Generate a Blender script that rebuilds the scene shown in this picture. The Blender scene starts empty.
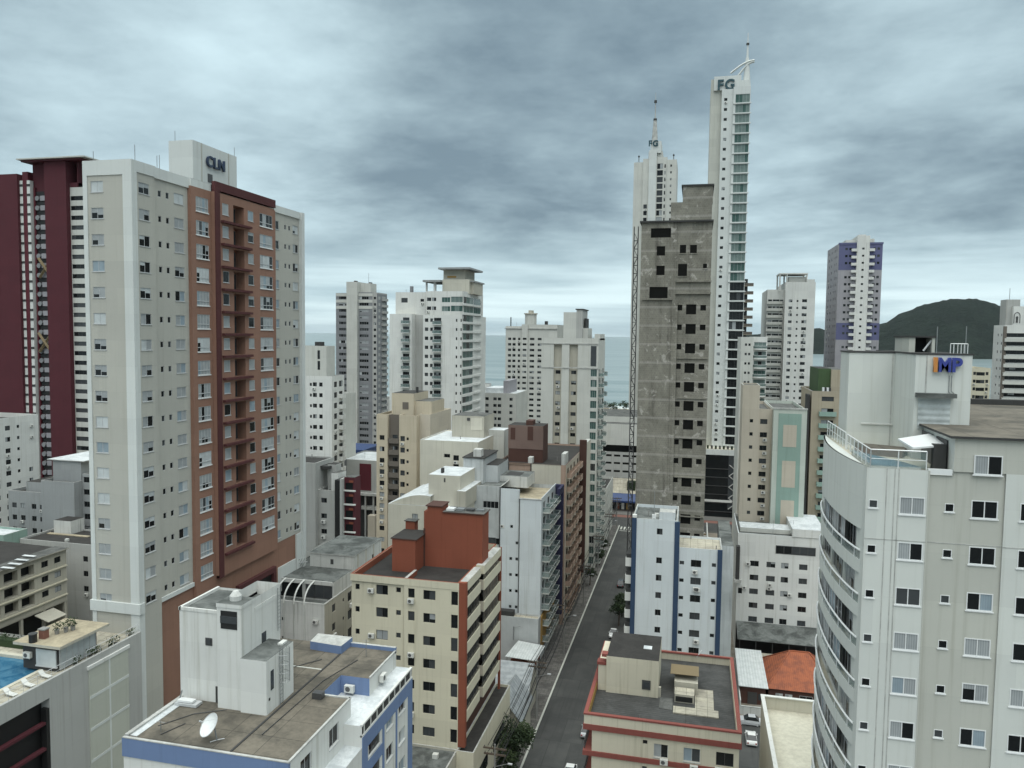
import bpy, math, random
from mathutils import Vector, Matrix
R = math.radians
rng = random.Random(7)
S = bpy.context.scene
COL = S.collection

# ---------------------------------------------------------------- camera
EYE = 65.0                                   # metres above the street
FPX, PITCH, ROLL, YAW = 769.0, R(3.7), R(0.7), R(13.4)
fwd = Vector((-math.sin(YAW)*math.cos(PITCH), math.cos(YAW)*math.cos(PITCH), -math.sin(PITCH)))
r0 = Vector((math.cos(YAW), math.sin(YAW), 0)); u0 = r0.cross(fwd)
c_right = r0*math.cos(ROLL) + u0*math.sin(ROLL)
c_up = u0*math.cos(ROLL) - r0*math.sin(ROLL)
cam = bpy.data.cameras.new('camera'); cam_o = bpy.data.objects.new('camera', cam); COL.objects.link(cam_o)
cam_o.matrix_world = Matrix(((c_right.x, c_up.x, -fwd.x, 0), (c_right.y, c_up.y, -fwd.y, 0),
                             (c_right.z, c_up.z, -fwd.z, EYE), (0, 0, 0, 1)))
cam.sensor_width = 36.0; cam.lens = 36.0*FPX/1024.0
cam.clip_start = 0.5; cam.clip_end = 90000
S.camera = cam_o

# ---------------------------------------------------------------- exposure, sky, sun
S.view_settings.view_transform = 'Standard'; S.view_settings.look = 'None'
S.view_settings.gamma = 1.0; S.view_settings.use_curve_mapping = False
S.view_settings.exposure = 0.55
SUN_EL, SUN_AZ = R(60), R(172)               # azimuth clockwise from +Y: high, behind the viewer
wd = bpy.data.worlds.new('World'); S.world = wd; wd.use_nodes = True
nt = wd.node_tree; nt.nodes.clear()
def N(t, kind, **kw):
    n = t.nodes.new(kind)
    for k, v in kw.items():
        if k.startswith('i_'):
            key = k[2:]
            n.inputs[int(key) if key.isdigit() else key.replace('_', ' ')].default_value = v
        else: setattr(n, k, v)
    return n
def math_n(t, op, a, b=None, clamp=False):
    n = t.nodes.new('ShaderNodeMath'); n.operation = op; n.use_clamp = clamp
    for i, x in enumerate((a, b)):
        if x is None: continue
        if isinstance(x, (int, float)): n.inputs[i].default_value = x
        else: t.links.new(x, n.inputs[i])
    return n.outputs[0]
def mixc(t, f, a, b, mode='MIX'):
    n = t.nodes.new('ShaderNodeMix'); n.data_type = 'RGBA'; n.blend_type = mode
    for s, x in ((n.inputs[0], f), (n.inputs[6], a), (n.inputs[7], b)):
        if isinstance(x, (int, float)): s.default_value = x
        elif isinstance(x, tuple): s.default_value = (*x[:3], 1)
        else: t.links.new(x, s)
    return n.outputs[2]
def ramp(t, f, lo, hi, a=0.0, b=1.0):
    n = t.nodes.new('ShaderNodeMapRange'); n.interpolation_type = 'SMOOTHSTEP'
    t.links.new(f, n.inputs[0])
    for i, x in zip((1, 2, 3, 4), (lo, hi, a, b)): n.inputs[i].default_value = x
    return n.outputs[0]
def build_sky():
    t = nt
    tc = N(t, 'ShaderNodeTexCoord'); d = tc.outputs['Generated']
    sx = N(t, 'ShaderNodeSeparateXYZ'); t.links.new(d, sx.inputs[0])
    x, y, z = sx.outputs
    zc = math_n(t, 'MAXIMUM', z, 0.0)
    den = math_n(t, 'ADD', zc, 0.16)
    px, py = math_n(t, 'DIVIDE', x, den), math_n(t, 'DIVIDE', y, den)
    cb = N(t, 'ShaderNodeCombineXYZ'); t.links.new(px, cb.inputs[0]); t.links.new(py, cb.inputs[1])
    def noise(scale, detail, rough, dist, off):
        m = N(t, 'ShaderNodeMapping'); m.inputs['Location'].default_value = off
        t.links.new(cb.outputs[0], m.inputs[0])
        n = N(t, 'ShaderNodeTexNoise', i_Scale=scale, i_Detail=detail, i_Roughness=rough, i_Distortion=dist)
        t.links.new(m.outputs[0], n.inputs[0]); return n.outputs[0]
    big = noise(0.4, 3.0, 0.5, 0.3, (3.1, 1.7, 0))
    mid = noise(1.0, 8.0, 0.57, 0.25, (0.4, 5.2, 0))
    fine = noise(3.3, 7.0, 0.6, 0.15, (8.0, 2.0, 0))
    v = math_n(t, 'ADD', math_n(t, 'MULTIPLY', big, 0.62), math_n(t, 'MULTIPLY', mid, 0.42))
    v = math_n(t, 'ADD', v, math_n(t, 'MULTIPLY', fine, 0.12))
    cloud_l = math_n(t, 'ADD', math_n(t, 'MULTIPLY', math_n(t, 'SUBTRACT', v, 0.585), 3.6), 0.5)   # 0 thick grey, 1 thin and bright
    def lobe(az, el, size, amount):                 # a thin or a thick place in the overcast
        a, e = R(az), R(el)
        v0 = Vector((math.sin(a)*math.cos(e), math.cos(a)*math.cos(e), math.sin(e)))
        dp = N(t, 'ShaderNodeVectorMath', operation='DOT_PRODUCT'); t.links.new(d, dp.inputs[0]); dp.inputs[1].default_value = v0
        return math_n(t, 'MULTIPLY', ramp(t, dp.outputs['Value'], math.cos(R(size)), 1.0), amount)
    for l in SKY_LOBES:
        cloud_l = math_n(t, 'ADD', cloud_l, lobe(*l))
    cloud_l = math_n(t, 'TANH', math_n(t, 'MULTIPLY', math_n(t, 'SUBTRACT', cloud_l, 0.5), 1.25))
    cloud_l = math_n(t, 'ADD', math_n(t, 'MULTIPLY', cloud_l, 0.72), math_n(t, 'MULTIPLY', math_n(t, 'SUBTRACT', fine, 0.5), 0.4))
    cloud_l = math_n(t, 'ADD', cloud_l, math_n(t, 'ADD', math_n(t, 'MULTIPLY', math_n(t, 'SUBTRACT', mid, 0.5), 0.45), 0.5))
    # flat stratus bands low over the sea
    mb = N(t, 'ShaderNodeMapping'); mb.inputs['Scale'].default_value = (2.2, 2.2, 34.0); t.links.new(d, mb.inputs[0])
    nb = N(t, 'ShaderNodeTexNoise', i_Scale=1.0, i_Detail=5.0, i_Roughness=0.5, i_Distortion=0.3); t.links.new(mb.outputs[0], nb.inputs[0])
    band = ramp(t, nb.outputs[0], 0.36, 0.64, 0.1, 0.95)
    low = ramp(t, zc, 0.03, 0.15, 1.0, 0.0)
    f = N(t, 'ShaderNodeMix'); f.data_type = 'FLOAT'
    t.links.new(low, f.inputs[0]); t.links.new(cloud_l, f.inputs[2]); t.links.new(band, f.inputs[3])
    lum = f.outputs[0]
    col = mixc(t, lum, (0.15, 0.212, 0.252), (0.50, 0.64, 0.685))
    col_low = mixc(t, lum, (0.30, 0.42, 0.475), (0.63, 0.77, 0.80))
    col = mixc(t, low, col, col_low)
    # overcast: about three times brighter overhead than at the horizon, out of the frame
    col = mixc(t, ramp(t, zc, 0.45, 0.8), col, (0.405, 0.44, 0.43))
    up = ramp(t, zc, 0.5, 1.0, 1.0, SKY_ZENITH)
    cm = N(t, 'ShaderNodeVectorMath', operation='SCALE'); t.links.new(col, cm.inputs[0]); t.links.new(up, cm.inputs[3])
    bg = N(t, 'ShaderNodeBackground', i_Strength=1.0); t.links.new(cm.outputs[0], bg.inputs[0])
    sky = N(t, 'ShaderNodeTexSky', sky_type='NISHITA', sun_disc=False, sun_elevation=SUN_EL, sun_rotation=SUN_AZ)
    bg2 = N(t, 'ShaderNodeBackground', i_Strength=0.05); t.links.new(sky.outputs[0], bg2.inputs[0])
    ms = N(t, 'ShaderNodeMixShader'); ms.inputs[0].default_value = 0.9
    t.links.new(bg2.outputs[0], ms.inputs[1]); t.links.new(bg.outputs[0], ms.inputs[2])
    out = N(t, 'ShaderNodeOutputWorld'); t.links.new(ms.outputs[0], out.inputs[0])
SKY_ZENITH = 4.0
#  azimuth (from +Y, clockwise), elevation, half size, amount
SKY_LOBES = [(-38, 14, 16, 0.5), (-10, 17, 14, -0.16), (14, 8.5, 7.5, -0.38), (22, 8.5, 5.5, -0.25), (-44, 28, 13, -0.45), (-24, 24.5, 7, 0.1), (12, 17, 9, 0.22)]
build_sky()
sd = bpy.data.lights.new('sun', 'SUN'); sd.energy = 1.15; sd.angle = R(70); sd.color = (1.0, 0.995, 0.975)
so = bpy.data.objects.new('sun', sd); COL.objects.link(so)
sdir = Vector((math.sin(SUN_AZ)*math.cos(SUN_EL), math.cos(SUN_AZ)*math.cos(SUN_EL), math.sin(SUN_EL)))
so.rotation_euler = sdir.to_track_quat('Z', 'Y').to_euler(); so.location = sdir*300

# ---------------------------------------------------------------- surveying: sight lines to metres
def sight(px, py):
    return c_right*((px-512)/FPX) - c_up*((py-384)/FPX) + fwd
def XZ(px, py, Y):                 # a point on the street-parallel front plane Y
    d = sight(px, py); k = Y/d.y; return d.x*k, EYE + d.z*k
def SX(px, py, Y): return XZ(px, py, Y)[0]
def SZ(px, py, Y): return XZ(px, py, Y)[1]
def YZ(px, py, X):
    d = sight(px, py); k = X/d.x; return d.y*k, EYE + d.z*k
def XY(px, py, Z):
    d = sight(px, py); k = (Z-EYE)/d.z; return d.x*k, d.y*k

# ---------------------------------------------------------------- materials
MATS = {}
def new_mat(name):
    m = bpy.data.materials.new(name); m.use_nodes = True
    t = m.node_tree; b = t.nodes['Principled BSDF']; MATS[name] = m
    return m, t, b
def coords(t, scale=(1, 1, 1), kind='pos', off=(0, 0, 0)):
    g = t.nodes.new('ShaderNodeNewGeometry').outputs['Position'] if kind == 'pos' else t.nodes.new('ShaderNodeTexCoord').outputs['Object']
    m = t.nodes.new('ShaderNodeMapping'); m.inputs['Scale'].default_value = scale; m.inputs['Location'].default_value = off
    t.links.new(g, m.inputs[0]); return m.outputs[0]
def noise_n(t, vec, scale, detail=4, rough=.55, dist=0):
    n = t.nodes.new('ShaderNodeTexNoise'); t.links.new(vec, n.inputs['Vector'])
    n.inputs['Scale'].default_value = scale; n.inputs['Detail'].default_value = detail
    n.inputs['Roughness'].default_value = rough; n.inputs['Distortion'].default_value = dist
    return n.outputs[0]
def bump(t, b, h, strength, dist=0.02):
    n = t.nodes.new('ShaderNodeBump'); n.inputs['Strength'].default_value = strength; n.inputs['Distance'].default_value = dist
    t.links.new(h, n.inputs['Height']); t.links.new(n.outputs[0], b.inputs['Normal'])
def paint(name, col, dirt=.3, streak=.35, rough=.8, stain=(.26, .25, .21), fine=.1):
    """painted render: soft blotches, rain streaks that run down the wall, a fine grain"""
    m, t, b = new_mat(name)
    p = coords(t)
    a = ramp(t, noise_n(t, p, .16, 5, .6, .4), .35, .7)
    s = ramp(t, noise_n(t, coords(t, (2.1, 2.1, .06)), 1.0, 6, .68), .5, .78)
    g = noise_n(t, p, 3.2, 3, .6)
    q = N(t, 'ShaderNodeSeparateXYZ'); t.links.new(p, q.inputs[0]); qc = N(t, 'ShaderNodeCombineXYZ'); t.links.new(math_n(t, 'ADD', q.outputs[0], q.outputs[1]), qc.inputs[0]); t.links.new(q.outputs[2], qc.inputs[1])
    br = N(t, 'ShaderNodeTexBrick', i_Scale=1.0, i_Brick_Width=5.3, i_Row_Height=2.9, i_Mortar_Size=.012); br.inputs['Color1'].default_value = (.93, .93, .93, 1); br.inputs['Color2'].default_value = (1.04, 1.04, 1.03, 1); br.inputs['Mortar'].default_value = (.88, .88, .88, 1); t.links.new(qc.outputs[0], br.inputs[0])
    c = mixc(t, math_n(t, 'MULTIPLY', a, min(1, dirt*.9)), col, tuple(x*.72 for x in col))
    c = mixc(t, math_n(t, 'MULTIPLY', s, min(1, streak*1.5)), c, tuple(x*y*1.9 for x, y in zip(col, stain)))
    c = mixc(t, math_n(t, 'MULTIPLY', g, fine*2), c, tuple(x*.86 for x in col))
    c = mixc(t, .75, c, br.outputs[0], 'MULTIPLY')
    t.links.new(c, b.inputs['Base Color']); b.inputs['Roughness'].default_value = rough
    b.inputs['Specular IOR Level'].default_value = .3
    bump(t, b, noise_n(t, p, 9, 3), .12, .02)
    return m
def roofing(name, col, col2, scale=.35, slab=None, contrast=1.0, rough=.9):
    """weathered flat roof: damp blotches, moss, and slab or sheet joints"""
    m, t, b = new_mat(name)
    p = coords(t)
    a = ramp(t, noise_n(t, p, scale, 6, .65, .6), .38, .66)
    f = ramp(t, noise_n(t, p, scale*6, 5, .7), .35, .7)
    c = mixc(t, math_n(t, 'MULTIPLY', a, contrast), col, col2)
    c = mixc(t, math_n(t, 'MULTIPLY', f, .35), c, tuple(x*.6 for x in col2))
    if slab:
        br = t.nodes.new('ShaderNodeTexBrick'); t.links.new(coords(t), br.inputs['Vector'])
        br.inputs['Color1'].default_value = (1, 1, 1, 1); br.inputs['Color2'].default_value = (.84, .84, .84, 1); br.inputs['Mortar'].default_value = (.45, .45, .45, 1)
        br.inputs['Scale'].default_value = 1; br.inputs['Brick Width'].default_value = slab[0]; br.inputs['Row Height'].default_value = slab[1]
        br.inputs['Mortar Size'].default_value = .03; br.offset = 0.0
        c = mixc(t, 1.0, c, br.outputs[0], 'MULTIPLY')
    t.links.new(c, b.inputs['Base Color']); b.inputs['Roughness'].default_value = rough
    bump(t, b, noise_n(t, p, 5, 4), .25, .03)
    return m
def sheet(name, col, axis='X', pitch=.25, col2=None, rough=.5):
    """corrugated sheet or roof tile: ribs along one axis"""
    m, t, b = new_mat(name)
    sc = 1.0/pitch*.5
    w = t.nodes.new('ShaderNodeTexWave'); w.wave_type = 'BANDS'; w.bands_direction = axis; w.inputs['Scale'].default_value = sc*.63
    t.links.new(coords(t), w.inputs['Vector'])
    n = ramp(t, noise_n(t, coords(t), .8, 5, .6), .35, .7)
    c = mixc(t, n, col, col2 or tuple(x*.65 for x in col))
    c = mixc(t, math_n(t, 'MULTIPLY', w.outputs['Fac'], .25), c, tuple(x*.5 for x in col))
    t.links.new(c, b.inputs['Base Color']); b.inputs['Roughness'].default_value = rough
    bump(t, b, w.outputs['Fac'], .6, .05)
    return m
def plain(name, col, rough=.5, metal=0.0, spec=.5, vary=.15, scale=1.5):
    m, t, b = new_mat(name)
    n = noise_n(t, coords(t), scale, 4, .6)
    t.links.new(mixc(t, math_n(t, 'MULTIPLY', n, vary*2), col, tuple(x*.6 for x in col)), b.inputs['Base Color'])
    b.inputs['Roughness'].default_value = rough; b.inputs['Metallic'].default_value = metal; b.inputs['Specular IOR Level'].default_value = spec
    return m
def pane(name, col, folds=0.0, rough=.08):
    """glazing with what hangs behind it: dark room, curtain or blind"""
    m, t, b = new_mat(name)
    c = coords(t, kind='obj')
    base = mixc(t, noise_n(t, coords(t, (.7, .7, .7)), 1.1, 2), tuple(x*.7 for x in col), tuple(x*1.25 for x in col))
    if folds:
        w = t.nodes.new('ShaderNodeTexWave'); w.bands_direction = 'X'; w.inputs['Scale'].default_value = 2.4; w.inputs['Distortion'].default_value = 1.2
        t.links.new(c, w.inputs['Vector'])
        base = mixc(t, math_n(t, 'MULTIPLY', w.outputs['Fac'], folds), base, tuple(x*.45 for x in col))
    t.links.new(base, b.inputs['Base Color']); b.inputs['Roughness'].default_value = rough; b.inputs['Specular IOR Level'].default_value = .22
    return m

WHITE, LIGHT = (.66, .66, .63), (.54, .54, .50)
paint('white_wall', WHITE, .3, .4); paint('white_aged', (.60, .60, .57), .8, .75, stain=(.22, .22, .2))
paint('pale_wall', (.55, .55, .51), .3, .35); paint('grey_beige', (.44, .43, .375), .3, .3)
paint('imp_pale', (.61, .625, .59), .22, .25); paint('imp_beige', (.485, .485, .435), .22, .25)
paint('cln_beige', (.44, .43, .385), .2, .15); paint('cln_trim', (.60, .62, .60), .2, .25)
paint('brick_paint', (.27, .15, .108), .35, .2); paint('maroon', (.085, .02, .027), .3, .15)
paint('maroon_dark', (.10, .018, .026), .35, .15, rough=.5); paint('maroon_frame', (.085, .028, .028), .3, .2)
paint('cream', (.60, .56, .435), .2, .3); paint('cream_dull', (.46, .435, .365), .35, .45)
paint('terracotta_paint', (.235, .072, .042), .35, .25); paint('red_trim', (.235, .072, .058), .45, .25); paint('lane_red', (.20, .10, .08), .4, .1)
paint('red_cream', (.60, .555, .44), .35, .5); paint('ivory', (.58, .55, .465), .3, .3)
paint('sand', (.53, .46, .35), .25, .35); paint('sand_pink', (.53, .475, .39), .25, .3)
paint('teal_panel', (.27, .38, .33), .25, .3); paint('pale_green', (.52, .56, .50), .3, .3)
paint('blue_paint', (.155, .22, .37), .4, .25); paint('navy_paint', (.035, .062, .115), .3, .2); paint('indigo', (.03, .03, .07), .3, .2)
paint('ice_wall', (.61, .65, .665), .25, .35); paint('grey_wall', (.30, .31, .31), .35, .4)
paint('mid_grey', (.41, .41, .39), .3, .4); paint('slate', (.235, .24, .25), .3, .3); paint('lilac', (.115, .12, .22), .3, .25)
paint('lilac_grey', (.32, .31, .33), .3, .3); paint('tan', (.38, .33, .25), .3, .4); paint('salmon', (.42, .30, .235), .35, .4)
paint('brown_wall', (.085, .042, .033), .5, .3); paint('brown_pale', (.19, .13, .11), .5, .4); paint('ochre', (.38, .23, .07), .4, .3)
paint('kerb_paint', (.55, .55, .50), .6, .2); paint('pavement', (.15, .145, .135), .9, .1); paint('mesh_panel', (.46, .47, .41), .2, .25)
paint('green_wall', (.06, .10, .045), .4, .3); paint('dark_wall', (.05, .05, .049), .4, .3); paint('weathered', (.50, .52, .52), 1.0, .8, stain=(.2, .2, .19))
roofing('roof_brown', (.175, .152, .118), (.085, .076, .06), .35, (3.2, 2.4), 1.0)
roofing('roof_dark', (.034, .031, .028), (.02, .018, .016), .5); roofing('roof_grey', (.125, .125, .117), (.05, .052, .048), .45)
roofing('roof_white', (.66, .68, .68), (.42, .45, .46), .5, None, .8, .6); roofing('roof_sand', (.42, .36, .25), (.28, .24, .17), .4)
roofing('roof_mold', (.165, .175, .165), (.055, .06, .056), .35, None, 1.0); roofing('roof_deck', (.075, .075, .072), (.038, .038, .036), .4, (60, .45), .8)
roofing('roof_beige', (.50, .46, .36), (.36, .33, .27), .5, (1.2, 1.2)); roofing('dirt', (.20, .165, .125), (.30, .27, .23), .3)
roofing('terrace_tile', (.57, .54, .44), (.47, .44, .355), .3, None, .7); roofing('coping', (.50, .50, .47), (.34, .34, .32), .6)
sheet('zinc', (.34, .36, .37), 'Y', .8, (.22, .24, .25)); sheet('white_sheet', (.62, .64, .63), 'X', .5, (.5, .53, .52))
sheet('roof_tile', (.34, .10, .042), 'X', .35, (.20, .062, .034), .8); sheet('brown_sheet', (.085, .06, .05), 'X', .3)
sheet('louvre', (.12, .13, .12), 'Z', .3); sheet('shutter', (.56, .60, .59), 'Z', .4)
plain('alum', (.50, .51, .51), .4); plain('dark_frame', (.06, .06, .06), .4); plain('steel', (.30, .31, .31), .45, .6); plain('dark_steel', (.07, .07, .07), .5, .3)
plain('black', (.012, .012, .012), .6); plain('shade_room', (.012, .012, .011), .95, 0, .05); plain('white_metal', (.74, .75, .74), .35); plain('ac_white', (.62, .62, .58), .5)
plain('ac_fan', (.09, .09, .09), .6); plain('sign_navy', (.02, .035, .075), .4); plain('sign_blue', (.035, .05, .26), .35); plain('sign_orange', (.55, .22, .05), .4); plain('sign_teal', (.01, .055, .07), .4)
plain('balcony_brown', (.14, .12, .10), .8); plain('rubber', (.015, .015, .015), .8); plain('concrete_post', (.25, .245, .23), .9); plain('wood_post', (.10, .075, .055), .9)
plain('pot', (.06, .055, .05), .7); plain('pot_brick', (.20, .085, .06), .8); plain('blue_sheet', (.022, .05, .15), .5); plain('bark', (.09, .07, .055), .95)
plain('rust_brown', (.20, .15, .08), .8)
for nm, c in (('leaf_dark', (.020, .034, .014)), ('leaf_mid', (.034, .055, .022)), ('leaf_light', (.058, .082, .034)), ('leaf_dry', (.10, .09, .04))):
    plain(nm, c, .7, 0, .25, .3, 4)
pane('pane_dark', (.012, .014, .015)); pane('pane_grey', (.055, .06, .063)); pane('pane_curtain', (.36, .38, .385), .45, .2)
pane('pane_blind', (.50, .53, .53), .1, .3); pane('pane_blue', (.27, .33, .37), .2, .15); pane('pane_green', (.055, .105, .092), 0, .06)
pane('pane_green_light', (.15, .20, .185), 0, .1)
def tinted(name, col, rough):
    m, t, b = new_mat(name); b.inputs['Base Color'].default_value = (*col, 1); b.inputs['Roughness'].default_value = rough
    b.inputs['Transmission Weight'].default_value = .0; b.inputs['Alpha'].default_value = .45; return m
tinted('rail_glass', (.20, .27, .26), .08)
def concrete_tower():
    """bare concrete frame with unplastered block infill, cement smears and floor bands"""
    m, t, b = new_mat('bare_block')
    p = coords(t)
    n1 = ramp(t, noise_n(t, p, .25, 6, .7, .5), .3, .72); n2 = noise_n(t, coords(t, (1, 1, .35)), 1.3, 5, .7)
    st = ramp(t, noise_n(t, coords(t, (.9, .9, .06)), 1.0, 5, .65), .5, .8); n3 = ramp(t, noise_n(t, coords(t, (.5, .5, .5), off=(7, 3, 1)), 1.0, 5, .7, .6), .56, .66)
    c = mixc(t, n1, (.235, .225, .19), (.115, .11, .092)); c = mixc(t, math_n(t, 'MULTIPLY', n2, .55), c, (.27, .255, .21))
    c = mixc(t, math_n(t, 'MULTIPLY', st, .9), c, (.075, .068, .058)); c = mixc(t, math_n(t, 'MULTIPLY', n3, .8), c, (.42, .40, .36))
    z = N(t, 'ShaderNodeSeparateXYZ'); t.links.new(coords(t), z.inputs[0])
    fr = math_n(t, 'FRACT', math_n(t, 'DIVIDE', math_n(t, 'ADD', z.outputs[2], .9), 3.4))
    c = mixc(t, math_n(t, 'MULTIPLY', ramp(t, fr, .86, .9), .45), c, (.36, .34, .31))
    br = t.nodes.new('ShaderNodeTexBrick'); br.inputs['Scale'].default_value = 1; br.inputs['Brick Width'].default_value = .45; br.inputs['Row Height'].default_value = .4; br.inputs['Mortar Size'].default_value = .03
    br.inputs['Color1'].default_value = (1, 1, 1, 1); br.inputs['Color2'].default_value = (.8, .8, .8, 1); br.inputs['Mortar'].default_value = (1.15, 1.12, 1.08, 1)
    cb = N(t, 'ShaderNodeCombineXYZ'); t.links.new(math_n(t, 'ADD', z.outputs[0], z.outputs[1]), cb.inputs[0]); t.links.new(z.outputs[2], cb.inputs[1]); t.links.new(cb.outputs[0], br.inputs['Vector'])
    c = mixc(t, .8, c, br.outputs[0], 'MULTIPLY')
    t.links.new(c, b.inputs['Base Color']); b.inputs['Roughness'].default_value = .95
    bump(t, b, noise_n(t, p, 4, 5, .7), .5, .05)
concrete_tower()
def ground_mats():
    m, t, b = new_mat('asphalt'); p = coords(t)
    c = mixc(t, ramp(t, noise_n(t, p, .25, 6, .65, .5), .35, .7), (.036, .037, .036), (.058, .058, .055))
    c = mixc(t, math_n(t, 'MULTIPLY', ramp(t, noise_n(t, coords(t, (1.6, .05, 1)), 1, 3), .5, .75), .5), c, (.024, .024, .024))
    c = mixc(t, math_n(t, 'MULTIPLY', noise_n(t, p, 6, 4, .7), .4), c, (.075, .075, .072))
    pb = N(t, 'ShaderNodeTexBrick', i_Scale=1.0, i_Brick_Width=3.4, i_Row_Height=7.5, i_Mortar_Size=.05); pb.inputs['Color1'].default_value = (.8, .8, .8, 1); pb.inputs['Color2'].default_value = (1.15, 1.15, 1.13, 1); pb.inputs['Mortar'].default_value = (.62, .62, .62, 1); t.links.new(coords(t, (1, 1, 1), off=(.7, 2.1, 0)), pb.inputs[0])
    c = mixc(t, .8, c, pb.outputs[0], 'MULTIPLY')
    t.links.new(c, b.inputs['Base Color']); b.inputs['Roughness'].default_value = .85; bump(t, b, noise_n(t, p, 12, 3), .3, .02)
    m, t, b = new_mat('town_ground'); p = coords(t)
    c = mixc(t, ramp(t, noise_n(t, p, .04, 6, .6), .4, .62), (.06, .06, .055), (.11, .10, .085)); c = mixc(t, ramp(t, noise_n(t, p, .6, 5, .7), .5, .75), c, (.06, .07, .045))
    t.links.new(c, b.inputs['Base Color']); b.inputs['Roughness'].default_value = .95
    m, t, b = new_mat('sea'); p = coords(t, (1, 1, 1))
    c = mixc(t, ramp(t, noise_n(t, coords(t, (.0022, .016, 1)), 1, 6, .65, .4), .35, .65), (.13, .18, .183), (.235, .28, .278))
    t.links.new(c, b.inputs['Base Color']); b.inputs['Roughness'].default_value = .28; b.inputs['IOR'].default_value = 1.33
    h = math_n(t, 'ADD', noise_n(t, coords(t, (.05, .16, 1)), 1, 5, .6), math_n(t, 'MULTIPLY', noise_n(t, coords(t, (.004, .02, 1)), 1, 3), 3.0))
    bump(t, b, h, .5, 1.2)
    m, t, b = new_mat('surf'); f = ramp(t, noise_n(t, coords(t, (.02, .12, 1)), 1, 5, .65, .6), .46, .6)
    t.links.new(mixc(t, f, (.12, .18, .175), (.72, .74, .73)), b.inputs['Base Color']); b.inputs['Roughness'].default_value = .6
    m, t, b = new_mat('beach_sand'); t.links.new(mixc(t, noise_n(t, coords(t), .05, 5), (.40, .34, .24), (.30, .26, .19)), b.inputs['Base Color'])
    m, t, b = new_mat('forest'); p = coords(t)
    c = mixc(t, ramp(t, noise_n(t, p, .012, 6, .7, .3), .35, .68), (.008, .014, .011), (.017, .027, .020)); c = mixc(t, ramp(t, noise_n(t, p, .07, 4, .7), .5, .7), c, (.006, .010, .008))
    t.links.new(c, b.inputs['Base Color']); b.inputs['Roughness'].default_value = .95; b.inputs['Specular IOR Level'].default_value = .1
    bump(t, b, noise_n(t, p, .05, 5, .7), 1.0, 18)
    m, t, b = new_mat('pool_water'); p = coords(t)
    c = mixc(t, ramp(t, noise_n(t, p, .8, 4, .6, .8), .35, .7), (.02, .105, .19), (.07, .19, .28))
    t.links.new(c, b.inputs['Base Color']); b.inputs['Roughness'].default_value = .08; b.inputs['IOR'].default_value = 1.33; bump(t, b, noise_n(t, p, 2.5, 3), .2, .05)
ground_mats()
def carpaint(name, col):
    m, t, b = new_mat(name); b.inputs['Base Color'].default_value = (*col, 1); b.inputs['Roughness'].default_value = .25; b.inputs['Coat Weight'].default_value = .6
def pavers():
    m, t, b = new_mat('paved_walk'); p = coords(t)
    br = N(t, 'ShaderNodeTexBrick', i_Scale=1.0, i_Brick_Width=1.2, i_Row_Height=.8, i_Mortar_Size=.03); t.links.new(p, br.inputs[0])
    br.inputs['Color1'].default_value = (.175, .165, .15, 1); br.inputs['Color2'].default_value = (.10, .095, .09, 1); br.inputs['Mortar'].default_value = (.05, .05, .045, 1)
    c = mixc(t, ramp(t, noise_n(t, p, .5, 5, .7), .4, .65, 0, .75), br.outputs[0], (.065, .06, .055))
    t.links.new(c, b.inputs['Base Color']); b.inputs['Roughness'].default_value = .9
pavers()
carpaint('car_white', (.72, .72, .70)); carpaint('car_silver', (.48, .49, .50)); carpaint('car_black', (.012, .013, .015)); carpaint('car_grey', (.16, .165, .17)); carpaint('car_red', (.25, .02, .02))
plain('car_glass', (.015, .018, .02), .08); plain('lamp_lens', (.6, .6, .58), .2); plain('tail_red', (.30, .01, .01), .3)

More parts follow.
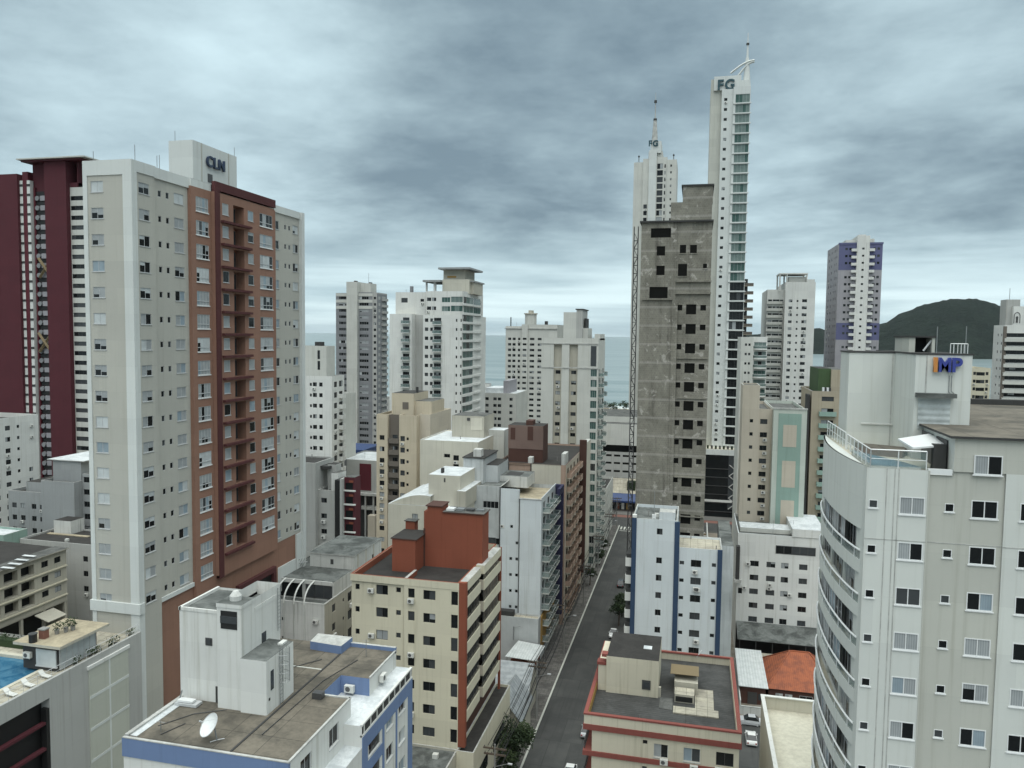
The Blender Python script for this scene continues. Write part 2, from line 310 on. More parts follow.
# ---------------------------------------------------------------- mesh collecting
ORG = {}
class MB:
    def __init__(s): s.v = []; s.f = []; s.mi = []; s.ms = []; s.smooth = False
    def m(s, name):
        if name not in s.ms: s.ms.append(name)
        return s.ms.index(name)
    def face(s, pts, mat):
        k = len(s.v); s.v += [tuple(p) for p in pts]; s.f.append(tuple(range(k, k+len(pts)))); s.mi.append(s.m(mat))
    def box(s, x0, x1, y0, y1, z0, z1, mat, top=None, skip=''):
        k = len(s.v); i = s.m(mat); it = s.m(top) if top else i
        s.v += [(x0,y0,z0),(x1,y0,z0),(x1,y1,z0),(x0,y1,z0),(x0,y0,z1),(x1,y0,z1),(x1,y1,z1),(x0,y1,z1)]
        for nm, q, mm in (('b',(3,2,1,0),i),('t',(4,5,6,7),it),('f',(0,1,5,4),i),('r',(1,2,6,5),i),('k',(2,3,7,6),i),('l',(3,0,4,7),i)):
            if nm in skip: continue
            s.f.append(tuple(k+a for a in q)); s.mi.append(mm)
        return s
    def prism(s, poly, z0, z1, mat, top=None):
        n = len(poly)
        for a in range(n):
            p, q = poly[a], poly[(a+1) % n]
            s.face([(*p, z0), (*q, z0), (*q, z1), (*p, z1)], mat)
        s.face([(*p, z1) for p in poly], top or mat); s.face([(*p, z0) for p in reversed(poly)], mat)
        return s
    def tube(s, a, b, r, mat, n=6, r2=None, cap=True):
        a, b = Vector(a), Vector(b); d = (b-a)
        if d.length < 1e-6: return s
        d.normalize(); h = Vector((0, 0, 1)) if abs(d.z) < .9 else Vector((1, 0, 0))
        u = d.cross(h).normalized(); w = d.cross(u); r2 = r if r2 is None else r2
        A = [a + (u*math.cos(6.28318*k/n) + w*math.sin(6.28318*k/n))*r for k in range(n)]
        B = [b + (u*math.cos(6.28318*k/n) + w*math.sin(6.28318*k/n))*r2 for k in range(n)]
        for k in range(n): s.face([A[(k+1) % n], A[k], B[k], B[(k+1) % n]], mat)
        if cap: s.face(A, mat); s.face(list(reversed(B)), mat)
        return s
    def bar(s, a, b, w, mat): return s.tube(a, b, w*.7, mat, 4)
    def mesh(s, name, off=(0, 0, 0)):
        me = bpy.data.meshes.new(name); ox, oy, oz = off
        me.from_pydata([(x-ox, y-oy, z-oz) for x, y, z in s.v], [], s.f)
        for nm in s.ms: me.materials.append(MATS[nm])
        me.polygons.foreach_set('material_index', s.mi)
        if s.smooth: me.polygons.foreach_set('use_smooth', [True]*len(s.f))
        me.update(); return me
def obj(name, me, parent=None, world=(0, 0, 0), ang=0.0):
    """link a mesh; world = where its own origin stands"""
    o = bpy.data.objects.new(name, me); COL.objects.link(o)
    po = ORG[parent.name][0] if parent else Vector((0, 0, 0))
    o.location = Vector(world) - po
    if parent: o.parent = parent
    o.rotation_euler.z = ang; ORG[o.name] = (Vector(world), ang)
    return o
def piece(name, mb, parent, world=None):
    w = ORG[parent.name][0] if world is None else Vector(world)
    return obj(name, mb.mesh(name, w), parent, w)
def tag(o, label=None, cat=None, group=None, kind=None):
    if label: o['label'] = label
    if cat: o['category'] = cat
    if group: o['group'] = group
    if kind: o['kind'] = kind
    return o
def thing(name, label, cat, loc, group=None):
    o = bpy.data.objects.new(name, None); COL.objects.link(o); o.empty_display_size = .5
    o.location = loc; ORG[o.name] = (Vector(loc), 0.0)
    return tag(o, label, cat, group)
def single(name, mb, loc, label, cat, group=None, kind=None):
    o = obj(name, mb.mesh(name, loc), None, loc); return tag(o, label, cat, group, kind)
def structure(name, mb): return tag(obj(name, mb.mesh(name)), kind='structure')

# ---------------------------------------------------------------- windows
# style: frame, panes across, panes up, sill, weights of (dark, grey, curtain, blind, blue, green, green_light)
STY = {
 'slide': ('alum', 2, 1, 'alum', (5, 1, 3, 2, 1, 0, 0)), 'grey': ('alum', 2, 1, 'alum', (4, 2, 4, 1, 1, 0, 0)),
 'dark': ('dark_frame', 2, 1, None, (6, 3, 1, 0, 0, 0, 0)), 'bath': ('alum', 1, 1, None, (5, 2, 0, 0, 0, 0, 0)),
 'smalldark': ('dark_frame', 1, 1, None, (5, 2, 0, 0, 0, 0, 0)), 'door': ('dark_frame', 3, 1, None, (6, 3, 1, 0, 0, 0, 0)),
 'void': (None, 1, 1, None, (0, 0, 0, 0, 0, 0, 0, 1)), 'green': ('alum', 3, 1, None, (1, 0, 0, 0, 0, 4, 4)), 'strip': ('alum', 4, 1, None, (5, 2, 1, 1, 0, 0, 0)),  # void: a black pane paints the shade inside an unglazed opening
 'tall4': ('alum', 4, 1, 'white_metal', (3, 1, 4, 1, 1, 0, 0)), 'single': ('alum', 1, 1, 'alum', (3, 1, 3, 1, 1, 0, 0)), 'mull3': ('dark_frame', 3, 1, 'alum', (4, 3, 1, 0, 0, 0, 0)),
 'flush': ('white_metal', 2, 1, 'white_metal', (2, 2, 4, 0, 2, 0, 0)), 'cln': ('alum', 2, 1, 'alum', (2, 1, 4, 3, 1, 0, 0)), 'ribbon': ('dark_frame', 4, 1, None, (6, 2, .6, 0, 0, 0, 0)), 'greenl': ('alum', 4, 1, None, (0, 0, 0, 0, 0, 1.5, 6)), 'flushbath': ('white_metal', 1, 1, 'white_metal', (5, 2, 0, 0, 0, 0, 0)),
 'shut': ('dark_frame', 2, 1, None, (3, 5, 2, 0, 0, 0, 0)), 'bglass': ('alum', 4, 1, None, (2, 5, 3, 1, 1, 0, 0)),
}
PN = ('pane_dark', 'pane_grey', 'pane_curtain', 'pane_blind', 'pane_blue', 'pane_green', 'pane_green_light', 'shade_room')
WC = {}
def fill_window(mf, mp, w, h, style, rv, var):
    fr, nx, nz, sill, wt = STY[style]
    g = random.Random(hash((round(w*100), round(h*100), var)) & 0xffff)
    y = rv
    if fr:
        t = min(.06 if style == 'flush' else .05, w*.08); yf0, yf1 = y-.05, y
        mf.box(-w/2, w/2, yf0, yf1, 0, t, fr); mf.box(-w/2, w/2, yf0, yf1, h-t, h, fr)
        mf.box(-w/2, -w/2+t, yf0, yf1, t, h-t, fr); mf.box(w/2-t, w/2, yf0, yf1, t, h-t, fr)
        for k in range(1, nx):
            x = -w/2 + w*k/nx; mf.box(x-t*.45, x+t*.45, yf0+.01, yf1, t, h-t, fr)
        if style == 'tall4':
            zz = h*.3; mf.box(-w/2+t, w/2-t, yf0-.02, yf1, zz-t, zz+t, fr); mf.box(-w/2-.05, w/2+.05, -.10, 0.02, -.14, -.08, 'white_metal')
        if sill: mf.box(-w/2-.06, w/2+.06, -.07, .03, -.07, -.004, sill)
    same = g.random() < .55
    m0 = g.choices(PN[:len(wt)], wt)[0]
    for k in range(nx):
        m = m0 if same else g.choices(PN[:len(wt)], wt)[0]
        xa, xb = -w/2 + w*k/nx, -w/2 + w*(k+1)/nx
        if m in ('pane_curtain', 'pane_blind') and g.random() < .3:      # half drawn
            q = h*g.uniform(.3, .7)
            mp.face([(xa, y-.015, 0), (xb, y-.015, 0), (xb, y-.015, q), (xa, y-.015, q)], 'pane_dark')
            mp.face([(xa, y-.015, q), (xb, y-.015, q), (xb, y-.015, h), (xa, y-.015, h)], m)
        else: mp.face([(xa, y-.015, 0), (xb, y-.015, 0), (xb, y-.015, h), (xa, y-.015, h)], m)
def window_meshes(w, h, style, rv, var):
    key = (round(w, 2), round(h, 2), style, rv, var)
    if key not in WC:
        a, b = MB(), MB(); fill_window(a, b, w, h, style, rv, var)
        WC[key] = (a, b, a.mesh('window') if a.f else None, b.mesh('pane'))
    return WC[key]
def joined(a, b):
    c = MB()
    for s in (a, b):
        k = len(c.v); c.v += s.v
        for f, mi in zip(s.f, s.mi): c.f.append(tuple(k+i for i in f)); c.mi.append(c.m(s.ms[mi]))
    return c
JC = {}
def joined_mesh(key):
    if key not in JC:
        a, b, _, _ = WC[key]; JC[key] = joined(a, b).mesh('window')
    return JC[key]
AC = MB(); AC.box(-.42, .42, -.42, -.08, 0, .6, 'ac_white'); AC.tube((-.1, -.415, .3), (-.1, -.43, .3), .22, 'ac_fan', 14); AC.box(-.35, -.3, -.4, 0, -.1, 0, 'steel'); AC.box(.3, .35, -.4, 0, -.1, 0, 'steel')
AC_ME = AC.mesh('air_conditioner')
CAMP = Vector((0, 0, EYE))

class Bld:
    def __init__(s, name, label, cat, origin, group=None, near=False, wall='wall', ac=True):
        s.root = thing(name, label, cat, origin, group); s.org = Vector(origin); s.near = near; s.with_ac = ac
        s.W = MB(); s.R = MB(); s.win = []; s.made = {}; s.wall_name = wall
    def facade(s, p, udir, L, z0, z1, mat, holes):
        """one wall plane with real openings; holes = (u0, u1, za, zb, depth, back material or None)"""
        ux, uy = ((1, 0), (0, 1), (-1, 0), (0, -1))[udir]; nx, ny = uy, -ux
        us = sorted({0.0, round(L, 3)} | {round(min(max(h[i], 0), L), 3) for h in holes for i in (0, 1)})
        zs = sorted({round(z0, 3), round(z1, 3)} | {round(min(max(h[i], z0), z1), 3) for h in holes for i in (2, 3)})
        iu = {u: i for i, u in enumerate(us)}; iz = {z: i for i, z in enumerate(zs)}
        cut = set()
        P = lambda u, z, d=0: (p[0]+ux*u-nx*d, p[1]+uy*u-ny*d, z)
        for h in holes:
            a, b = iu[round(min(max(h[0], 0), L), 3)], iu[round(min(max(h[1], 0), L), 3)]
            c, d = iz[round(min(max(h[2], z0), z1), 3)], iz[round(min(max(h[3], z0), z1), 3)]
            for i in range(a, b):
                for j in range(c, d): cut.add((i, j))
            u0, u1, za, zb, dp = h[:5]
            s.W.face([P(u0, za), P(u1, za), P(u1, za, dp), P(u0, za, dp)], mat); s.W.face([P(u1, zb), P(u0, zb), P(u0, zb, dp), P(u1, zb, dp)], mat)
            s.W.face([P(u0, zb), P(u0, za), P(u0, za, dp), P(u0, zb, dp)], mat); s.W.face([P(u1, za), P(u1, zb), P(u1, zb, dp), P(u1, za, dp)], mat)
            if h[5]: s.W.face([P(u0, za, dp), P(u1, za, dp), P(u1, zb, dp), P(u0, zb, dp)], h[5])
        for j in range(len(zs)-1):
            i = 0
            while i < len(us)-1:
                if (i, j) in cut: i += 1; continue
                k = i
                while k < len(us)-1 and (k, j) not in cut: k += 1
                s.W.face([P(us[i], zs[j]), P(us[k], zs[j]), P(us[k], zs[j+1]), P(us[i], zs[j+1])], mat); i = k
    def side(s, face, a0, a1, at, z0, z1, mat, cols=(), floors=(), rv=.16):
        """face 'front' (x a0..a1 at y=at), 'right', 'left', 'back'; cols = (centre, w, h, dz, style[, first, last])"""
        holes = []
        ud, p = {'front': (0, (a0, at)), 'right': (1, (at, a0)), 'back': (2, (a1, at)), 'left': (3, (at, a1))}[face]
        for c in cols:
            cx, w, h, dz, st = c[:5]
            i0, i1 = (c[5], c[6]) if len(c) > 6 else (0, 10**6)
            u = cx-a0 if ud in (0, 1) else a1-cx
            for k, z in enumerate(floors):
                if not i0 <= k <= i1: continue
                zb = z+dz
                if zb < z0+.02 or zb+h > z1-.02 or u-w/2 < .02 or u+w/2 > a1-a0-.02: continue
                depth = rv
                if st.startswith('recess'):
                    holes.append((u-w/2, u+w/2, zb, zb+h, 1.3, st.split(':')[1])); continue
                holes.append((u-w/2, u+w/2, zb, zb+h, depth, None))
                X, Y = (cx, at) if ud in (0, 2) else (at, cx)
                s.win.append(((X, Y, zb), R(90*ud), w, h, st, depth))
        s.facade(p, ud, a1-a0, z0, z1, mat, holes)
    def body(s, x0, x1, y0, y1, z0, z1, wall, floors=(), front=(), right=(), left=(), back=(), deck='roof_grey', cope='coping', par=.7, rv=.16, top=True):
        s.side('front', x0, x1, y0, z0, z1, wall, front, floors, rv); s.side('right', y0, y1, x1, z0, z1, wall, right, floors, rv)
        s.side('left', y0, y1, x0, z0, z1, wall, left, floors, rv); s.side('back', x0, x1, y1, z0, z1, wall, back, floors, rv)
        if top: s.deck(x0, x1, y0, y1, z1, wall, deck, cope, par)
    def deck(s, x0, x1, y0, y1, z, wall, deck='roof_grey', cope='coping', par=.7):
        t = .18; m = MB()
        if par <= .02: m.face([(x0, y0, z), (x1, y0, z), (x1, y1, z), (x0, y1, z)], deck); s.part('roof', m); return
        A = [(x0, y0), (x1, y0), (x1, y1), (x0, y1)]; B = [(x0+t, y0+t), (x1-t, y0+t), (x1-t, y1-t), (x0+t, y1-t)]
        for i in range(4):
            j = (i+1) % 4
            m.face([(*A[i], z), (*A[j], z), (*B[j], z), (*B[i], z)], cope)
            m.face([(*B[i], z), (*B[j], z), (*B[j], z-par), (*B[i], z-par)], wall)
        m.face([(*q, z-par) for q in B], deck); s.part('roof', m)
        g = random.Random(int(abs(x0*31+y0*17+z*7)))                   # small clutter every flat roof collects
        if (x1-x0) > 4 and (y1-y0) > 6 and par < 1.3:
            for k in range(g.choice((1, 2, 2, 3))):
                x, y = g.uniform(x0+.8, x1-.8), g.uniform(y0+.8, y0+min(12, y1-y0-.8)); b = MB(); q = g.random()
                if q < .5: b.tube((x, y, z-par), (x, y, z-par+g.uniform(.5, 1.1)), .09, 'concrete_post', 6); s.part('vent_pipe', b)
                elif q < .75: b.box(x-.35, x+.35, y-.3, y+.3, z-par, z-par+.55, 'ac_white'); s.part('vent_box', b)
                else: b.tube((x, y, z-par), (x, y, z+g.uniform(1.2, 2.6)), .035, 'steel', 5); b.tube((x-.4, y, z+.9), (x+.4, y, z+.9), .025, 'steel', 4); s.part('antenna', b)
    def ledge(s, name, x0, x1, y0, y1, z0, z1, mat, top=None):
        b = MB(); b.box(x0, x1, y0, y1, z0, z1, mat, top); return s.part(name, b)
    def part(s, name, mb, parent=None): return piece(name, mb, parent or s.root)
    def repeat(s, name, mb_local, spots):
        """copies of one part mesh: spots = (x, y, z, quarter turns)"""
        me = mb_local.mesh(name) if isinstance(mb_local, MB) else mb_local
        for k, (x, y, z, q) in enumerate(spots):
            s.count(name, me, (x, y, z), R(90*q))
    def count(s, name, me, loc, ang):
        s.made.setdefault(name, []).append((me, loc, ang))
    def ac(s, spots): s.repeat('air_conditioner', AC_ME, spots)
    def finish(s):
        if s.W.f: s.part(s.wall_name, s.W)
        if s.R.f: s.part('roof', s.R)
        if s.with_ac:                                              # split air conditioners hung under some windows
            g = random.Random(len(s.win)); n = 0
            for w in s.win:
                if w[4] in ('dark', 'grey', 'shut') and .9 < w[2] < 2.0 and g.random() < .16 and n < 40: s.count('air_conditioner', AC_ME, (w[0][0]+math.cos(w[1])*g.uniform(-.25, .25), w[0][1]+math.sin(w[1])*g.uniform(-.25, .25), w[0][2]-.95), w[1]); n += 1
        kinds = {}
        for w in s.win:
            nm = {'bath': 'bathroom_window', 'flushbath': 'bathroom_window', 'greenl': 'balcony_glazing', 'smalldark': 'bathroom_window', 'door': 'balcony_door', 'void': 'window_opening', 'bglass': 'balcony_glazing', 'green': 'balcony_glazing'}.get(w[4], 'window')
            kinds.setdefault(nm, []).append(w)
        for nm, ws in kinds.items():
            def rank(w):
                facing = {0: -1 if w[0][1] < 0 else 0, 90: 0 if w[0][0] < 0 else 1, 180: 1, 270: 0 if w[0][0] > 0 else 1}[round(math.degrees(w[1])) % 360]
                return (facing, (Vector(w[0])-CAMP).length)
            ws.sort(key=rank)
            rest = MB()
            for i, (loc, ang, w, h, st, rv) in enumerate(ws):
                key = (round(w, 2), round(h, 2), st, rv, rng.randrange(9)); window_meshes(*key)
                a, b, fm, pm = WC[key]
                if i < 100:
                    if s.near and fm:
                        o = obj(nm, fm, s.root, loc, ang)
                        c = bpy.data.objects.new('pane', pm); COL.objects.link(c); c.parent = o
                    else: obj(nm, joined_mesh(key) if fm else pm, s.root, loc, ang)
                else:
                    ca, sa = math.cos(ang), math.sin(ang); j = joined(a, b); k0 = len(rest.v)
                    rest.v += [(loc[0]+x*ca-y*sa, loc[1]+x*sa+y*ca, loc[2]+z) for x, y, z in j.v]
                    for f, mi in zip(j.f, j.mi): rest.f.append(tuple(k0+q for q in f)); rest.mi.append(rest.m(j.ms[mi]))
            if rest.f: tag(s.part(nm, rest), kind='stuff')
        for nm, lst in s.made.items():
            lst.sort(key=lambda q: (Vector(q[1])-CAMP).length)
            for me, loc, ang in lst[:100]: obj(nm, me, s.root, loc, ang)
def floors(top, step, n): return [top - step*k for k in range(n)]
def balcony_mb(w, d, h, slab, rail, glass=None, th=.18):
    """local: back edge on y=0, reaching out to -d, slab top at z=0"""
    b = MB(); b.box(-w/2, w/2, -d, 0, -th, 0, slab)
    if glass:
        b.box(-w/2+.02, w/2-.02, -d+.03, -d+.06, .05, h-.06, glass); b.box(-w/2+.03, -w/2+.06, -d+.06, 0, .05, h-.06, glass); b.box(w/2-.06, w/2-.03, -d+.06, 0, .05, h-.06, glass)
        b.box(-w/2, w/2, -d, -d+.08, h-.06, h, rail); b.box(-w/2, -w/2+.08, -d+.08, 0, h-.06, h, rail); b.box(w/2-.08, w/2, -d+.08, 0, h-.06, h, rail)
    else:
        b.box(-w/2, w/2, -d, -d+.12, 0, h, rail); b.box(-w/2, -w/2+.12, -d+.12, 0, 0, h, rail); b.box(w/2-.12, w/2, -d+.12, 0, 0, h, rail)
    return b
def letters(name, text, size, depth, mat, parent, world, ang, bold=0.0, xs=1.0):
    cu = bpy.data.curves.new(name, 'FONT'); cu.body = text; cu.size = size; cu.extrude = depth/2; cu.offset = bold; cu.align_x = 'CENTER'; cu.space_character = 1.1
    tmp = bpy.data.objects.new('tmp', cu); COL.objects.link(tmp); dg = bpy.context.evaluated_depsgraph_get(); dg.update()
    me = bpy.data.meshes.new_from_object(tmp.evaluated_get(dg)); bpy.data.objects.remove(tmp)
    me.transform(Matrix.Diagonal((xs, 1, 1, 1))); me.transform(Matrix.Rotation(R(90), 4, 'X')); me.name = name
    me.materials.clear(); me.materials.append(MATS[mat])
    return obj(name, me, parent, world, ang)
def railing_mb(pts, h, mat, post=.05, step=1.2, glass=None, closed=False):
    b = MB()
    for (p, q) in zip(pts, pts[1:]):
        p, q = Vector(p), Vector(q); n = max(1, int((q-p).length/step))
        up = Vector((0, 0, h))
        b.bar(p+up, q+up, post, mat); b.bar(p+up*.5, q+up*.5, post*.5, mat)
        for k in range(n+1):
            r = p.lerp(q, k/n); b.bar(r, r+up, post*.8, mat)
        if glass: b.face([p+up*.08, q+up*.08, q+up*.95, p+up*.95], glass)
    return b
def antenna(B, x, y, z, h, name='antenna'):
    b = MB(); b.tube((x, y, z), (x, y, z+h), .05, 'steel', 5); b.tube((x-.4, y, z+h*.8), (x+.4, y, z+h*.8), .025, 'steel', 4); b.tube((x-.3, y, z+h*.65), (x+.3, y, z+h*.65), .025, 'steel', 4)
    B.part(name, b)
# ================================================================ the setting
g = MB(); g.box(-3500, 3500, -600, 668, -3.0, 0, 'town_ground', skip='b'); structure('ground', g)
g = MB(); g.face([(-45000, 705, -1.2), (45000, 705, -1.2), (45000, 40000, -1.2), (-45000, 40000, -1.2)], 'sea'); structure('sea', g)
g = MB()
for k in range(60):
    xa, xb = -3500+k*116.7, -3500+(k+1)*116.7
    g.face([(xa, 668, -.01), (xb, 668, -.01), (xb, 700, -1.19), (xa, 700, -1.19)], 'beach_sand')
    g.face([(xa, 700, -1.19), (xb, 700, -1.19), (xb, 760, -1.12), (xa, 760, -1.12)], 'surf')
structure('beach', g)
def haze():
    m, t, b = new_mat('haze_air'); t.nodes.remove(b); v = t.nodes.new('ShaderNodeVolumePrincipled')
    v.inputs['Color'].default_value = (.80, .88, .92, 1); v.inputs['Density'].default_value = HAZE; v.inputs['Anisotropy'].default_value = 0.0
    t.links.new(v.outputs[0], t.nodes['Material Output'].inputs['Volume'])
    b = MB(); b.box(-46000, 46000, -2000, 41000, -4.5, 420, 'haze_air'); tag(obj('haze', b.mesh('haze')), kind='stuff')
HAZE = 1.4e-5
haze()
def hill():
    b = MB(); b.smooth = True
    # crest line of the headland: (bearing as picture column, crest row) turned into metres at its real distance
    prof = [(742, 334.5), (770, 333), (800, 331), (818, 327.5), (836, 333), (860, 331), (885, 322), (905, 311), (925, 304), (945, 299.5), (965, 298), (985, 300), (1005, 307), (1030, 318), (1060, 327), (1110, 330), (1200, 326), (1300, 333)]
    D = 3900.0; nu, nv = 150, 26
    def crest(px):
        for (a, ya), (c, yc) in zip(prof, prof[1:]):
            if px <= c: t = (px-a)/(c-a); t = t*t*(3-2*t)*.5+t*.5; return ya+(yc-ya)*t
        return prof[-1][1]
    g2 = random.Random(4); ph = [g2.uniform(0, 6.28) for _ in range(12)]
    V = []
    for i in range(nu+1):
        px = 742 + (1300-742)*i/nu
        d = sight(px, crest(px)); dh = math.hypot(d.x, d.y); dx, dy = d.x/dh, d.y/dh
        zc = max(1.0, EYE + d.z/dh*D) * (1+.008*math.sin(i*.9+ph[0])+.007*math.sin(i*2.7+ph[1])+.005*math.sin(i*5.1))
        wid = 260 + zc*2.2
        for j in range(nv+1):
            t = j/nv*2-1                       # -1 shore, 0 crest, 1 far shore
            f = max(0.0, math.cos(t*math.pi/2))**(1.15)
            r = D + t*wid
            z = zc*f*(1+.07*math.sin(i*.55+j*1.3+ph[2])*(1-f)+.05*math.sin(i*1.7-j*.8+ph[3])*(1-f)) - 2.5
            V.append((dx*r, dy*r, z))
    b.v = V; k = b.m('forest')
    for i in range(nu):
        for j in range(nv):
            a = i*(nv+1)+j; b.f.append((a, a+nv+1, a+nv+2, a+1)); b.mi.append(k)
    structure('hill', b)
hill()
# the street that runs to the beach, and the avenue across its end
g = MB(); g.box(-23.7, -13.5, -40, 262, -.5, .012, 'asphalt', skip='b'); structure('road', g)
g = MB(); g.box(-200, 120, 262, 274, -.5, .012, 'asphalt', skip='b'); structure('avenue', g)
g = MB(); g.box(-200, 120, 274.02, 277.6, -.5, .02, 'lane_red', skip='b'); structure('cycle_lane', g)
g = MB(); g.box(-30.0, -24.0, -40, 261.5, -.5, .13, 'paved_walk', skip='b'); structure('pavement', g)
g = MB(); g.box(-13.2, -10.4, -40, 261.5, -.5, .13, 'paved_walk', skip='b'); structure('pavement', g)
g = MB(); g.box(-24.0, -23.7, -40, 261.5, -.5, .15, 'kerb_paint', skip='b'); g.box(-13.5, -13.2, -40, 261.5, -.5, .15, 'kerb_paint', skip='b'); structure('kerb', g)
g = MB(); g.box(-90, 70, 277.7, 284, -.5, .13, 'pavement', skip='b'); structure('pavement', g)
g = MB()
for k in range(9): g.box(-23.2+k*1.1, -22.65+k*1.1, 256.5, 260.3, .013, .018, 'kerb_paint', skip='b')
g.box(-23.3, -13.9, 254.6, 255.0, .013, .018, 'kerb_paint', skip='b')
structure('crosswalk_marking', g)
g = MB(); g.box(-10.3, 40, 20, 260, -.5, .03, 'dirt', skip='b'); structure('yard_ground', g)
g = MB(); g.box(6.2, 9.1, 80, 150, -.5, .05, 'asphalt', skip='b'); g.box(9.1, 13, 100.5, 134, -.5, .05, 'asphalt', skip='b'); structure('driveway', g)

# ================================================================ the near buildings
# ---- tall beige tower with the painted brick bay
def cln_tower():
    B = Bld('apartment_tower', 'tall beige tower with brick red balcony bay and CLN sign on its roof tank', 'apartment tower', (-63, 92, 0), near=True, ac=False)
    fl = [80.7-2.9*k for k in range(17)]; top = 83.5; X = -60.3
    WC_ = lambda c, w, h, st: (c, w, h, -h/2, st)
    B.body(-66.5, X, 73, 76.7, 0, top, 'cln_beige', fl, front=[WC_(-64.75, 1.6, 1.2, 'cln')], right=[WC_(74.95, 1.7, 1.2, 'cln')], deck='roof_grey', cope='cln_trim', rv=.09)
    B.body(-66.5, -60.75, 76.7, 83.2, 0, 33, 'brick_paint', top=False); B.body(-66.5, -60.75, 76.7, 83.2, 33, top, 'cln_beige', fl, right=[WC_(78.1, .55, .72, 'bath'), WC_(79.45, .55, .72, 'bath'), WC_(81.5, 1.75, 1.2, 'cln')], cope='cln_trim', rv=.09)
    B.W.box(-61.0, X+.01, 83.14, 83.2, 0, top-.9, 'brick_paint'); B.W.box(-72.5, -66.5, 83.1, 83.2, 0, top, 'cln_beige')
    B.side('right', 83.2, 87.2, X, 33, top-.9, 'brick_paint', [(85.35, 2.5, 1.75, -.95, 'tall4')], fl, .07)
    B.side('right', 87.2, 101.4, X+.5, 33.0, 82.6, 'brick_paint', [WC_(89.5, 1.35, 1.45, 'single'), (92.5, 2.5, 2.35, -1.5, 'recess:brick_paint'), WC_(95.3, 1.35, 1.35, 'single'), (99.2, 3.3, 1.75, -.95, 'tall4')], fl[:-1], .07)
    B.side('right', 83.2, 102.5, X, 0, 33.0, 'brick_paint')
    B.side('left', 83.2, 102.5, -72.5, 0, top, 'cln_beige'); B.deck(-72.5, X, 83.2, 102.5, top, 'cln_beige', 'roof_grey', 'cln_trim')
    B.W.box(-66, X-.01, 83.2, 87.2, top-.9, top-.01, 'cln_trim', skip='t'); B.W.box(X-.3, X+.5, 101.4, 101.42, 33, 82.6, 'brick_paint'); B.W.box(X-.2, X+.02, 101.43, 102.5, 33, top-.9, 'brick_paint')
    B.W.box(X-.3, X+.5, 87.18, 87.2, 33, 82.6, 'brick_paint'); B.W.box(X, X+.5, 87.2, 101.4, 32.7, 33, 'brick_paint')
    B.body(-72.5, -60.75, 102.5, 111, 33.1, top, 'cln_beige', fl, right=[WC_(103.5, 1.5, 1.25, 'cln'), WC_(106.1, .55, .72, 'bath'), WC_(107.3, .55, .72, 'bath'), WC_(109.1, 1.6, 1.25, 'cln')], cope='cln_trim', rv=.09)
    B.body(-72.5, -60.8, 102.5, 111, 0, 33.1, 'brick_paint', top=False); B.W.box(-60.79, -60.6, 102.6, 108.4, 25.4, 29.2, 'cln_trim'); B.W.box(-60.79, -60.55, 108.6, 110.9, 10, 33, 'cln_trim')
    b = MB()                                                   # pale corner pilasters, top band and foot band
    b.box(-66.5, -65.95, 72.9, 73.5, 31, top+.02, 'cln_trim'); b.box(-61.35, X+.1, 72.9, 73.75, 0, top+.02, 'cln_trim'); b.box(-65.95, -61.35, 72.9, 73.3, 81.9, top+.02, 'cln_trim')
    b.box(X-.1, X+.1, 73.75, 76.8, 82.3, top+.02, 'cln_trim'); b.box(-60.7, -60.55, 76.9, 83.2, 82.3, top+.02, 'cln_trim'); b.box(-60.74, -60.55, 102.6, 110.2, 82.5, top+.02, 'cln_trim')
    b.box(-60.8, X+.05, 110.2, 111.1, 10, top+.02, 'cln_trim'); b.box(-66.7, X+.25, 72.75, 73.6, 32.9, 34.1, 'cln_trim'); b.box(-60.74, -60.5, 76.9, 83.1, 32.9, 33.4, 'cln_trim')
    B.part('trim', b)
    b = MB(); b.box(X+.1, X+.62, 87.2, 88.2, 32.6, 82.8, 'maroon_frame'); b.box(X+.1, X+.62, 87.2, 101.6, 82.8, 83.9, 'maroon_frame'); B.part('maroon_frame', b)
    bl = MB(); bl.box(-3.5, 3.0, -.5, -.02, -.28, .02, 'maroon_frame')
    B.repeat('balcony', bl, [(X+.5, 91.95, z-1.55, 1) for z in fl[:-1]] )
    dr = MB(); dr.box(-1.1, 1.1, 0, .05, 0, 2.1, 'dark_frame'); dr.face([(-1.0, -.01, .05), (1.0, -.01, .05), (1.0, -.01, 2.0), (-1.0, -.01, 2.0)], 'pane_grey')
    B.repeat('balcony_door', dr, [(X-.75, 92.5, z-1.45, 1) for z in fl[:-1]])
    x0, y0 = -66.2, 87.0                                       # lift and water tank
    zt = 89.1
    B.body(-66.2, -62.7, y0, 96.6, top-1, zt, 'cln_trim', deck='roof_grey', cope='coping', par=.3)
    w = MB(); w.box(-62.69, -62.65, 90.0, 91.0, 84.4, 85.5, 'dark_frame'); B.part('tank_vent', w); w = MB(); w.box(-62.69, -62.63, 92.8, 94.6, 83.2, 84.6, 'dark_frame'); w.box(-62.7, -62.64, 94.6, 94.75, 83, zt, 'cln_beige'); w.box(-62.7, -62.64, 88.7, 88.85, 83, zt, 'cln_beige'); B.part('tank_vent', w)
    letters('sign_letters', 'CLN', 1.95, .25, 'sign_navy', B.root, (-62.5, 91.55, 86.4), R(90), .04)
    b = MB(); b.box(-60.6, -59.75, 91.6, 92.4, 22, 30.2, 'maroon_frame'); b.box(-60.6, -59.75, 92.4, 101.2, 29.4, 30.2, 'maroon_frame'); b.box(-60.6, -59.75, 100.5, 101.2, 22, 29.4, 'maroon_frame'); b.box(-60.28, -60.2, 92.5, 100.5, 22, 29.3, 'black'); B.part('entrance_portal', b)
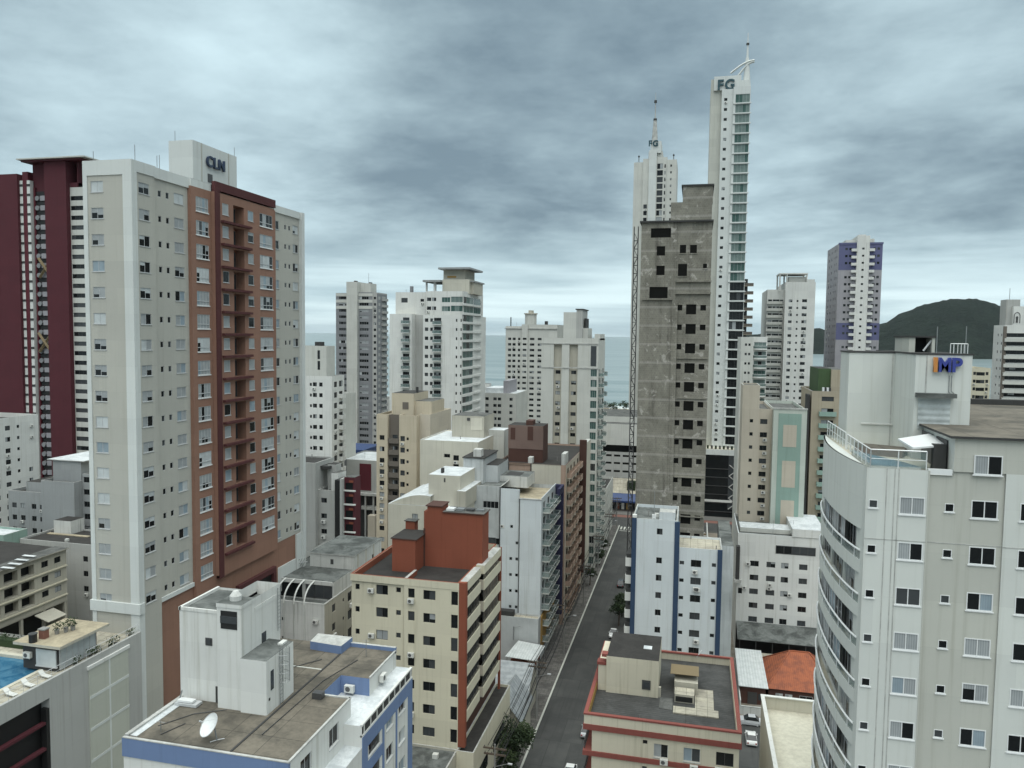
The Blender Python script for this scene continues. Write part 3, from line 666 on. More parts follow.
    for (x, y, z, h) in ((-60.6, 74, top, 1.8), (-61, 78.5, top, 1.7), (-66, 74, top, 1.3), (-66, 88, zt, 1.5), (-63.3, 97, zt, 1.4)):
        b = MB(); b.tube((x, y, z), (x, y, z+h), .035, 'steel', 5); B.part('lightning_rod', b)
    B.finish()
cln_tower()
# ---- its garage block with the pool deck
def podium():
    X, Z = -60.0, 31.0
    B = Bld('garage_podium', 'grey garage block with pool terrace on top below the beige tower', 'parking garage', (-80, 55, 0), near=True)
    B.side('right', 20, 72.8, X, 0, Z, 'mid_grey', [(49.0, 22.2, 18.5, 0, 'recess:black')], [10.8])
    B.side('front', -120, X, 20, 0, Z, 'mid_grey'); B.W.face([(-120, 68.6, 0), (-120, 20, 0), (-120, 20, Z), (-120, 68.6, Z)], 'mid_grey'); B.W.face([(-68, 68.6, 0), (-120, 68.6, 0), (-120, 68.6, Z), (-68, 68.6, Z)], 'mid_grey'); B.W.face([(-68, 85, 0), (-68, 68.6, 0), (-68, 68.6, Z), (-68, 85, Z)], 'mid_grey')
    # terrace floor with a hole for the pool
    zf = Z-.6; px0, px1, py0, py1 = -82, -64.0, 42, 65.0
    for (a, b_, c, d) in ((-120, px0, 20, 68.6), (px1, X-.2, 20, 73), (px0, px1, 20, py0), (px0, px1, py1, 68.6), (-68, px1, 68.6, 73), (-68, -66.6, 73, 85)):
        if a < b_: B.R.face([(a, c, zf), (b_, c, zf), (b_, d, zf), (a, d, zf)], 'roof_beige')
    b = MB(); 
    for k in range(5): b.box(X-.6, X-.1, 38, 60.0, 16.6+k*2.55, 16.85+k*2.55, 'maroon')
    b.box(X-1.2, X-.9, 38, 60, 10.9, 29.2, 'black'); b.box(X-.7, X-.05, 59.7, 60.1, 10.8, 28.3, 'black'); B.part('garage_opening', b)  # back and end of the opening painted black for the shade inside
    b = MB(); b.box(X, X+.12, 65.0, 70.6, 13, 30.0, 'mesh_panel'); b.box(X, X+.2, 64.8, 70.8, 30.0, 30.35, 'white_wall')
    for k in range(4): b.box(X+.12, X+.15, 65, 70.6, 16.6+k*3.4, 16.9+k*3.4, 'cln_trim')
    for k in range(1, 2): b.box(X+.12, X+.155, 67.7, 67.9, 13, 30, 'cln_trim')
    B.part('mesh_screen', b)
    b = MB()
    for k in range(3): b.box(X, X+.1, 59.5+k*4, 62.6+k*4, 9.4, 12.2, 'dark_wall')
    b.box(X, X+.5, 58, 72.7, 12.6, 12.9, 'dark_frame'); B.part('vent_grille', b)
    b = MB(); b.box(X-.35, X-.02, 20, 64.0, Z-.6, Z+.02, 'mid_grey'); b.box(X-.35, X-.02, 64.0, 72.8, Z-.6, Z+.02, 'mid_grey'); B.part('parapet', b)
    B.part('railing', railing_mb([(X-.18, 38, Z-.05), (X-.18, 63.8, Z-.05)], 1.0, 'alum', .04, 1.6))
    B.part('railing', railing_mb([(X-.18, 65, Z-.05), (X-.18, 72.6, Z-.05)], 1.0, 'alum', .04, 1.6))
    b = MB(); b.face([(px0, py0, zf-.25), (px1, py0, zf-.25), (px1, py1, zf-.25), (px0, py1, zf-.25)], 'pool_water')
    pw = B.part('pool', b)
    b = MB(); b.box(px0-.5, px0, py0-.5, py1+.5, zf-.3, zf+.06, 'terrace_tile'); b.box(px1, px1+.45, py0-.5, py1+.5, zf-.3, zf+.06, 'terrace_tile'); b.box(px0, px1, py1, py1+.5, zf-.3, zf+.06, 'terrace_tile'); b.box(px0, px1, py0-.5, py0, zf-.3, zf+.06, 'terrace_tile'); piece('pool_edge', b, pw)
    # club room on the terrace
    y0, y1, x0, x1, zr = 60.8, 68.2, -66.4, -61.3, 33.0
    c = MB(); c.box(x0+.4, x1-.5, y0+2.2, y1, zf, zr, 'dark_wall')
    c.box(x1-.52, x1-.4, y0+2.4, y1-.2, zf+.1, zr-.25, 'pane_blind')
    for k in range(7): c.box(x1-.41, x1-.36, y0+2.4+k*.78, y0+2.48+k*.78, zf+.1, zr-.25, 'alum')
    c.box(-64.3, x1-.6, y0+2.08, y0+2.2, zf+.5, zr-.4, 'pane_blind'); c.box(-64.4, x1-.5, y0+2.06, y0+2.2, zf+.38, zf+.5, 'alum')
    cr = B.part('club_room', c)
    r = MB(); r.box(x0-.2, x1+.4, y0+1.6, y1+.9, zr, zr+.28, 'cream_dull', 'roof_sand'); piece('roof', r, cr)
    o = obj('air_conditioner', AC_ME, cr, (-65.2, y0+2.2, 31.6))
    b = MB(); b.box(-82, -67.4, 66.6, 67.4, zf, zf+.8, 'leaf_mid'); 
    for k in range(500):
        x, y, z = rng.uniform(-82, -67.2), rng.uniform(66.4, 67.6), zf+rng.uniform(.5, 1.25); r_ = .16
        a = Vector((rng.uniform(-1, 1), rng.uniform(-1, 1), rng.uniform(-1, 1))).normalized()*r_; c_ = Vector((rng.uniform(-1, 1), rng.uniform(-1, 1), rng.uniform(-1, 1))).normalized()*r_
        p = Vector((x, y, z)); b.face([p-a, p+c_, p+a], rng.choice(('leaf_mid', 'leaf_dark', 'leaf_light')))
    single('hedge', b, (-74, 67, zf), 'low clipped green hedge along the far edge of the pool', 'hedge')
    B.finish()
    return zf
ZF = podium()
# ---- blue and white block with the roof tank, lower left
def blue_block():
    B = Bld('apartment_block', 'white block with blue bands, brown flat roof and tall white roof tank', 'apartment block', (-32, 54, 0), near=True)
    Z = 36.0; x0, x1, y0, y1 = -38.9, -25.9, 45.2, 64.3; fz = [33.2-2.75*k for k in range(10)]
    B.side('front', x0, -31.2, y0, 0, Z-1.3, 'white_wall', [(-36.9, 1.5, 1.3, -1.9, 'slide'), (-33.6, 1.5, 1.3, -1.9, 'slide')], fz)
    B.side('front', -31.2, x1, y0, 0, Z-1.3, 'white_wall', [(-29.6, 1.4, 1.3, -1.9, 'slide')], fz)
    B.W.box(x0-.06, x1+.02, y0-.08, y0+.18, Z-1.3, Z+.05, 'blue_paint'); B.W.box(-31.4, -31.1, y0-.05, y0, 0, Z-1.3, 'blue_paint'); B.W.box(-32.4, -31.4, y0-.02, y0, 0, Z-1.3, 'blue_paint')
    B.side('left', y0, y1, x0, 0, Z, 'white_wall'); B.side('back', x0, x1, y1, 0, Z, 'white_wall')
    # setback top storey on the street side: wall, then a white terrace notch
    B.side('right', y0, 54.8, x1, Z-3.2, Z, 'white_wall', [(51.9, 1.6, 1.5, -2.3, 'slide'), (47.6, 1.6, 1.5, -2.3, 'slide')], [Z])
    B.W.face([(x1-2.6, 58.4, Z-1.5), (x1, 58.4, Z-1.5), (x1, 58.4, Z), (x1-2.6, 58.4, Z)], 'blue_paint'); B.W.face([(x1-2.6, 54.8, Z-1.5), (x1-2.6, 58.4, Z-1.5), (x1-2.6, 58.4, Z), (x1-2.6, 54.8, Z)], 'blue_paint')
    B.W.face([(x1, 58.4, Z-1.5), (x1, y1, Z-1.5), (x1, y1, Z), (x1, 58.4, Z)], 'white_wall'); B.W.face([(x1, 54.8, Z-1.5), (x1-2.6, 54.8, Z-1.5), (x1-2.6, 54.8, Z), (x1, 54.8, Z)], 'white_wall')
    P = [(x0, y0), (x1, y0), (x1, 54.8), (x1-2.6, 54.8), (x1-2.6, 58.4), (x1, 58.4), (x1, y1), (x0, y1)]
    B.R.face([(*p, Z) for p in P], 'roof_brown')
    # lower street front with blue bays
    xs = -24.4; zt = Z-1.5
    B.R.face([(x1, 53.6, zt), (xs, 53.6, zt), (xs, y1+.1, zt), (x1, y1+.1, zt)], 'roof_white'); B.R.face([(x1-2.6, 54.8, zt), (x1, 54.8, zt), (x1, 58.4, zt), (x1-2.6, 58.4, zt)], 'roof_white')
    cols = [(56.0, 2.3, 1.5, -2.2, 'mull3'), (59.2, 1.5, 1.25, -2.0, 'grey'), (62.0, 1.5, 1.25, -2.0, 'grey'), (52.2, 1.2, 1.25, -2.0, 'grey'), (48.5, 2.0, 1.3, -2.0, 'grey')]
    B.side('right', 53.6, y1+.1, xs, 0, zt-.9, 'white_wall', cols, [zt-.95-2.75*k for k in range(11)])
    B.side('right', y0, 53.6, xs, 0, Z-3.2, 'white_wall', cols, [zt-.95-2.75*k for k in range(11)])
    B.W.face([(x1, y0, 0), (xs, y0, 0), (xs, y0, Z-3.2), (x1, y0, Z-3.2)], 'white_wall'); B.W.face([(x1, y0, Z-3.2), (xs, y0, Z-3.2), (xs, 53.6, Z-3.2), (x1, 53.6, Z-3.2)], 'roof_white')
    B.W.face([(x1, 53.6, Z-3.2), (xs, 53.6, Z-3.2), (xs, 53.6, zt), (x1, 53.6, zt)], 'white_wall'); B.W.face([(xs, y1+.1, 0), (x1, y1+.1, 0), (x1, y1+.1, zt), (xs, y1+.1, zt)], 'white_wall')
    b = MB()
    b.box(xs, xs+.06, 53.6, y1+.1, zt-2.1, zt-.9, 'blue_paint'); b.box(xs, xs+.06, 57.6, 57.95, 0, zt-2.1, 'blue_paint'); b.box(xs, xs+.06, 60.5, 60.8, 0, zt-2.1, 'blue_paint'); b.box(xs, xs+.06, 63.4, y1+.12, 0, zt-2.1, 'blue_paint'); b.box(xs, xs+.06, 53.6, 54.6, 0, zt-2.1, 'blue_paint'); b.box(xs, xs+.05, 50.2, 51.2, 0, zt-2.1, 'blue_paint')
    for k in range(11): b.box(xs, xs+.05, 54.62, 57.58, zt-4.35-2.75*k, zt-3.4-2.75*k, 'blue_paint')
    B.part('blue_band', b)
    b = MB(); b.box(xs-.16, xs+.04, 53.6, y1+.1, zt-.9, zt-.75, 'white_wall'); b.box(xs-.16, xs+.04, 53.6, y1+.1, zt-.02, zt+.12, 'white_wall'); b.box(xs-.12, xs-.05, 53.7, y1, zt-.75, zt-.02, 'dark_wall')
    for k in range(9): b.box(xs-.14, xs, 54+k*1.25, 54.14+k*1.25, zt-.75, zt-.02, 'white_wall')
    B.part('railing', b)
    b = MB(); b.box(x0-.05, x0+.25, y0+.2, y1, Z, Z+.18, 'coping'); b.box(x0+.25, x0+.8, y0+.4, 57.3, Z, Z+.03, 'roof_white'); b.box(x1-.12, x1+.05, y0-.05, 54.8, Z, Z+.1, 'coping'); b.box(x0, x1, y0-.1, y0+.1, Z+.05, Z+.12, 'coping'); b.box(x1-.1, x1+.05, 58.5, y1, Z, Z+.1, 'coping'); b.box(x1-2.8, x1, 54.62, 54.8, Z, Z+.1, 'coping')
    b.box(-30.55, -30.4, y0+.3, y1-1, Z, Z+.06, 'dark_wall')
    b.box(-34.6, -30.6, 58.9, 59.05, Z, Z+.03, 'kerb_paint'); B.part('roof_edge', b)
    for pts in (((-37.6, 47.2), (-36.2, 49.4), (-34.2, 50.6)), ((-36.6, 46.2), (-35.9, 48.0)), ((-29.6, 48.0), (-29.4, 57.0), (-28.4, 61.5)), ((-34.0, 57.6), (-31.5, 60.8))):
        b = MB(); [b.tube((*p, Z+.05), (*q, Z+.05), .035, 'dark_steel', 5) for p, q in zip(pts, pts[1:])]; B.part('roof_cable', b)
    for x, y, h in ((-37.9, 55.8, 2.4), (-28.0, 62.4, 1.6), (-36.9, 46.6, .8)):
        b = MB(); b.tube((x, y, Z), (x, y, Z+h), .03, 'steel', 5); b.tube((x-.35, y, Z+h*.9), (x+.35, y, Z+h*.9), .02, 'steel', 4); B.part('antenna', b)
    b = MB(); b.prism([(-33.6, 62.6), (-30.4, 62.3), (-30.3, y1+.2), (-33.8, y1+.2)], Z-.2, Z+.75, 'blue_paint', 'coping'); b.prism([(-30.3, y1-.2), (x1, y1-.2), (x1, y1+.1), (-30.3, y1+.1)], Z-.2, Z+.35, 'blue_paint', 'coping'); B.part('parapet', b)
    # roof tank, lift shaft and machine room
    b = MB(); b.box(-38.9, -35.1, 51.5, 56.5, Z, 43.3, 'white_wall', skip='t'); b.box(-35.1, -33.0, 50.8, 56.4, Z, 44.2, 'white_wall', skip='t'); b.box(-35.12, -32.95, 50.75, 52.6, 43.95, 44.25, 'white_wall', 'roof_mold')
    b.box(-34.75, -33.35, 50.76, 50.79, 42.3, 43.7, 'black'); b.box(-34.75, -33.35, 50.70, 50.76, 42.75, 43.3, 'pane_grey'); b.box(-36.6, -36.0, 51.46, 51.5, 40.5, 41.1, 'dark_frame'); b.box(-36.5, -36.1, 51.43, 51.47, 40.6, 41.0, 'pane_grey'); b.box(-35.75, -35.25, 51.46, 51.5, Z, Z+1.3, 'dark_wall')
    b.face([(-38.9, 51.5, 43.1), (-33.0, 51.5, 43.1), (-33.0, 56.5, 43.1), (-38.9, 56.5, 43.1)], 'roof_mold'); b.box(-38.95, -38.75, 51.45, 56.55, 43.1, 43.35, 'white_wall'); b.box(-38.9, -35.1, 51.45, 51.6, 43.1, 43.35, 'white_wall'); b.box(-33.15, -32.97, 52.6, 56.45, 43.1, 43.45, 'white_wall')
    b.box(-33.0, -32.96, 53.6, 54.2, 39.2, 41.0, 'pane_grey')
    tk = B.part('water_tank', b)
    b = MB(); b.tube((-34.1, 51.8, 44.25), (-34.1, 51.8, 44.6), .45, 'white_aged', 12); b.tube((-34.1, 51.8, 44.6), (-34.1, 51.8, 44.95), .45, 'white_aged', 12, .2); piece('vent_cap', b, tk)
    b = MB(); b.box(-33.0, -30.8, 50.6, 54.6, Z, 40.2, 'white_wall', 'roof_mold'); b.box(-30.8, -30.76, 51.2, 51.6, 37.7, 39.2, 'pane_grey'); b.box(-31.6, -31.2, 53.6, 54.4, 40.2, 40.35, 'white_wall'); b.box(-30.8, -30.77, 50.9, 51.1, 37.0, 37.2, 'black'); mr = B.part('machine_room', b)
    def ladder(x, y, z0, z1, cage, par):
        b = MB()
        for s_ in (-.22, .22): b.bar((x, y+s_, z0), (x, y+s_, z1), .045, 'steel')
        k = z0+.2
        while k < z1: b.bar((x, y-.22, k), (x, y+.22, k), .03, 'steel'); k += .3
        if cage:
            for zz in [cage+i*.7 for i in range(int((z1-cage)/.7)+1)]:
                pts = [(x+.7*math.sin(a), y+.38*math.cos(a), zz) for a in [math.pi*i/8 for i in range(9)]]
                for p, q in zip(pts, pts[1:]): b.bar(p, q, .03, 'steel')
            for i in range(1, 8, 1):
                a = math.pi*i/8; b.bar((x+.7*math.sin(a), y+.38*math.cos(a), cage), (x+.7*math.sin(a), y+.38*math.cos(a), z1), .022, 'steel')
        piece('ladder', b, par)
    ladder(-30.7, 52.6, Z, 40.6, 37.9, mr); ladder(-32.85, 56.0, 40.4, 44.0, 0, tk)
    b = MB(); b.box(-38.5, -36.6, 50.2, 51.0, Z+.05, Z+.25, 'alum'); b.box(-38.3, -37.0, 50.3, 50.8, Z+.3, Z+.45, 'white_metal'); b.bar((-38.6, 50.9, Z), (-38.1, 50.6, Z+1.1), .09, 'steel')
    B.part('roof_hatch', b)
    obj('air_conditioner', AC_ME, B.root, (x1-1.7, 58.4, Z-1.25)); obj('air_conditioner', AC_ME, B.root, (x1+.05, 60.6, Z-1.1), R(90))
    b = MB(); b.box(x1-2.9, x1-2.1, 53.9, 54.5, Z, Z+.5, 'dark_frame'); B.part('roof_vent', b)
    B.finish()
    t = thing('satellite_dish', 'large white mesh satellite dish on the brown roof of the blue banded block', 'satellite dish', (-32.3, 46.5, Z))
    b = MB(); n, rr = 28, .82
    ax = Vector((-.40, -.62, .60)).normalized(); u = ax.cross(Vector((0, 0, 1))).normalized(); w = ax.cross(u); c = Vector((-32.7, 46.6, Z+.95))
    rings = []
    for k in range(1, 5):
        r_ = rr*k/4; rings.append([c + ax*(.3*(k/4)**2) + (u*math.cos(6.2832*i/n)+w*math.sin(6.2832*i/n))*r_ for i in range(n)])
    for a_, b_ in zip(rings, rings[1:]):
        for i in range(n): b.face([a_[i], a_[(i+1) % n], b_[(i+1) % n], b_[i]], 'white_metal'); 
    b.face(rings[0], 'white_metal')
    for i in range(n): b.bar(rings[-1][i], rings[-1][(i+1) % n], .04, 'alum')
    d = piece('dish', b, t)
    b = MB(); tip = c+ax*1.0
    for i in (0, 9, 18): b.bar(rings[-1][i], tip, .02, 'alum')
    b.tube(tip-ax*.1, tip+ax*.12, .06, 'alum', 8); piece('feed_horn', b, t)
    b = MB(); b.tube((-32.3, 46.6, Z), (-32.5, 46.6, Z+.9), .05, 'steel', 8); b.bar((-32.3, 46.6, Z+.02), (-31.9, 46.9, Z+.02), .06, 'steel'); b.bar((-32.3, 46.6, Z+.02), (-32.6, 46.2, Z+.02), .06, 'steel'); piece('stand', b, t)
blue_block()
# ---- cream block with brick red roof rooms
def cream_block():
    B = Bld('apartment_block', 'cream block with brick red lift rooms on the roof and striped street balconies', 'apartment block', (-35, 103, 0), near=True, ac=False)
    Y, Z, x0, x1, xr = 93.0, 33.0, -43.8, -28.75, -27.8; y1 = 112.0
    fl = floors(29.9, 3.05, 9)
    c = [(SX(357.5, 597, Y), .6, .75, .95, 'smalldark'), (SX(382, 598, Y), 1.65, 1.3, .55, 'dark'), (SX(398.5, 598, Y), .65, .68, 1.05, 'smalldark')]
    B.side('front', x0, -36.3, Y, 0, Z, 'cream', c, fl)
    c = [(SX(412, 600, Y), .9, 1.25, .6, 'smalldark'), (SX(430, 601, Y), 1.65, 1.25, .55, 'dark'), (SX(456, 606, Y)-.12, .9, 1.8, .15, 'smalldark')]
    B.side('front', -36.3, x1, Y-.25, 0, Z, 'cream', c, fl)
    B.W.box(-36.32, -36.28, Y-.25, Y, 0, Z, 'cream')
    B.side('left', Y, y1, x0, 0, Z, 'cream', [(97, 1.2, 1.2, .6, 'dark'), (103, .6, .7, 1.0, 'smalldark'), (108, 1.2, 1.2, .6, 'dark')], fl)
    B.side('back', x0, x1, y1, 0, Z, 'cream'); B.side('right', Y-.25, y1, x1, 0, Z, 'brown_wall', [(96.4, 4.6, 2.0, .2, 'door'), (105.5, 8.0, 2.0, .2, 'door')], fl[:6], .1)  # wall behind the balconies painted dark for the shade of the recess
    B.R.face([(x0, Y-.2, Z-.9), (x1, Y-.2, Z-.9), (x1, y1, Z-.9), (x0, y1, Z-.9)], 'roof_dark')
    b = MB()
    for q in ((x0-.05, x1, Y-.3, Y-.05), (x0-.05, x0+.25, Y-.05, y1), (x1-.25, x1+.02, Y-.05, y1), (x0, x1, y1-.25, y1+.05)): b.box(*q, Z-.9, Z+.02, 'cream', 'terracotta_paint')
    b.box(x0+.25, x1-.3, Y-.05, Y+.03, Z-.9, Z-.05, 'terracotta_paint'); b.box(x0+.25, x0+.3, Y, y1, Z-.9, Z-.05, 'terracotta_paint')
    b.box(-36.6, -36.2, Y+.05, Y+4.4, Z-.9, Z-.25, 'terracotta_paint', 'coping'); B.part('parapet', b)
    b = MB()                                            # street side: white and dark balcony bands, brick red fins
    fz = [Z-.2]+fl
    B2 = MB()
    for (a, c_, dx) in ((Y-.2, 99.7, 0), (100.5, 110.2, .25)):
        b.box(xr+dx-.35, xr+dx+.02, a-.05, a+.55, 11.3, Z+.1, 'terracotta_paint') if not dx else b.box(xr+dx-.3, xr+dx+.02, c_-.3, c_+.1, 11.3, Z+.1, 'terracotta_paint')
    B.part('brick_red_fin', b); b = MB(); b.box(x1-.02, xr-.02, Y-.28, Y+.3, 11.3, Z+.08, 'terracotta_paint'); B.part('brick_red_fin', b)
    bl = {}
    for dx, a, c_ in ((0.0, Y+.36, 99.7), (.25, 100.6, 109.9)):
        L = c_-a; w = MB(); d = xr+dx-x1
        w.box(-L/2, L/2, -d, -d+.14, -.25, 1.15, 'cream'); w.box(-L/2, L/2, -d+.14, 0, -.25, -.05, 'cream_dull'); w.box(-L/2, -L/2+.14, -d+.14, 0, -.05, 1.15, 'terracotta_paint' if not dx else 'sand_pink'); w.box(L/2-.14, L/2, -d+.14, 0, -.05, 1.15, 'cream')
        B.repeat('balcony', w, [(x1, (a+c_)/2, z, 1) for z in fl[:6]])
        q = MB(); q.box(-L/2+.16, L/2-.16, -d+.2, -d+.24, 1.15, 2.78, 'pane_dark'); [q.box(-L/2+.16+j*(L-.32)/5-.03, -L/2+.16+j*(L-.32)/5+.03, -d+.17, -d+.2, 1.15, 2.78, 'dark_frame') for j in range(6)]; B.repeat('balcony_glazing', q, [(x1, (a+c_)/2, z, 1) for z in fl[:6]])  # dark panes added above the parapets to blacken the shaded balcony gaps
    for dx, a, c_ in ((0.0, Y+.3, 99.7), (.25, 100.6, 109.9)):
        w = MB(); w.box(x1, xr+dx, a, c_, Z-1.1, Z+.1, 'cream', 'coping'); B.part('parapet', w)
    B.ac([(SX(371.5, 590, Y), Y, fl[0]+.75, 0), (SX(412, 610, Y), Y-.25, fl[0]-.05, 0), (SX(372, 640, Y), Y, fl[2]+.75, 0), (SX(412, 690, Y), Y-.25, fl[3]+1.9, 0), (SX(412, 700, Y), Y-.25, fl[5]-.05, 0)])
    # roof rooms
    zr = Z-.9
    b = MB(); b.box(-40.1, -36.7, 98.0, 103, zr, 36.6, 'terracotta_paint'); b.box(-36.7, -28.1, 101.4, 104.6, zr, 39.95, 'terracotta_paint'); b.box(-36.2, -34.1, 101.38, 104.4, zr, 40.7, 'terracotta_paint'); b.box(-36.4, -33.95, 101.2, 104.5, 40.7, 40.85, 'brown_wall'); b.box(-40.3, -36.5, 97.9, 103.1, 36.6, 36.75, 'brown_wall', 'roof_dark'); b.box(-40.1, -38.7, 103.02, 104.4, zr, 37.9, 'terracotta_paint')
    b.box(-40.3, -38.5, 102.9, 104.5, 37.9, 38.0, 'brown_wall', 'roof_grey'); b.box(-33.9, -27.9, 101.2, 104.8, 39.95, 40.1, 'brown_wall', 'roof_grey'); b.box(-36.75, -36.5, 101.3, 101.38, zr, 37.5, 'brown_wall')
    for k in range(4): b.box(-33.6+k*1.4, -32.5+k*1.4, 102+.2*k, 103.2, 40.1, 40.4, ('white_metal', 'steel', 'dark_steel', 'steel')[k])
    B.part('lift_room', b)
    b = MB(); b.box(-40.9, -37.2, Y+1.4, Y+2.4, zr+.003, zr+.05, 'roof_white'); B.part('roof_patch', b)
    # podium
    B.body(x1+.02, -26.4, Y-1, y1, 0, 11.2, 'cream', deck='roof_dark', par=.4); w = MB()
    w.box(-26.4, -26.36, 94.5, 99, 5.8, 7.6, 'pane_dark'); w.box(-26.4, -26.36, 102, 108, 5.8, 7.6, 'pane_dark'); w.box(-26.4, -26.36, 95, 108, 1.0, 3.0, 'dark_wall'); B.part('shop_front', w)
    B.body(-43.6, x1, 84, Y-.3, 0, 11.0, 'cream_dull', deck='roof_mold', par=.3)
    B.finish()
cream_block()
# ---- pale tower on the right with curved balconies
def imp_tower():
    B = Bld('apartment_tower', 'pale tower with curved balconies and orange and blue IMP sign on its tank', 'apartment tower', (20, 62, 0), near=True)
    Y, XL, Z = 50.0, 10.3, 57.2
    fc = [55.0-2.78*k for k in range(19)]
    w = lambda px, py, ww, h, st: (SX(px, py, Y), ww, h, -h/2, st)
    x2, x3 = SX(929, 480, Y), SX(1004, 520, Y)
    B.side('front', XL, x2, Y, 0, Z, 'imp_pale', [w(873.5, 498, .5, .5, 'flushbath'), w(912, 505, 1.4, 1.08, 'flush')], fc, .03)
    B.side('front', x2+.02, x3, Y+.12, 0, Z, 'imp_beige', [w(950, 508, .5, .5, 'flushbath'), w(985, 512, 1.42, 1.08, 'flush')], fc, .03)
    B.side('front', x3, 32, Y, 0, Z, 'imp_pale', [(19.35, 1.42, 1.08, -.54, 'flush'), (23, 1.42, 1.08, -.54, 'flush'), (27, .5, .5, -.25, 'flushbath'), (29.5, 1.42, 1.08, -.54, 'flush')], fc, .03)
    for xx in (x2, x3): B.W.face([(xx+.01, Y, 0), (xx+.01, Y+.12, 0), (xx+.01, Y+.12, Z), (xx+.01, Y, Z)], 'imp_pale')
    # left flank with glazing behind the balconies
    B.side('left', Y, 66, XL, 0, Z, 'imp_pale', [(54.0, 3.4, 2.1, -1.3, 'bglass'), (58.4, 4.2, 2.1, -1.3, 'bglass'), (62.9, 3.6, 2.1, -1.3, 'bglass')], fc[1:])
    B.side('left', Y, 66, XL, 0, 0.01, 'imp_pale')
    B.side('right', Y, 79, 32, 0, Z+2, 'imp_pale', [(58, 1.4, 1.2, -.6, 'slide'), (68, 1.4, 1.2, -.6, 'slide')], fc); B.side('back', 14, 32, 79, 0, Z+2, 'imp_pale'); B.side('back', XL, 14, 66, 0, Z, 'imp_pale'); B.side('left', 66, 79, 14, 0, Z, 'imp_pale')
    zf = Z-.25
    B.R.face([(XL, Y, zf), (15.05, Y, zf), (15.05, 64, zf), (XL, 64, zf)], 'terrace_tile'); B.R.face([(XL, 64, zf), (14, 64, zf), (14, 66, zf), (XL, 66, zf)], 'terrace_tile')
    # penthouse on the right
    zp = 59.2
    B.side('front', 15.05, 32, Y, Z, zp, 'imp_beige', [], []); B.W.face([(15.05, 63, zf), (15.05, Y, zf), (15.05, Y, zp), (15.05, 63, zp)], 'imp_pale')
    B.R.box(14.75, 32.2, Y-.25, 79.2, zp, zp+.14, 'dark_wall', 'roof_brown'); B.R.box(22.5, 31, 56, 56.6, zp+.14, zp+.9, 'white_wall', 'coping'); B.R.box(20.6, 30, 75, 76, zp+.14, zp+.6, 'dark_wall', 'roof_dark')
        # sign tank
    ty0, ty1 = 56.5, 68.0; tz = SZ(945, 355, ty0); tl = 62.0; tx0, tm, tx1 = SX(848, 390, tl), SX(915, 380, ty0), SX(971.5, 380, ty0); tzl = SZ(880, 353, tl)
    t = MB(); t.box(tm, tx1, ty0, ty1, zf, tz, 'imp_pale', 'roof_grey'); t.box(tx0, tm+.4, tl, 65.4, zf, tzl, 'imp_pale', 'roof_grey'); t.box(tm-.06, tx1+.06, ty0-.06, ty1+.06, tz, tz+.1, 'dark_wall', 'roof_dark'); t.box(tx0-.06, tm+.3, tl-.06, 65.5, tzl, tzl+.1, 'dark_wall', 'roof_dark')
    for px, y_, z_ in ((892, tl, tzl), (926, ty0, tz)):
        x = SX(px, 380, y_); t.box(x-.04, x+.04, y_-.03, y_, zf, z_, 'coping')
    t.box(tx0+1.0, tx0+3.4, tl-.12, tl, 58.6, 58.7, 'white_wall')
    tank = B.part('water_tank', t)
    s = MB(); xa, xb = SX(918, 405, ty0), SX(950, 405, ty0); s.box(xa, xb, ty0-.08, ty0, 59.0, SZ(930, 397, ty0), 'shutter'); s.box(xa-.2, xb+.2, ty0-.7, ty0, SZ(930, 397, ty0), SZ(930, 397, ty0)+.28, 'roof_mold'); piece('roller_shutter', s, tank)
    zs = SZ(945, 371.5, ty0)
    L = letters('sign_letters', 'I', 1.32, .25, 'sign_orange', tank, (SX(934.5, 364, ty0), ty0-.2, zs), 0, .045)
    L = letters('sign_letters', 'M', 1.32, .25, 'sign_blue', tank, (SX(943.7, 364, ty0), ty0-.2, zs), 0, .035, .8); L = letters('sign_letters', 'P', 1.32, .25, 'sign_blue', tank, (SX(955.6, 364, ty0), ty0-.2, zs), 0, .035, .95)
    s = MB(); x = SX(951, 372, ty0)
    for p, q in (((x-.1, 1), (x-.1, -.6)), ((x-.1, -.6), (x+.25, -1.0)), ((x+.05, 1), (x+.05, -.5)), ((x+.05, -.5), (x+.4, -.9))): s.bar((p[0], ty0-.06, zs-.95+p[1]*.7), (q[0], ty0-.06, zs-.95+q[1]*.7), .035, 'steel')
    piece('cable_conduit', s, tank)
    s = MB(); ma, mb_ = SX(909, 345, 60), SX(935, 345, 60); s.box(ma, ma+.4, 60, 64, tz+.1, tz+1.15, 'imp_beige'); s.box(mb_-.2, mb_, 60, 64, tz+.1, tz+1.15, 'imp_beige'); s.box(ma-.1, mb_+.1, 59.9, 64, tz+1.15, tz+1.27, 'dark_wall'); s.box(ma+.4, mb_-.2, 61.5, 61.6, tz+.1, tz+1.15, 'dark_wall'); s.bar((ma+1.0, 60.2, tz+.2), (ma+1.5, 60.2, tz+.95), .1, 'white_metal'); piece('machine_room', s, tank)
    s = MB()
    pa_ = SX(954, 345, 57.5)
    for xx in (0, .45, .85):
        for yy in (57.5, 58.2): s.bar((pa_+xx, yy, tz+.1), (pa_+xx, yy, tz+.75), .04, 'white_metal')
    for yy in (57.5, 58.2): s.bar((pa_, yy, tz+.75), (pa_+.85, yy, tz+.75), .04, 'white_metal')
    piece('pipe_rack', s, tank)
    for (x, y, h) in ((SX(937, 340, 58), 58, 1.9), (SX(966, 340, 62), 62, 2.0)):
        s = MB(); s.tube((x, y, tz), (x, y, tz+h), .03, 'steel', 5); piece('antenna', s, tank)
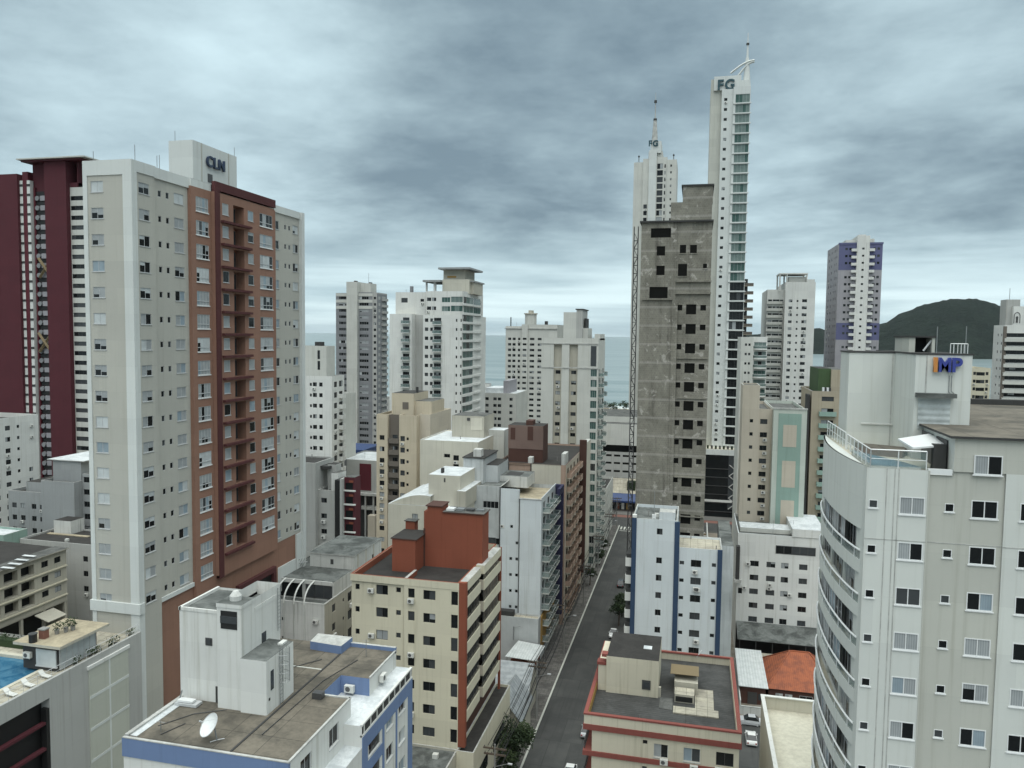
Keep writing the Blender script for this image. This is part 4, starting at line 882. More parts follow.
    # terrace: pool, rails, awning
    b = MB(); b.prism([(10.6, 50.4), (13.4, 50.4), (12.9, 52.2), (11.8, 54.5), (10.7, 57)], zf, zf+.35, 'cln_trim', 'pool_water'); b.prism([(11.0, 57.6), (13.8, 56.4), (14.6, 58.4), (11.4, 60.0)], zf, zf+.5, 'brown_pale', 'roof_brown'); B.part('terrace_pool', b)
    B.part('railing', railing_mb([(13.6, Y+.12, Z), (10.5, Y+.12, Z), (10.5, 57.6, Z)], 1.1, 'white_metal', .06, 1.1, 'rail_glass'))
    B.part('railing', railing_mb([(10.5, 58.1, Z), (10.5, 65.8, Z)], 1.15, 'white_metal', .06, 1.1, 'rail_glass'))
    b = MB(); b.box(13.7, 15.0, Y+.02, Y+.3, Z-.25, Z+.08, 'white_metal'); B.part('parapet', b)
    b = MB(); pa = [(*XY(913, 447.5, 58.5), 58.5), (*XY(951, 444.5, 58.6), 58.6), (*XY(930, 433.5, 58.9), 58.9), (*XY(898, 438.5, 58.8), 58.8)]
    b.face(pa, 'white_metal'); b.face([(x, y, z-.1) for x, y, z in reversed(pa)], 'white_sheet')
    for p, q in zip(pa, pa[1:]+pa[:1]): b.face([p, (p[0], p[1], p[2]-.1), (q[0], q[1], q[2]-.1), q], 'white_metal')
    B.part('awning', b)
    b = MB(); b.box(14.98, 15.04, 51.2, 53.4, zf+.02, 58.9, 'black'); b.box(14.96, 15.04, 54.2, 56.8, zf+.02, 58.9, 'dark_frame'); b.box(14.2, 14.9, 51.0, 51.5, zf, zf+1.7, 'dark_wall') ; B.part('terrace_door', b)
    # bowed flank: solid bands between long open loggias, a white rail along each opening
    def bow(t_): return (XL-.72*math.sin(math.pi*t_)**.75, 50.9+14.9*t_)
    n = 18; o = [bow(i/n) for i in range(n+1)]
    def band(b, z0, z1, mat, inset=0.0, thick=.14, close=True):
        for p, q in zip(o, o[1:]):
            P0, Q0 = (p[0]+inset, p[1]), (q[0]+inset, q[1]); P1, Q1 = (p[0]+inset+thick, p[1]), (q[0]+inset+thick, q[1])
            b.face([(*Q0, z0), (*P0, z0), (*P0, z1), (*Q0, z1)], mat)
            if close:
                b.face([(*P0, z1), (*P1, z1), (*Q1, z1), (*Q0, z1)], mat); b.face([(*P1, z0), (*Q1, z0), (*Q1, z1), (*P1, z1)], mat); b.face([(*P0, z0), (*Q0, z0), (*Q1, z0), (*P1, z0)], mat)
    b = MB(); band(b, fc[1]+.95, Z, 'imp_pale', 0, .1)
    for p, q in zip(o, o[1:]): b.face([(*p, Z), (XL+.01, p[1], Z), (XL+.01, q[1], Z), (*q, Z)], 'imp_pale'); b.face([(*p, fc[1]+.95), (*q, fc[1]+.95), (XL, q[1], fc[1]+.95), (XL, p[1], fc[1]+.95)], 'imp_pale')
    B.part('bowed_wall', b)
    for k, z in enumerate(fc[1:]):
        zf_ = z-1.35; b = MB(); top_ = zf_+.36
        band(b, z-2.78+.95, top_, 'imp_pale')
        for p, q in zip(o, o[1:]):
            b.face([(XL, p[1], zf_), (p[0]+.14, p[1], zf_), (q[0]+.14, q[1], zf_), (XL, q[1], zf_)], 'terrace_tile'); b.face([(*p, z-2.78+.95), (*q, z-2.78+.95), (XL, q[1], z-2.78+.95), (XL, p[1], z-2.78+.95)], 'imp_pale')
        bal = B.part('curved_balcony', b)
        r = MB()
        for p, q in zip(o, o[1:]): r.tube((p[0]-.02, p[1], top_+.62), (q[0]-.02, q[1], top_+.62), .065, 'white_metal', 6); r.face([(p[0]+.03, p[1], top_), (q[0]+.03, q[1], top_), (q[0]+.03, q[1], top_+.6), (p[0]+.03, p[1], top_+.6)], 'rail_glass')
        for p in o[1::3]: r.bar((p[0], p[1], top_), (p[0], p[1], top_+.62), .045, 'white_metal')
        piece('rail', r, bal)
        if (k*7) % 3 != 1:                                                  # some loggias are glazed in up to the slab
            gz = MB()
            for i, (p, q) in enumerate(zip(o[4:15], o[5:16])): gz.face([(q[0]+.2, q[1], top_), (p[0]+.2, p[1], top_), (p[0]+.2, p[1], z+.94), (q[0]+.2, q[1], z+.94)], ('pane_grey', 'pane_curtain', 'pane_grey', 'pane_blue')[(i//2+k) % 4 if (i+k) % 9 else 1]); gz.bar((p[0]+.17, p[1], top_), (p[0]+.17, p[1], z+.94), .035, 'alum')
            piece('glazing', gz, bal)
    # joints and floor line
    b = MB()
    for x in (SX(885, 520, Y), SX(893, 520, Y), SX(897, 520, Y)): b.box(x-.025, x+.025, Y-.02, Y, 0, Z, 'coping')
    b.box(XL, x2, Y-.02, Y, 52.83, 52.88, 'coping'); b.box(x2+.03, x3, Y+.1, Y+.12, 52.83, 52.88, 'coping'); b.box(x3, 32, Y-.02, Y, 52.83, 52.88, 'coping'); b.box(XL, XL+.01, Y-.02, Y, 52.8, 52.85, 'coping')
    b.box(x2-.04, x2+.04, Y-.03, Y+.1, 0, Z-.01, 'imp_beige'); B.part('wall_joint', b)
    B.finish()
    k = (1.5, 1.15, 'flush', .03, 1); window_meshes(*k)
    o = obj('window', joined_mesh(k), B.root, (16.85, Y-.05, 57.1), 0)
imp_tower()
# ---- walled roof terrace beside it
def terrace_block():
    B = Bld('terrace_building', 'low beige building with a walled tiled roof terrace beside the curved tower', 'low building', (15, 90, 0), near=True)
    x0, x1, y0, y1, Z = 9.2, 22, 80, 99, 20.0
    B.body(x0, x1, y0, y1, 0, Z, 'ivory', deck='terrace_tile', cope='white_wall', par=1.6)
    b = MB(); b.box(x0-.1, x0+.35, y0, y1+.1, Z, Z+.12, 'white_wall'); b.box(x0+.35, x1, y1-.35, y1+.1, Z, Z+.12, 'white_wall'); B.part('coping', b)
    B.finish()
terrace_block()
# ---- cream block with red bands
def red_trim_block():
    Y = 82.0; Z = 23.5; x0, x1, y1 = SX(584, 717, Y), SX(741, 745, Y), 101.5
    B = Bld('apartment_block', 'low cream block with dark red bands and a walled flat roof', 'apartment block', (-3, 92, 0), near=True)
    fl = [Z-4.1-2.95*k for k in range(7)]
    xw = x0+.9
    cs = [(SX(645, 742, Y), .5, .45, 1.35, 'smalldark'), (SX(661, 742, Y), 1.5, 1.5, .05, 'grey'), (SX(692, 747, Y), 1.75, 1.5, .05, 'grey'), (SX(725, 754, Y), 1.8, 1.5, .05, 'dark')]
    B.side('front', xw, x1-.15, Y+.12, 0, Z-1.9, 'red_cream', cs, fl)
    B.side('right', Y+.12, y1, x1-.15, 0, Z, 'red_cream', [(86, 1.3, 1.2, .3, 'grey'), (92, 1.3, 1.2, .3, 'grey'), (97, 1.3, 1.2, .3, 'grey')], fl); B.side('left', Y+.12, y1, xw, 0, Z-1.9, 'red_cream', [(85.5, 1.6, 1.9, .1, 'door'), (91, 1.6, 1.9, .1, 'door')], fl); B.side('back', xw, x1-.15, y1, 0, Z, 'red_cream')
    B.W.box(x0, x1, Y, Y+.3, Z-1.25, Z-.2, 'red_cream'); B.W.box(x0, x0+.3, Y+.3, y1, Z-1.9, Z-.2, 'red_cream'); B.W.box(x0+.3, x1-.2, y1-.25, y1, Z-1.2, Z-.2, 'red_cream'); B.W.box(x1-.3, x1, Y+.3, y1, Z-1.9, Z-.2, 'red_cream'); B.W.box(x0, x1, Y, Y+.3, Z-1.9, Z-1.87, 'red_cream')
    B.R.face([(x0+.3, Y+.3, Z-1.1), (x1-.3, Y+.3, Z-1.1), (x1-.3, y1-.25, Z-1.1), (x0+.3, y1-.25, Z-1.1)], 'roof_deck')
    b = MB()
    for q in ((x0-.06, x1+.06, Y-.08, Y+.36), (x0-.06, x0+.36, Y+.36, y1), (x1-.36, x1+.06, Y+.36, y1), (x0+.36, x1-.36, y1-.36, y1+.06)): b.box(*q, Z-.2, Z-.02, 'red_trim')
    b.box(x0-.08, x1+.08, Y-.1, Y+.2, Z-1.87, Z-1.25, 'red_trim'); b.box(x0-.08, x0+.2, Y+.2, 88, Z-1.87, Z-1.25, 'red_trim'); b.box(x1-.2, x1+.08, Y+.2, y1, Z-1.87, Z-1.25, 'red_trim')
    b.box(x0+.3, x0+.42, Y+.36, y1-.4, Z-1.1, Z-.2, 'ochre'); b.box(x1-.42, x1-.3, Y+.36, y1-.4, Z-1.1, Z-.2, 'sand')
    for k in range(1, 6): b.box(x0-.08, x1+.05, Y-.06, Y+.12, Z-1.87-2.95*k, Z-1.35-2.95*k, 'red_trim'); b.box(x0-.08, xw, Y+.12, 100, Z-1.87-2.95*k, Z-1.35-2.95*k, 'red_trim')
    B.part('red_band', b)
    rl = MB(); rl.box(x0, x0+.1, Y+.4, 90, .7, .95, 'dark_frame'); rl.box(x0, x0+.08, Y+.4, 90, 0, .08, 'dark_frame')
    for k in range(10): rl.box(x0, x0+.08, Y+.4+k*.75, Y+.48+k*.75, .08, .7, 'dark_frame')
    m_ = rl.mesh('balcony_railing', (x0, Y, 0)); B.repeat('balcony_railing', m_, [(x0, Y, Z-1.35-2.95*k, 0) for k in range(1, 5)])
    # stair and tank room on the roof
    zr = Z-1.1; rx0, rx1 = SX(606, 690, 90), SX(658, 700, 90); zt = SZ(606, 655, 90)
    r = MB(); r.box(rx0, rx1, 89.8, 97.5, zr, zt, 'red_cream', 'roof_dark'); r.box(rx0-1.0, rx0, 90.2, 97.5, zr, zt-1.3, 'red_cream'); r.box(rx0-1.15, rx0+.1, 90.1, 91.2, zt-1.3, zt-.95, 'red_trim'); r.box(rx0-.6, rx0+.1, 90.0, 91.0, zt-.25, zt+.1, 'red_trim'); r.box(rx0-1.1, rx0-1, 90.2, 97.5, zr, zt-1.3, 'red_trim'); r.box(rx1-2.0, rx1-1.0, 93, 94, zt, zt+.05, 'roof_white')
    wx = rx1-1.4; r.box(wx-.5, wx+.5, 89.72, 89.8, zr+.9, zr+2.0, 'dark_frame'); r.box(wx-.3, wx+.3, 89.68, 89.72, zr+1.15, zr+1.75, 'pane_grey'); r.box(rx1, rx1+.3, 90, 90.4, zr, zr+1.2, 'cream_dull')
    B.part('tank_room', r)
    s = MB(); a, c = SX(674, 690, 90), SX(698, 690, 90)
    s.box(a, c, 91.5, 95.5, zr+.02, zr+1.5, 'cream_dull'); s.face([(a-.5, 92.0, zr+2.2), (c+.1, 92.0, zr+2.2), (c+.1, 96, zr+1.7), (a-.5, 96, zr+1.7)], 'rust_brown'); s.face([(a-.5, 92.0, zr+2.15), (a-.5, 96, zr+1.65), (c+.1, 96, zr+1.65), (c+.1, 92.0, zr+2.15)], 'rust_brown')
    s.box(a+.1, c-.4, 89.3, 91.2, zr+.02, zr+1.0, 'cream_dull', 'roof_beige'); s.box(a+.2, c-.6, 89.26, 89.3, zr+.15, zr+.75, 'black'); s.box(c-.3, c+1.8, 88.2, 93.2, zr+.003, zr+.12, 'roof_beige'); s.box(a, c+2.3, 86.5, 88.1, zr+.003, zr+.14, 'roof_beige'); s.box(a-1.6, a-.1, 87.2, 90, zr+.003, zr+.06, 'roof_grey')
    B.part('roof_shed', s)
    B.ac([(SX(664, 757, Y), Y+.05, fl[0]-.5, 0), (SX(694, 762, Y), Y+.05, fl[0]-.75, 0), (SX(719, 768, Y), Y+.05, fl[0]-.6, 0), (SX(728, 768, Y), Y+.05, fl[0]-.6, 0)])
    b = MB(); b.bar((x0+6, Y+1.2, zr), (x0+6, Y+1.2, zr+1.0), .04, 'steel'); b.bar((2.0-.8, y1-.3, Z-.4), (2.0-.2, y1-.3, Z+.6), .09, 'white_metal'); B.part('vent_pipe', b)
    B.finish()
red_trim_block()
# ---- white block with arched pergola
def pergola_block():
    B = Bld('apartment_block', 'aged white block with arched pergola on its terrace and a mouldy roof tank', 'apartment block', (-58, 112, 0), near=True)
    Y = 101.0; x0, x1 = -62.3, -51.9; y1 = 122
    zt = SZ(325, 605, Y); fl = [zt-4.2-2.9*k for k in range(7)]
    B.side('front', x0, x1, Y, 0, zt, 'white_aged', [(SX(283, 620, Y), .45, .5, 1.2, 'smalldark')], fl[:2]); B.side('right', Y, y1, x1, 0, zt, 'cream_dull', [(104, 1.1, 1.2, .8, 'dark'), (107.3, .55, .6, 1.2, 'smalldark'), (109.5, 1.4, 1.5, .6, 'dark'), (112.5, 1.4, 1.5, .6, 'dark'), (116, 1.2, 1.2, .8, 'dark')], [zt-2.9-2.9*k for k in range(8)])
    B.side('left', Y, y1, x0, 0, zt+3.2, 'white_aged'); B.side('back', x0, x1, y1, 0, zt+3.2, 'white_aged')
    B.R.face([(x0, Y, zt-.6), (x1, Y, zt-.6), (x1, y1, zt-.6), (x0, y1, zt-.6)], 'roof_mold')
    b = MB(); b.box(x0, x1, Y-.05, Y+.15, zt-.02, zt+.12, 'white_wall', 'coping'); b.box(x1-.15, x1+.05, Y+.15, y1, zt-.02, zt+.12, 'white_wall', 'coping'); B.part('parapet', b)
    # set back top storey
    z2 = SZ(330, 586, 103.5)+.3; b = MB(); b.box(x0+.1, x1-.1, 104.2, y1, zt-.6, z2, 'white_aged', 'roof_mold'); b.box(x0+.3, x1-.3, 104.0, 104.2, z2-.5, z2+.08, 'white_aged')
    b.box(x0+1, -57.2, 104.15, 104.2, zt-.4, z2-.6, 'pane_dark'); b.box(-56.6, x1-.6, 104.1, 104.2, zt-.3, z2-.5, 'dark_frame')
    for k in range(3): b.box(-56.4+k*1.45, -55.1+k*1.45, 104.06, 104.1, zt-.1, z2-.6, 'pane_grey')
    B.part('top_storey', b)
    for k, x in enumerate([SX(p, 592, 102.5) for p in (280, 289, 299, 309)]):
        a = MB(); pts = []
        for i in range(11):
            t_ = math.pi/2*i/10; pts.append((x, 104.2-3.3*math.sin(t_), zt-.3+(z2-zt+.3)*math.cos(t_)))
        for p, q in zip(pts, pts[1:]): a.bar(p, q, .2, 'white_wall')
        a.bar(pts[-1], (x, Y-.06, zt-6.5), .12, 'white_aged'); B.part('pergola_arch', a)
    # roof tank behind
    zk = SZ(340, 555, 110.8); ka, kb = SX(310, 555, 110.8), SX(353.5, 556, 110.8); b = MB(); b.box(ka, kb, 110.8, 121.9, 20, zk, 'white_aged', 'roof_mold'); b.box(ka-.1, kb+.1, 110.7, 122, zk-.12, zk+.05, 'coping', 'roof_mold'); b.box(ka+3.6, ka+4.1, 110.76, 110.8, zk-1.6, zk-.8, 'dark_frame'); b.box(kb, kb+.04, 118, 118.5, zk-2.6, zk-1.8, 'black')
    for k in range(3): b.box(kb, kb+.08, 112.3+k*3.1, 112.5+k*3.1, z2-1.2, zk-.13, 'cream_dull')
    B.part('water_tank', b)
    b = MB()
    for k in range(7): x = -62.2+k*.3; b.bar((x, 108+.3*k, z2), (x+.9, 108.4+.3*k, z2+1.5), .06, 'steel'); b.bar((x, 108.5+.25*k, z2+1.0), (x+1.0, 108.5+.25*k, z2+.9), .06, 'alum')
    B.part('solar_frame', b)
    B.ac([(SX(270, 620, Y), Y, fl[0]+1.3, 0), (SX(316, 625, Y), Y, fl[0]+1.3, 0), (x1, 110.8, fl[0]-.2, 1), (x1, 110.8, fl[1]-.2, 1)])
    B.finish()
pergola_block()
# ---- white and blue block by the street
def blue_pilaster_block():
    Y = 125.0
    B = Bld('apartment_tower', 'narrow white tower with dark blue corner strips beside the street', 'apartment tower', (-3, 132, 0), near=True)
    x0, xm, x1 = SX(632, 540, Y), SX(677, 540, Y), SX(722, 560, Y); Z1, Z2 = SZ(650, 519, Y), SZ(700, 549, Y)
    zc = [SZ(659, y, Y) for y in (531.6, 560.5)] + [SZ(659, 560.5, Y)-2.88*k for k in range(1, 9)]
    B.side('front', x0, xm, Y, 0, Z1, 'ice_wall', [(SX(659, 560, Y), .9, 1.0, -.5, 'dark')], zc)
    zr = [SZ(696, 564, Y)-2.88*k for k in range(9)]
    B.side('front', xm, x1, Y+.1, 0, Z2, 'ice_wall', [(SX(680, 560, Y)+.3, .7, .6, -.3, 'smalldark'), (SX(696, 564, Y), 1.6, 1.15, -.55, 'dark'), (SX(714, 564, Y), .65, .6, -.3, 'smalldark')], zr)
    B.side('right', Y, 136, xm, Z2-1, Z1, 'ice_wall'); B.side('left', Y, 136, x0, 0, Z1, 'ice_wall'); B.side('back', x0, xm, 136, 0, Z1, 'ice_wall'); B.deck(x0, xm, Y, 136, Z1, 'ice_wall', 'roof_mold', 'coping', .5)
    B.side('right', Y+.1, 133, x1, 0, Z2, 'ice_wall'); B.side('back', xm, x1, 133, 0, Z2, 'ice_wall'); B.deck(xm, x1, Y+.1, 133, Z2, 'ice_wall', 'roof_beige', 'coping', .35)
    b = MB()
    for (x, w, zt, dy) in ((x0-.05, .75, Z1+.1, 0), (xm-.4, .8, Z1-.2, 0), (x1-.7, .75, Z2+.05, .1)): b.box(x, x+w, Y-.12, Y+.25, 0, zt, 'navy_paint')
    B.part('blue_strip', b)
    b = MB(); b.box(xm-2.9, xm-.4, Y+.3, 128, Z1-.4, Z1+1.2, 'ice_wall', 'coping'); b.box(x0, x0+.7, Y-.15, Y+.5, Z1+.1, Z1+.55, 'white_wall'); b.tube((SX(654, 515, Y), Y+.6, Z1), (SX(654, 515, Y), Y+.6, Z1+4.5), .05, 'steel', 5); b.box(SX(652, 515, Y), SX(656, 515, Y), Y+.4, Y+1.0, Z1, Z1+.6, 'white_metal'); B.part('roof_box', b)
    bl = MB(); bl.box(-1.0, 0, -.1, 3.2, -.15, 1.25, 'white_wall'); bl.box(-.9, -.05, 0, 3.1, 1.26, 1.9, 'dark_wall')
    B.repeat('balcony', bl, [(x0, Y+.4, zc[1]-1.3-2.88*k, 0) for k in range(9)])
    w = MB(); w.box(x1, x1+2.1, 131.5, 150, 0, Z2-.9, 'weathered', 'roof_mold'); B.part('rear_wing', w)
    B.ac([(SX(695, 573, Y), Y+.1, zr[0]-1.6, 0), (SX(697, 592, Y), Y+.1, zr[1]-1.6, 0), (SX(696, 650, Y), Y+.1, zr[4]-1.5, 0), (SX(695, 668, Y), Y+.1, zr[5]-1.5, 0)])
    B.finish()
blue_pilaster_block()
# ---- unfinished concrete tower
def bare_tower():
    Y = 144.0; X0, X1, Z = -10.25, 2.3, 85.6
    B = Bld('unfinished_tower', 'unfinished bare concrete tower with unglazed window openings beside the street', 'unfinished tower', (-4, 152, 0), near=False)
    xm = SX(674, 350, Y)
    ys = [308.8, 328.4, 347.9, 367.6, 386.4, 405.5, 424.3, 443.5, 462.4, 481.6, 499.8, 518.9]
    zc = [SZ(690, y, Y) for y in ys]; zc += [zc[-1]-3.4*k for k in range(1, 8)]
    up = [SZ(690, y, Y) for y in (249, 270.5)]
    B.side('front', xm, X1, Y, 0, Z, 'bare_block', [(SX(678.5, 350, Y), .95, 1.0, -.3, 'void', 0, 99), (SX(690, 350, Y), 1.8, 1.8, -1.0, 'void', 0, 99), (SX(702, 350, Y), 1.0, 1.0, -.3, 'void', 0, 99)], zc)
    # the upper openings sit irregularly
    B2 = B
    B.side('front', X0, xm, Y-.2, 0, Z, 'bare_block', [(SX(661, 251, Y), 1.5, 1.7, -.85, 'void', 1, 2), (SX(661, 233, Y), 3.6, 1.7, -.85, 'void', 0, 0), (SX(658.5, 293, Y), 3.3, 2.1, -1.0, 'void', 3, 3)], [SZ(661, y, Y) for y in (233, 251, 270.5, 293)])
    B.side('right', Y, 162, X1, 0, Z, 'bare_block', [(148, 1.6, 1.6, -.9, 'void'), (157, 1.6, 1.6, -.9, 'void')], zc); B.side('left', Y-.2, 162, X0, 0, Z, 'bare_block', [(148, 1.6, 1.6, -.9, 'void'), (153, 1.6, 1.6, -.9, 'void'), (158, 1.6, 1.6, -.9, 'void')], zc); B.side('back', X0, X1, 162, 0, Z, 'bare_block')
    B.W.box(xm-.5, xm+.45, Y-.42, Y-.2, 0, SZ(676, 300, Y), 'bare_block'); B.W.box(xm-.2, xm-.05, Y-.5, Y-.42, 0, SZ(676, 300, Y), 'bare_block')
    B.R.box(X0-.3, X1+.2, Y-.6, 162.2, Z, Z+.3, 'dark_wall', 'roof_mold')
    b = MB()
    for (px, py, w, h) in ((683, 249, 1.1, 1.5), (693.5, 249, 1.2, 1.5), (682.5, 270, 1.6, 2.2), (705, 266, .7, .8)):
        x, z = XZ(px, py, Y); b.box(x-w/2, x+w/2, Y-.02, Y+.01, z-h/2, z+h/2, 'shade_room'); b.box(x-w/2-.1, x+w/2+.1, Y-.12, Y, z-h/2-.15, z-h/2, 'bare_block')  # flat dark plates paint the shade of open holes onto the wall
    B.part('upper_opening', b)
    b = MB(); z1 = SZ(690, 202, 148)
    b.box(SX(671, 205, 148), X1-.1, 148, 160, Z+.3, z1, 'bare_block', 'roof_mold'); b.box(SX(683, 190, 148), X1, 148.3, 160, z1, SZ(690, 186, 148), 'bare_block'); b.box(SX(681.5, 190, 148), X1+.2, 148, 160.2, SZ(690, 186, 148), SZ(690, 186, 148)+.3, 'dark_wall'); B.part('lift_room', b)
    b = MB()
    for k in range(5):
        z = zc[2]-2+k*-7.3; b.box(xm+.6, X1-.2, Y-.25, Y, z, z+.18, 'bare_block')
    for z in (SZ(700, 282, Y), SZ(700, 294, Y)): b.box(xm, X1+.1, Y-.5, Y, z, z+.3, 'bare_block')
    b.box(X0+.4, xm-.5, Y-.6, Y-.2, SZ(655, 300, Y), SZ(655, 300, Y)+.3, 'bare_block'); B.part('concrete_ledge', b)
    b = MB(); x, y = X0-1.0, Y+.4; zt = SZ(640, 226, Y)        # hoist mast up the side
    for dx in (0, .75):
        for dy in (0, .75): b.bar((x+dx-.4, y+dy, 0), (x+dx-.4, y+dy, zt), .09, 'dark_steel')
    z = 0; f = 0
    while z < zt-1.5:
        for dy in (0, .75): b.bar((x-.4, y+dy, z), (x+.35, y+dy, z), .07, 'dark_steel'); b.bar((x-.4+.75*f, y+dy, z), (x+.35-.75*f, y+dy, z+1.5), .06, 'dark_steel')
        z += 1.5; f = 1-f
    B.part('hoist_mast', b)
    B.finish()
bare_tower()
# ================================================================ the middle distance
def cols_at(Y, py, lst): return [(SX(c[0], py, Y),)+tuple(c[1:]) for c in lst]
def fz(px, y0, step, n, Y, dz=0):                # floor heights from the top row down
    return [SZ(px, y0, Y)+dz-step*k for k in range(n)]
def ring(b, x0, x1, y0, y1, z, mat, h=.25, o=.15): b.box(x0-o, x1+o, y0-o, y1+o, z, z+h, mat)
# ---- maroon tower, far left
def maroon_tower():
    Y = 195.0; B = Bld('apartment_tower', 'dark maroon tower with a flat overhanging roof and white striped wing', 'apartment tower', (-192, 205, 0))
    s = lambda px: SX(px, 250, Y)
    zt = SZ(47, 160, Y); z1 = SZ(10, 174, Y)
    B.body(-230, s(19), Y, 225, 0, z1, 'maroon', deck='roof_dark')
    B.body(s(21.5), s(27), Y+1, 222, 0, SZ(24, 171, Y), 'maroon_dark', deck='roof_dark', par=0); B.body(s(28), s(46), Y+2.5, 224, 0, zt, 'maroon', deck='roof_dark', par=0); B.body(s(46), s(67.5), Y, 226, 0, zt, 'maroon', deck='roof_dark', par=0)
    fl = fz(81, 197, 2.9, 32, Y)
    B.body(s(67.5), -166, Y+1.5, 226, 0, SZ(80, 186, Y), 'pale_wall', fl, front=[(s(67.5)+3.05, 5.8, 1.3, -.65, 'ribbon'), (-171, 5.0, 1.3, -.65, 'ribbon')])
    b = MB(); b.box(s(24), -175.5, Y-2, 228, zt, zt+.35, 'pale_wall', 'roof_grey'); b.box(s(26), -177.5, Y-1, 227, zt-.5, zt, 'maroon_dark'); b.box(s(67), s(75), Y+1.5, 224, SZ(80, 186, Y), SZ(80, 186, Y)+1.4, 'maroon'); b.box(s(75)-.5, s(75), Y+2, 224, SZ(80, 186, Y), zt, 'maroon'); B.part('roof_slab', b)
    b = MB(); z = SZ(40, 190, Y); x0, x1 = s(31), s(45.5); k = 0
    while z > 3:
        b.box(x0, x1, Y+2.2, Y+2.5, z-1.2, z, 'black'); b.box(x0+1.9, x1, Y+1.9, Y+2.2, z-2.8, z-1.3, 'lilac_grey'); b.tube((x0+1.0, Y+2.3, z-2.1), (x0+1.0, Y+1.6, z-2.1), .75, 'slate', 8); z -= 2.9
    for q in (0, 1): xx = x0+(x1-x0)*q; b.box(xx-.25, xx+.25, Y+1.7, Y+2.6, 0, SZ(40, 186, Y), 'maroon_dark')
    B.part('terrace_stack', b)
    b = MB(); z = SZ(20, 195, Y)
    for x in (s(20.3), s(27.6)):
        b.box(x-.55, x+.55, Y+.9, Y+2.2, 0, SZ(20, 180, Y), 'white_wall')
        for k in range(36): b.box(x-.6, x+.6, Y+.8, Y+.9, SZ(20, 186, Y)-2.9*k, SZ(20, 186, Y)-2.9*k+.7, 'dark_wall')
    B.part('white_strip', b)
    b = MB()
    for py in (267, 342):
        xa, za = XZ(36, py-9, Y); xb, zb = XZ(49, py+10, Y); b.bar((xa, Y+.9, za), (xb, Y+.9, zb), .7, 'rust_brown'); b.bar((xa, Y+1.2, zb), (xb, Y+1.2, za), .7, 'rust_brown')
    B.part('timber_cross', b)
    B.finish()
maroon_tower()
def left_side():
    X = -170.0; B = Bld('apartment_block', 'plain white block at the left edge in front of the maroon tower', 'apartment block', (-176, 155, 0))
    s = lambda px: YZ(px, 460, X)[0]; y1, zt = YZ(38, 414, X)
    f_ = [YZ(9, 428, X)[1]-2.9*k for k in range(14)]; B.body(-186, X, 132, y1, 0, zt, 'white_wall', f_, right=[(s(8.5), 1.5, 1.2, -.6, 'dark'), (s(19), .8, .8, -.3, 'smalldark'), (s(-3), 1.5, 1.2, -.6, 'dark'), (s(31), 1.2, 1.1, -.6, 'dark', 4, 6)], deck='roof_grey', par=1.2)
    b = MB(); b.box(-184, X-2, 134, s(3), zt-1, zt+6.5, 'white_wall', 'roof_grey') ; B.part('roof_room', b)
    B.ac([(X, s(32), z-.5, 1) for z in f_[:2]]); B.finish()
    Y = 148.0; B = Bld('apartment_block', 'grey stepped block with small dark windows behind the low dark roof', 'apartment block', (-148, 158, 0))
    s = lambda px: SX(px, 490, Y); fl = fz(20, 505, 2.9, 8, Y)
    B.body(s(8), s(43), Y, 165, 0, SZ(20, 491, Y), 'grey_wall', fl, front=cols_at(Y, 490, [(14, 1.3, 1.2, -.7, 'dark'), (22.5, 1.3, 1.2, -.7, 'dark'), (33.5, 1.3, 1.2, -.7, 'dark'), (41, .9, 1.1, -.7, 'dark')]), deck='roof_dark')
    B.body(s(43), s(76), Y-.5, 166, 0, SZ(60, 481, Y), 'grey_wall', fz(80, 482, 2.9, 8, Y), front=cols_at(Y, 490, [(45, 1.2, 1.2, -.2, 'dark', 2, 8)]), right=[(152, 1.6, 1.3, -.5, 'dark'), (160, 1.6, 1.3, -.5, 'dark')], deck='roof_dark'); B.body(s(76), s(104), Y+2, 166, 0, SZ(85, 474, Y+2), 'grey_wall', fz(80, 482, 2.9, 8, Y), front=cols_at(Y, 490, [(80, 1.6, 1.3, -.5, 'dark'), (92, 1.6, 1.3, -.5, 'dark')]), deck='roof_sand')
    b = MB(); za = SZ(60, 462, Y); b.box(s(43)+1, s(76)-.3, Y+2, 162, SZ(60, 481, Y)-.5, za, 'grey_wall', 'roof_white'); b.box(s(22), s(43), Y+1.2, 164, SZ(20, 491, Y)-.4, SZ(30, 483, Y), 'grey_wall', 'roof_dark'); b.box(s(42), s(79), Y+1.6, 162.5, za, za+.2, 'coping', 'roof_white'); B.part('roof_tank', b)
    B.ac([(s(42), Y, fl[0]-1.3, 0), (s(22), Y, fl[1]-1.3, 0)]); B.finish()
    B = Bld('low_building', 'low dark roofed building with a small white roof box beside the beige tower', 'low building', (-133, 142, 0))
    Z = 19.0; B.body(-143, -123.5, 136.5, 147.3, 0, Z, 'mid_grey', [15.2, 12, 8.7], right=[(139, 1.2, 1.2, 0, 'dark'), (144, 1.2, 1.2, 0, 'dark')], front=[(-126, 1.2, 1.2, 0, 'dark')], deck='roof_dark', par=.4)
    b = MB(); x, y = XY(62, 532, Z); b.box(x-2.2, x+2.4, y, y+4, Z-.4, Z+2.6, 'white_aged', 'roof_dark'); b.box(x-3, x+8, y-1.2, y-.3, Z-.38, Z-.2, 'roof_sand'); B.part('roof_room', b); B.finish()
    B = Bld('low_building', 'small pale teal walled building at the left edge', 'low building', (-150, 136, 0))
    x, y = -150.0, 139.0; b = MB(); B.body(x-12, x+6.5, y-6, y, 0, 20.6, 'teal_panel', deck='roof_white', par=.5); b.box(x-11, x+6.52, y-6.06, y-6, 17.9, 18.1, 'white_wall')
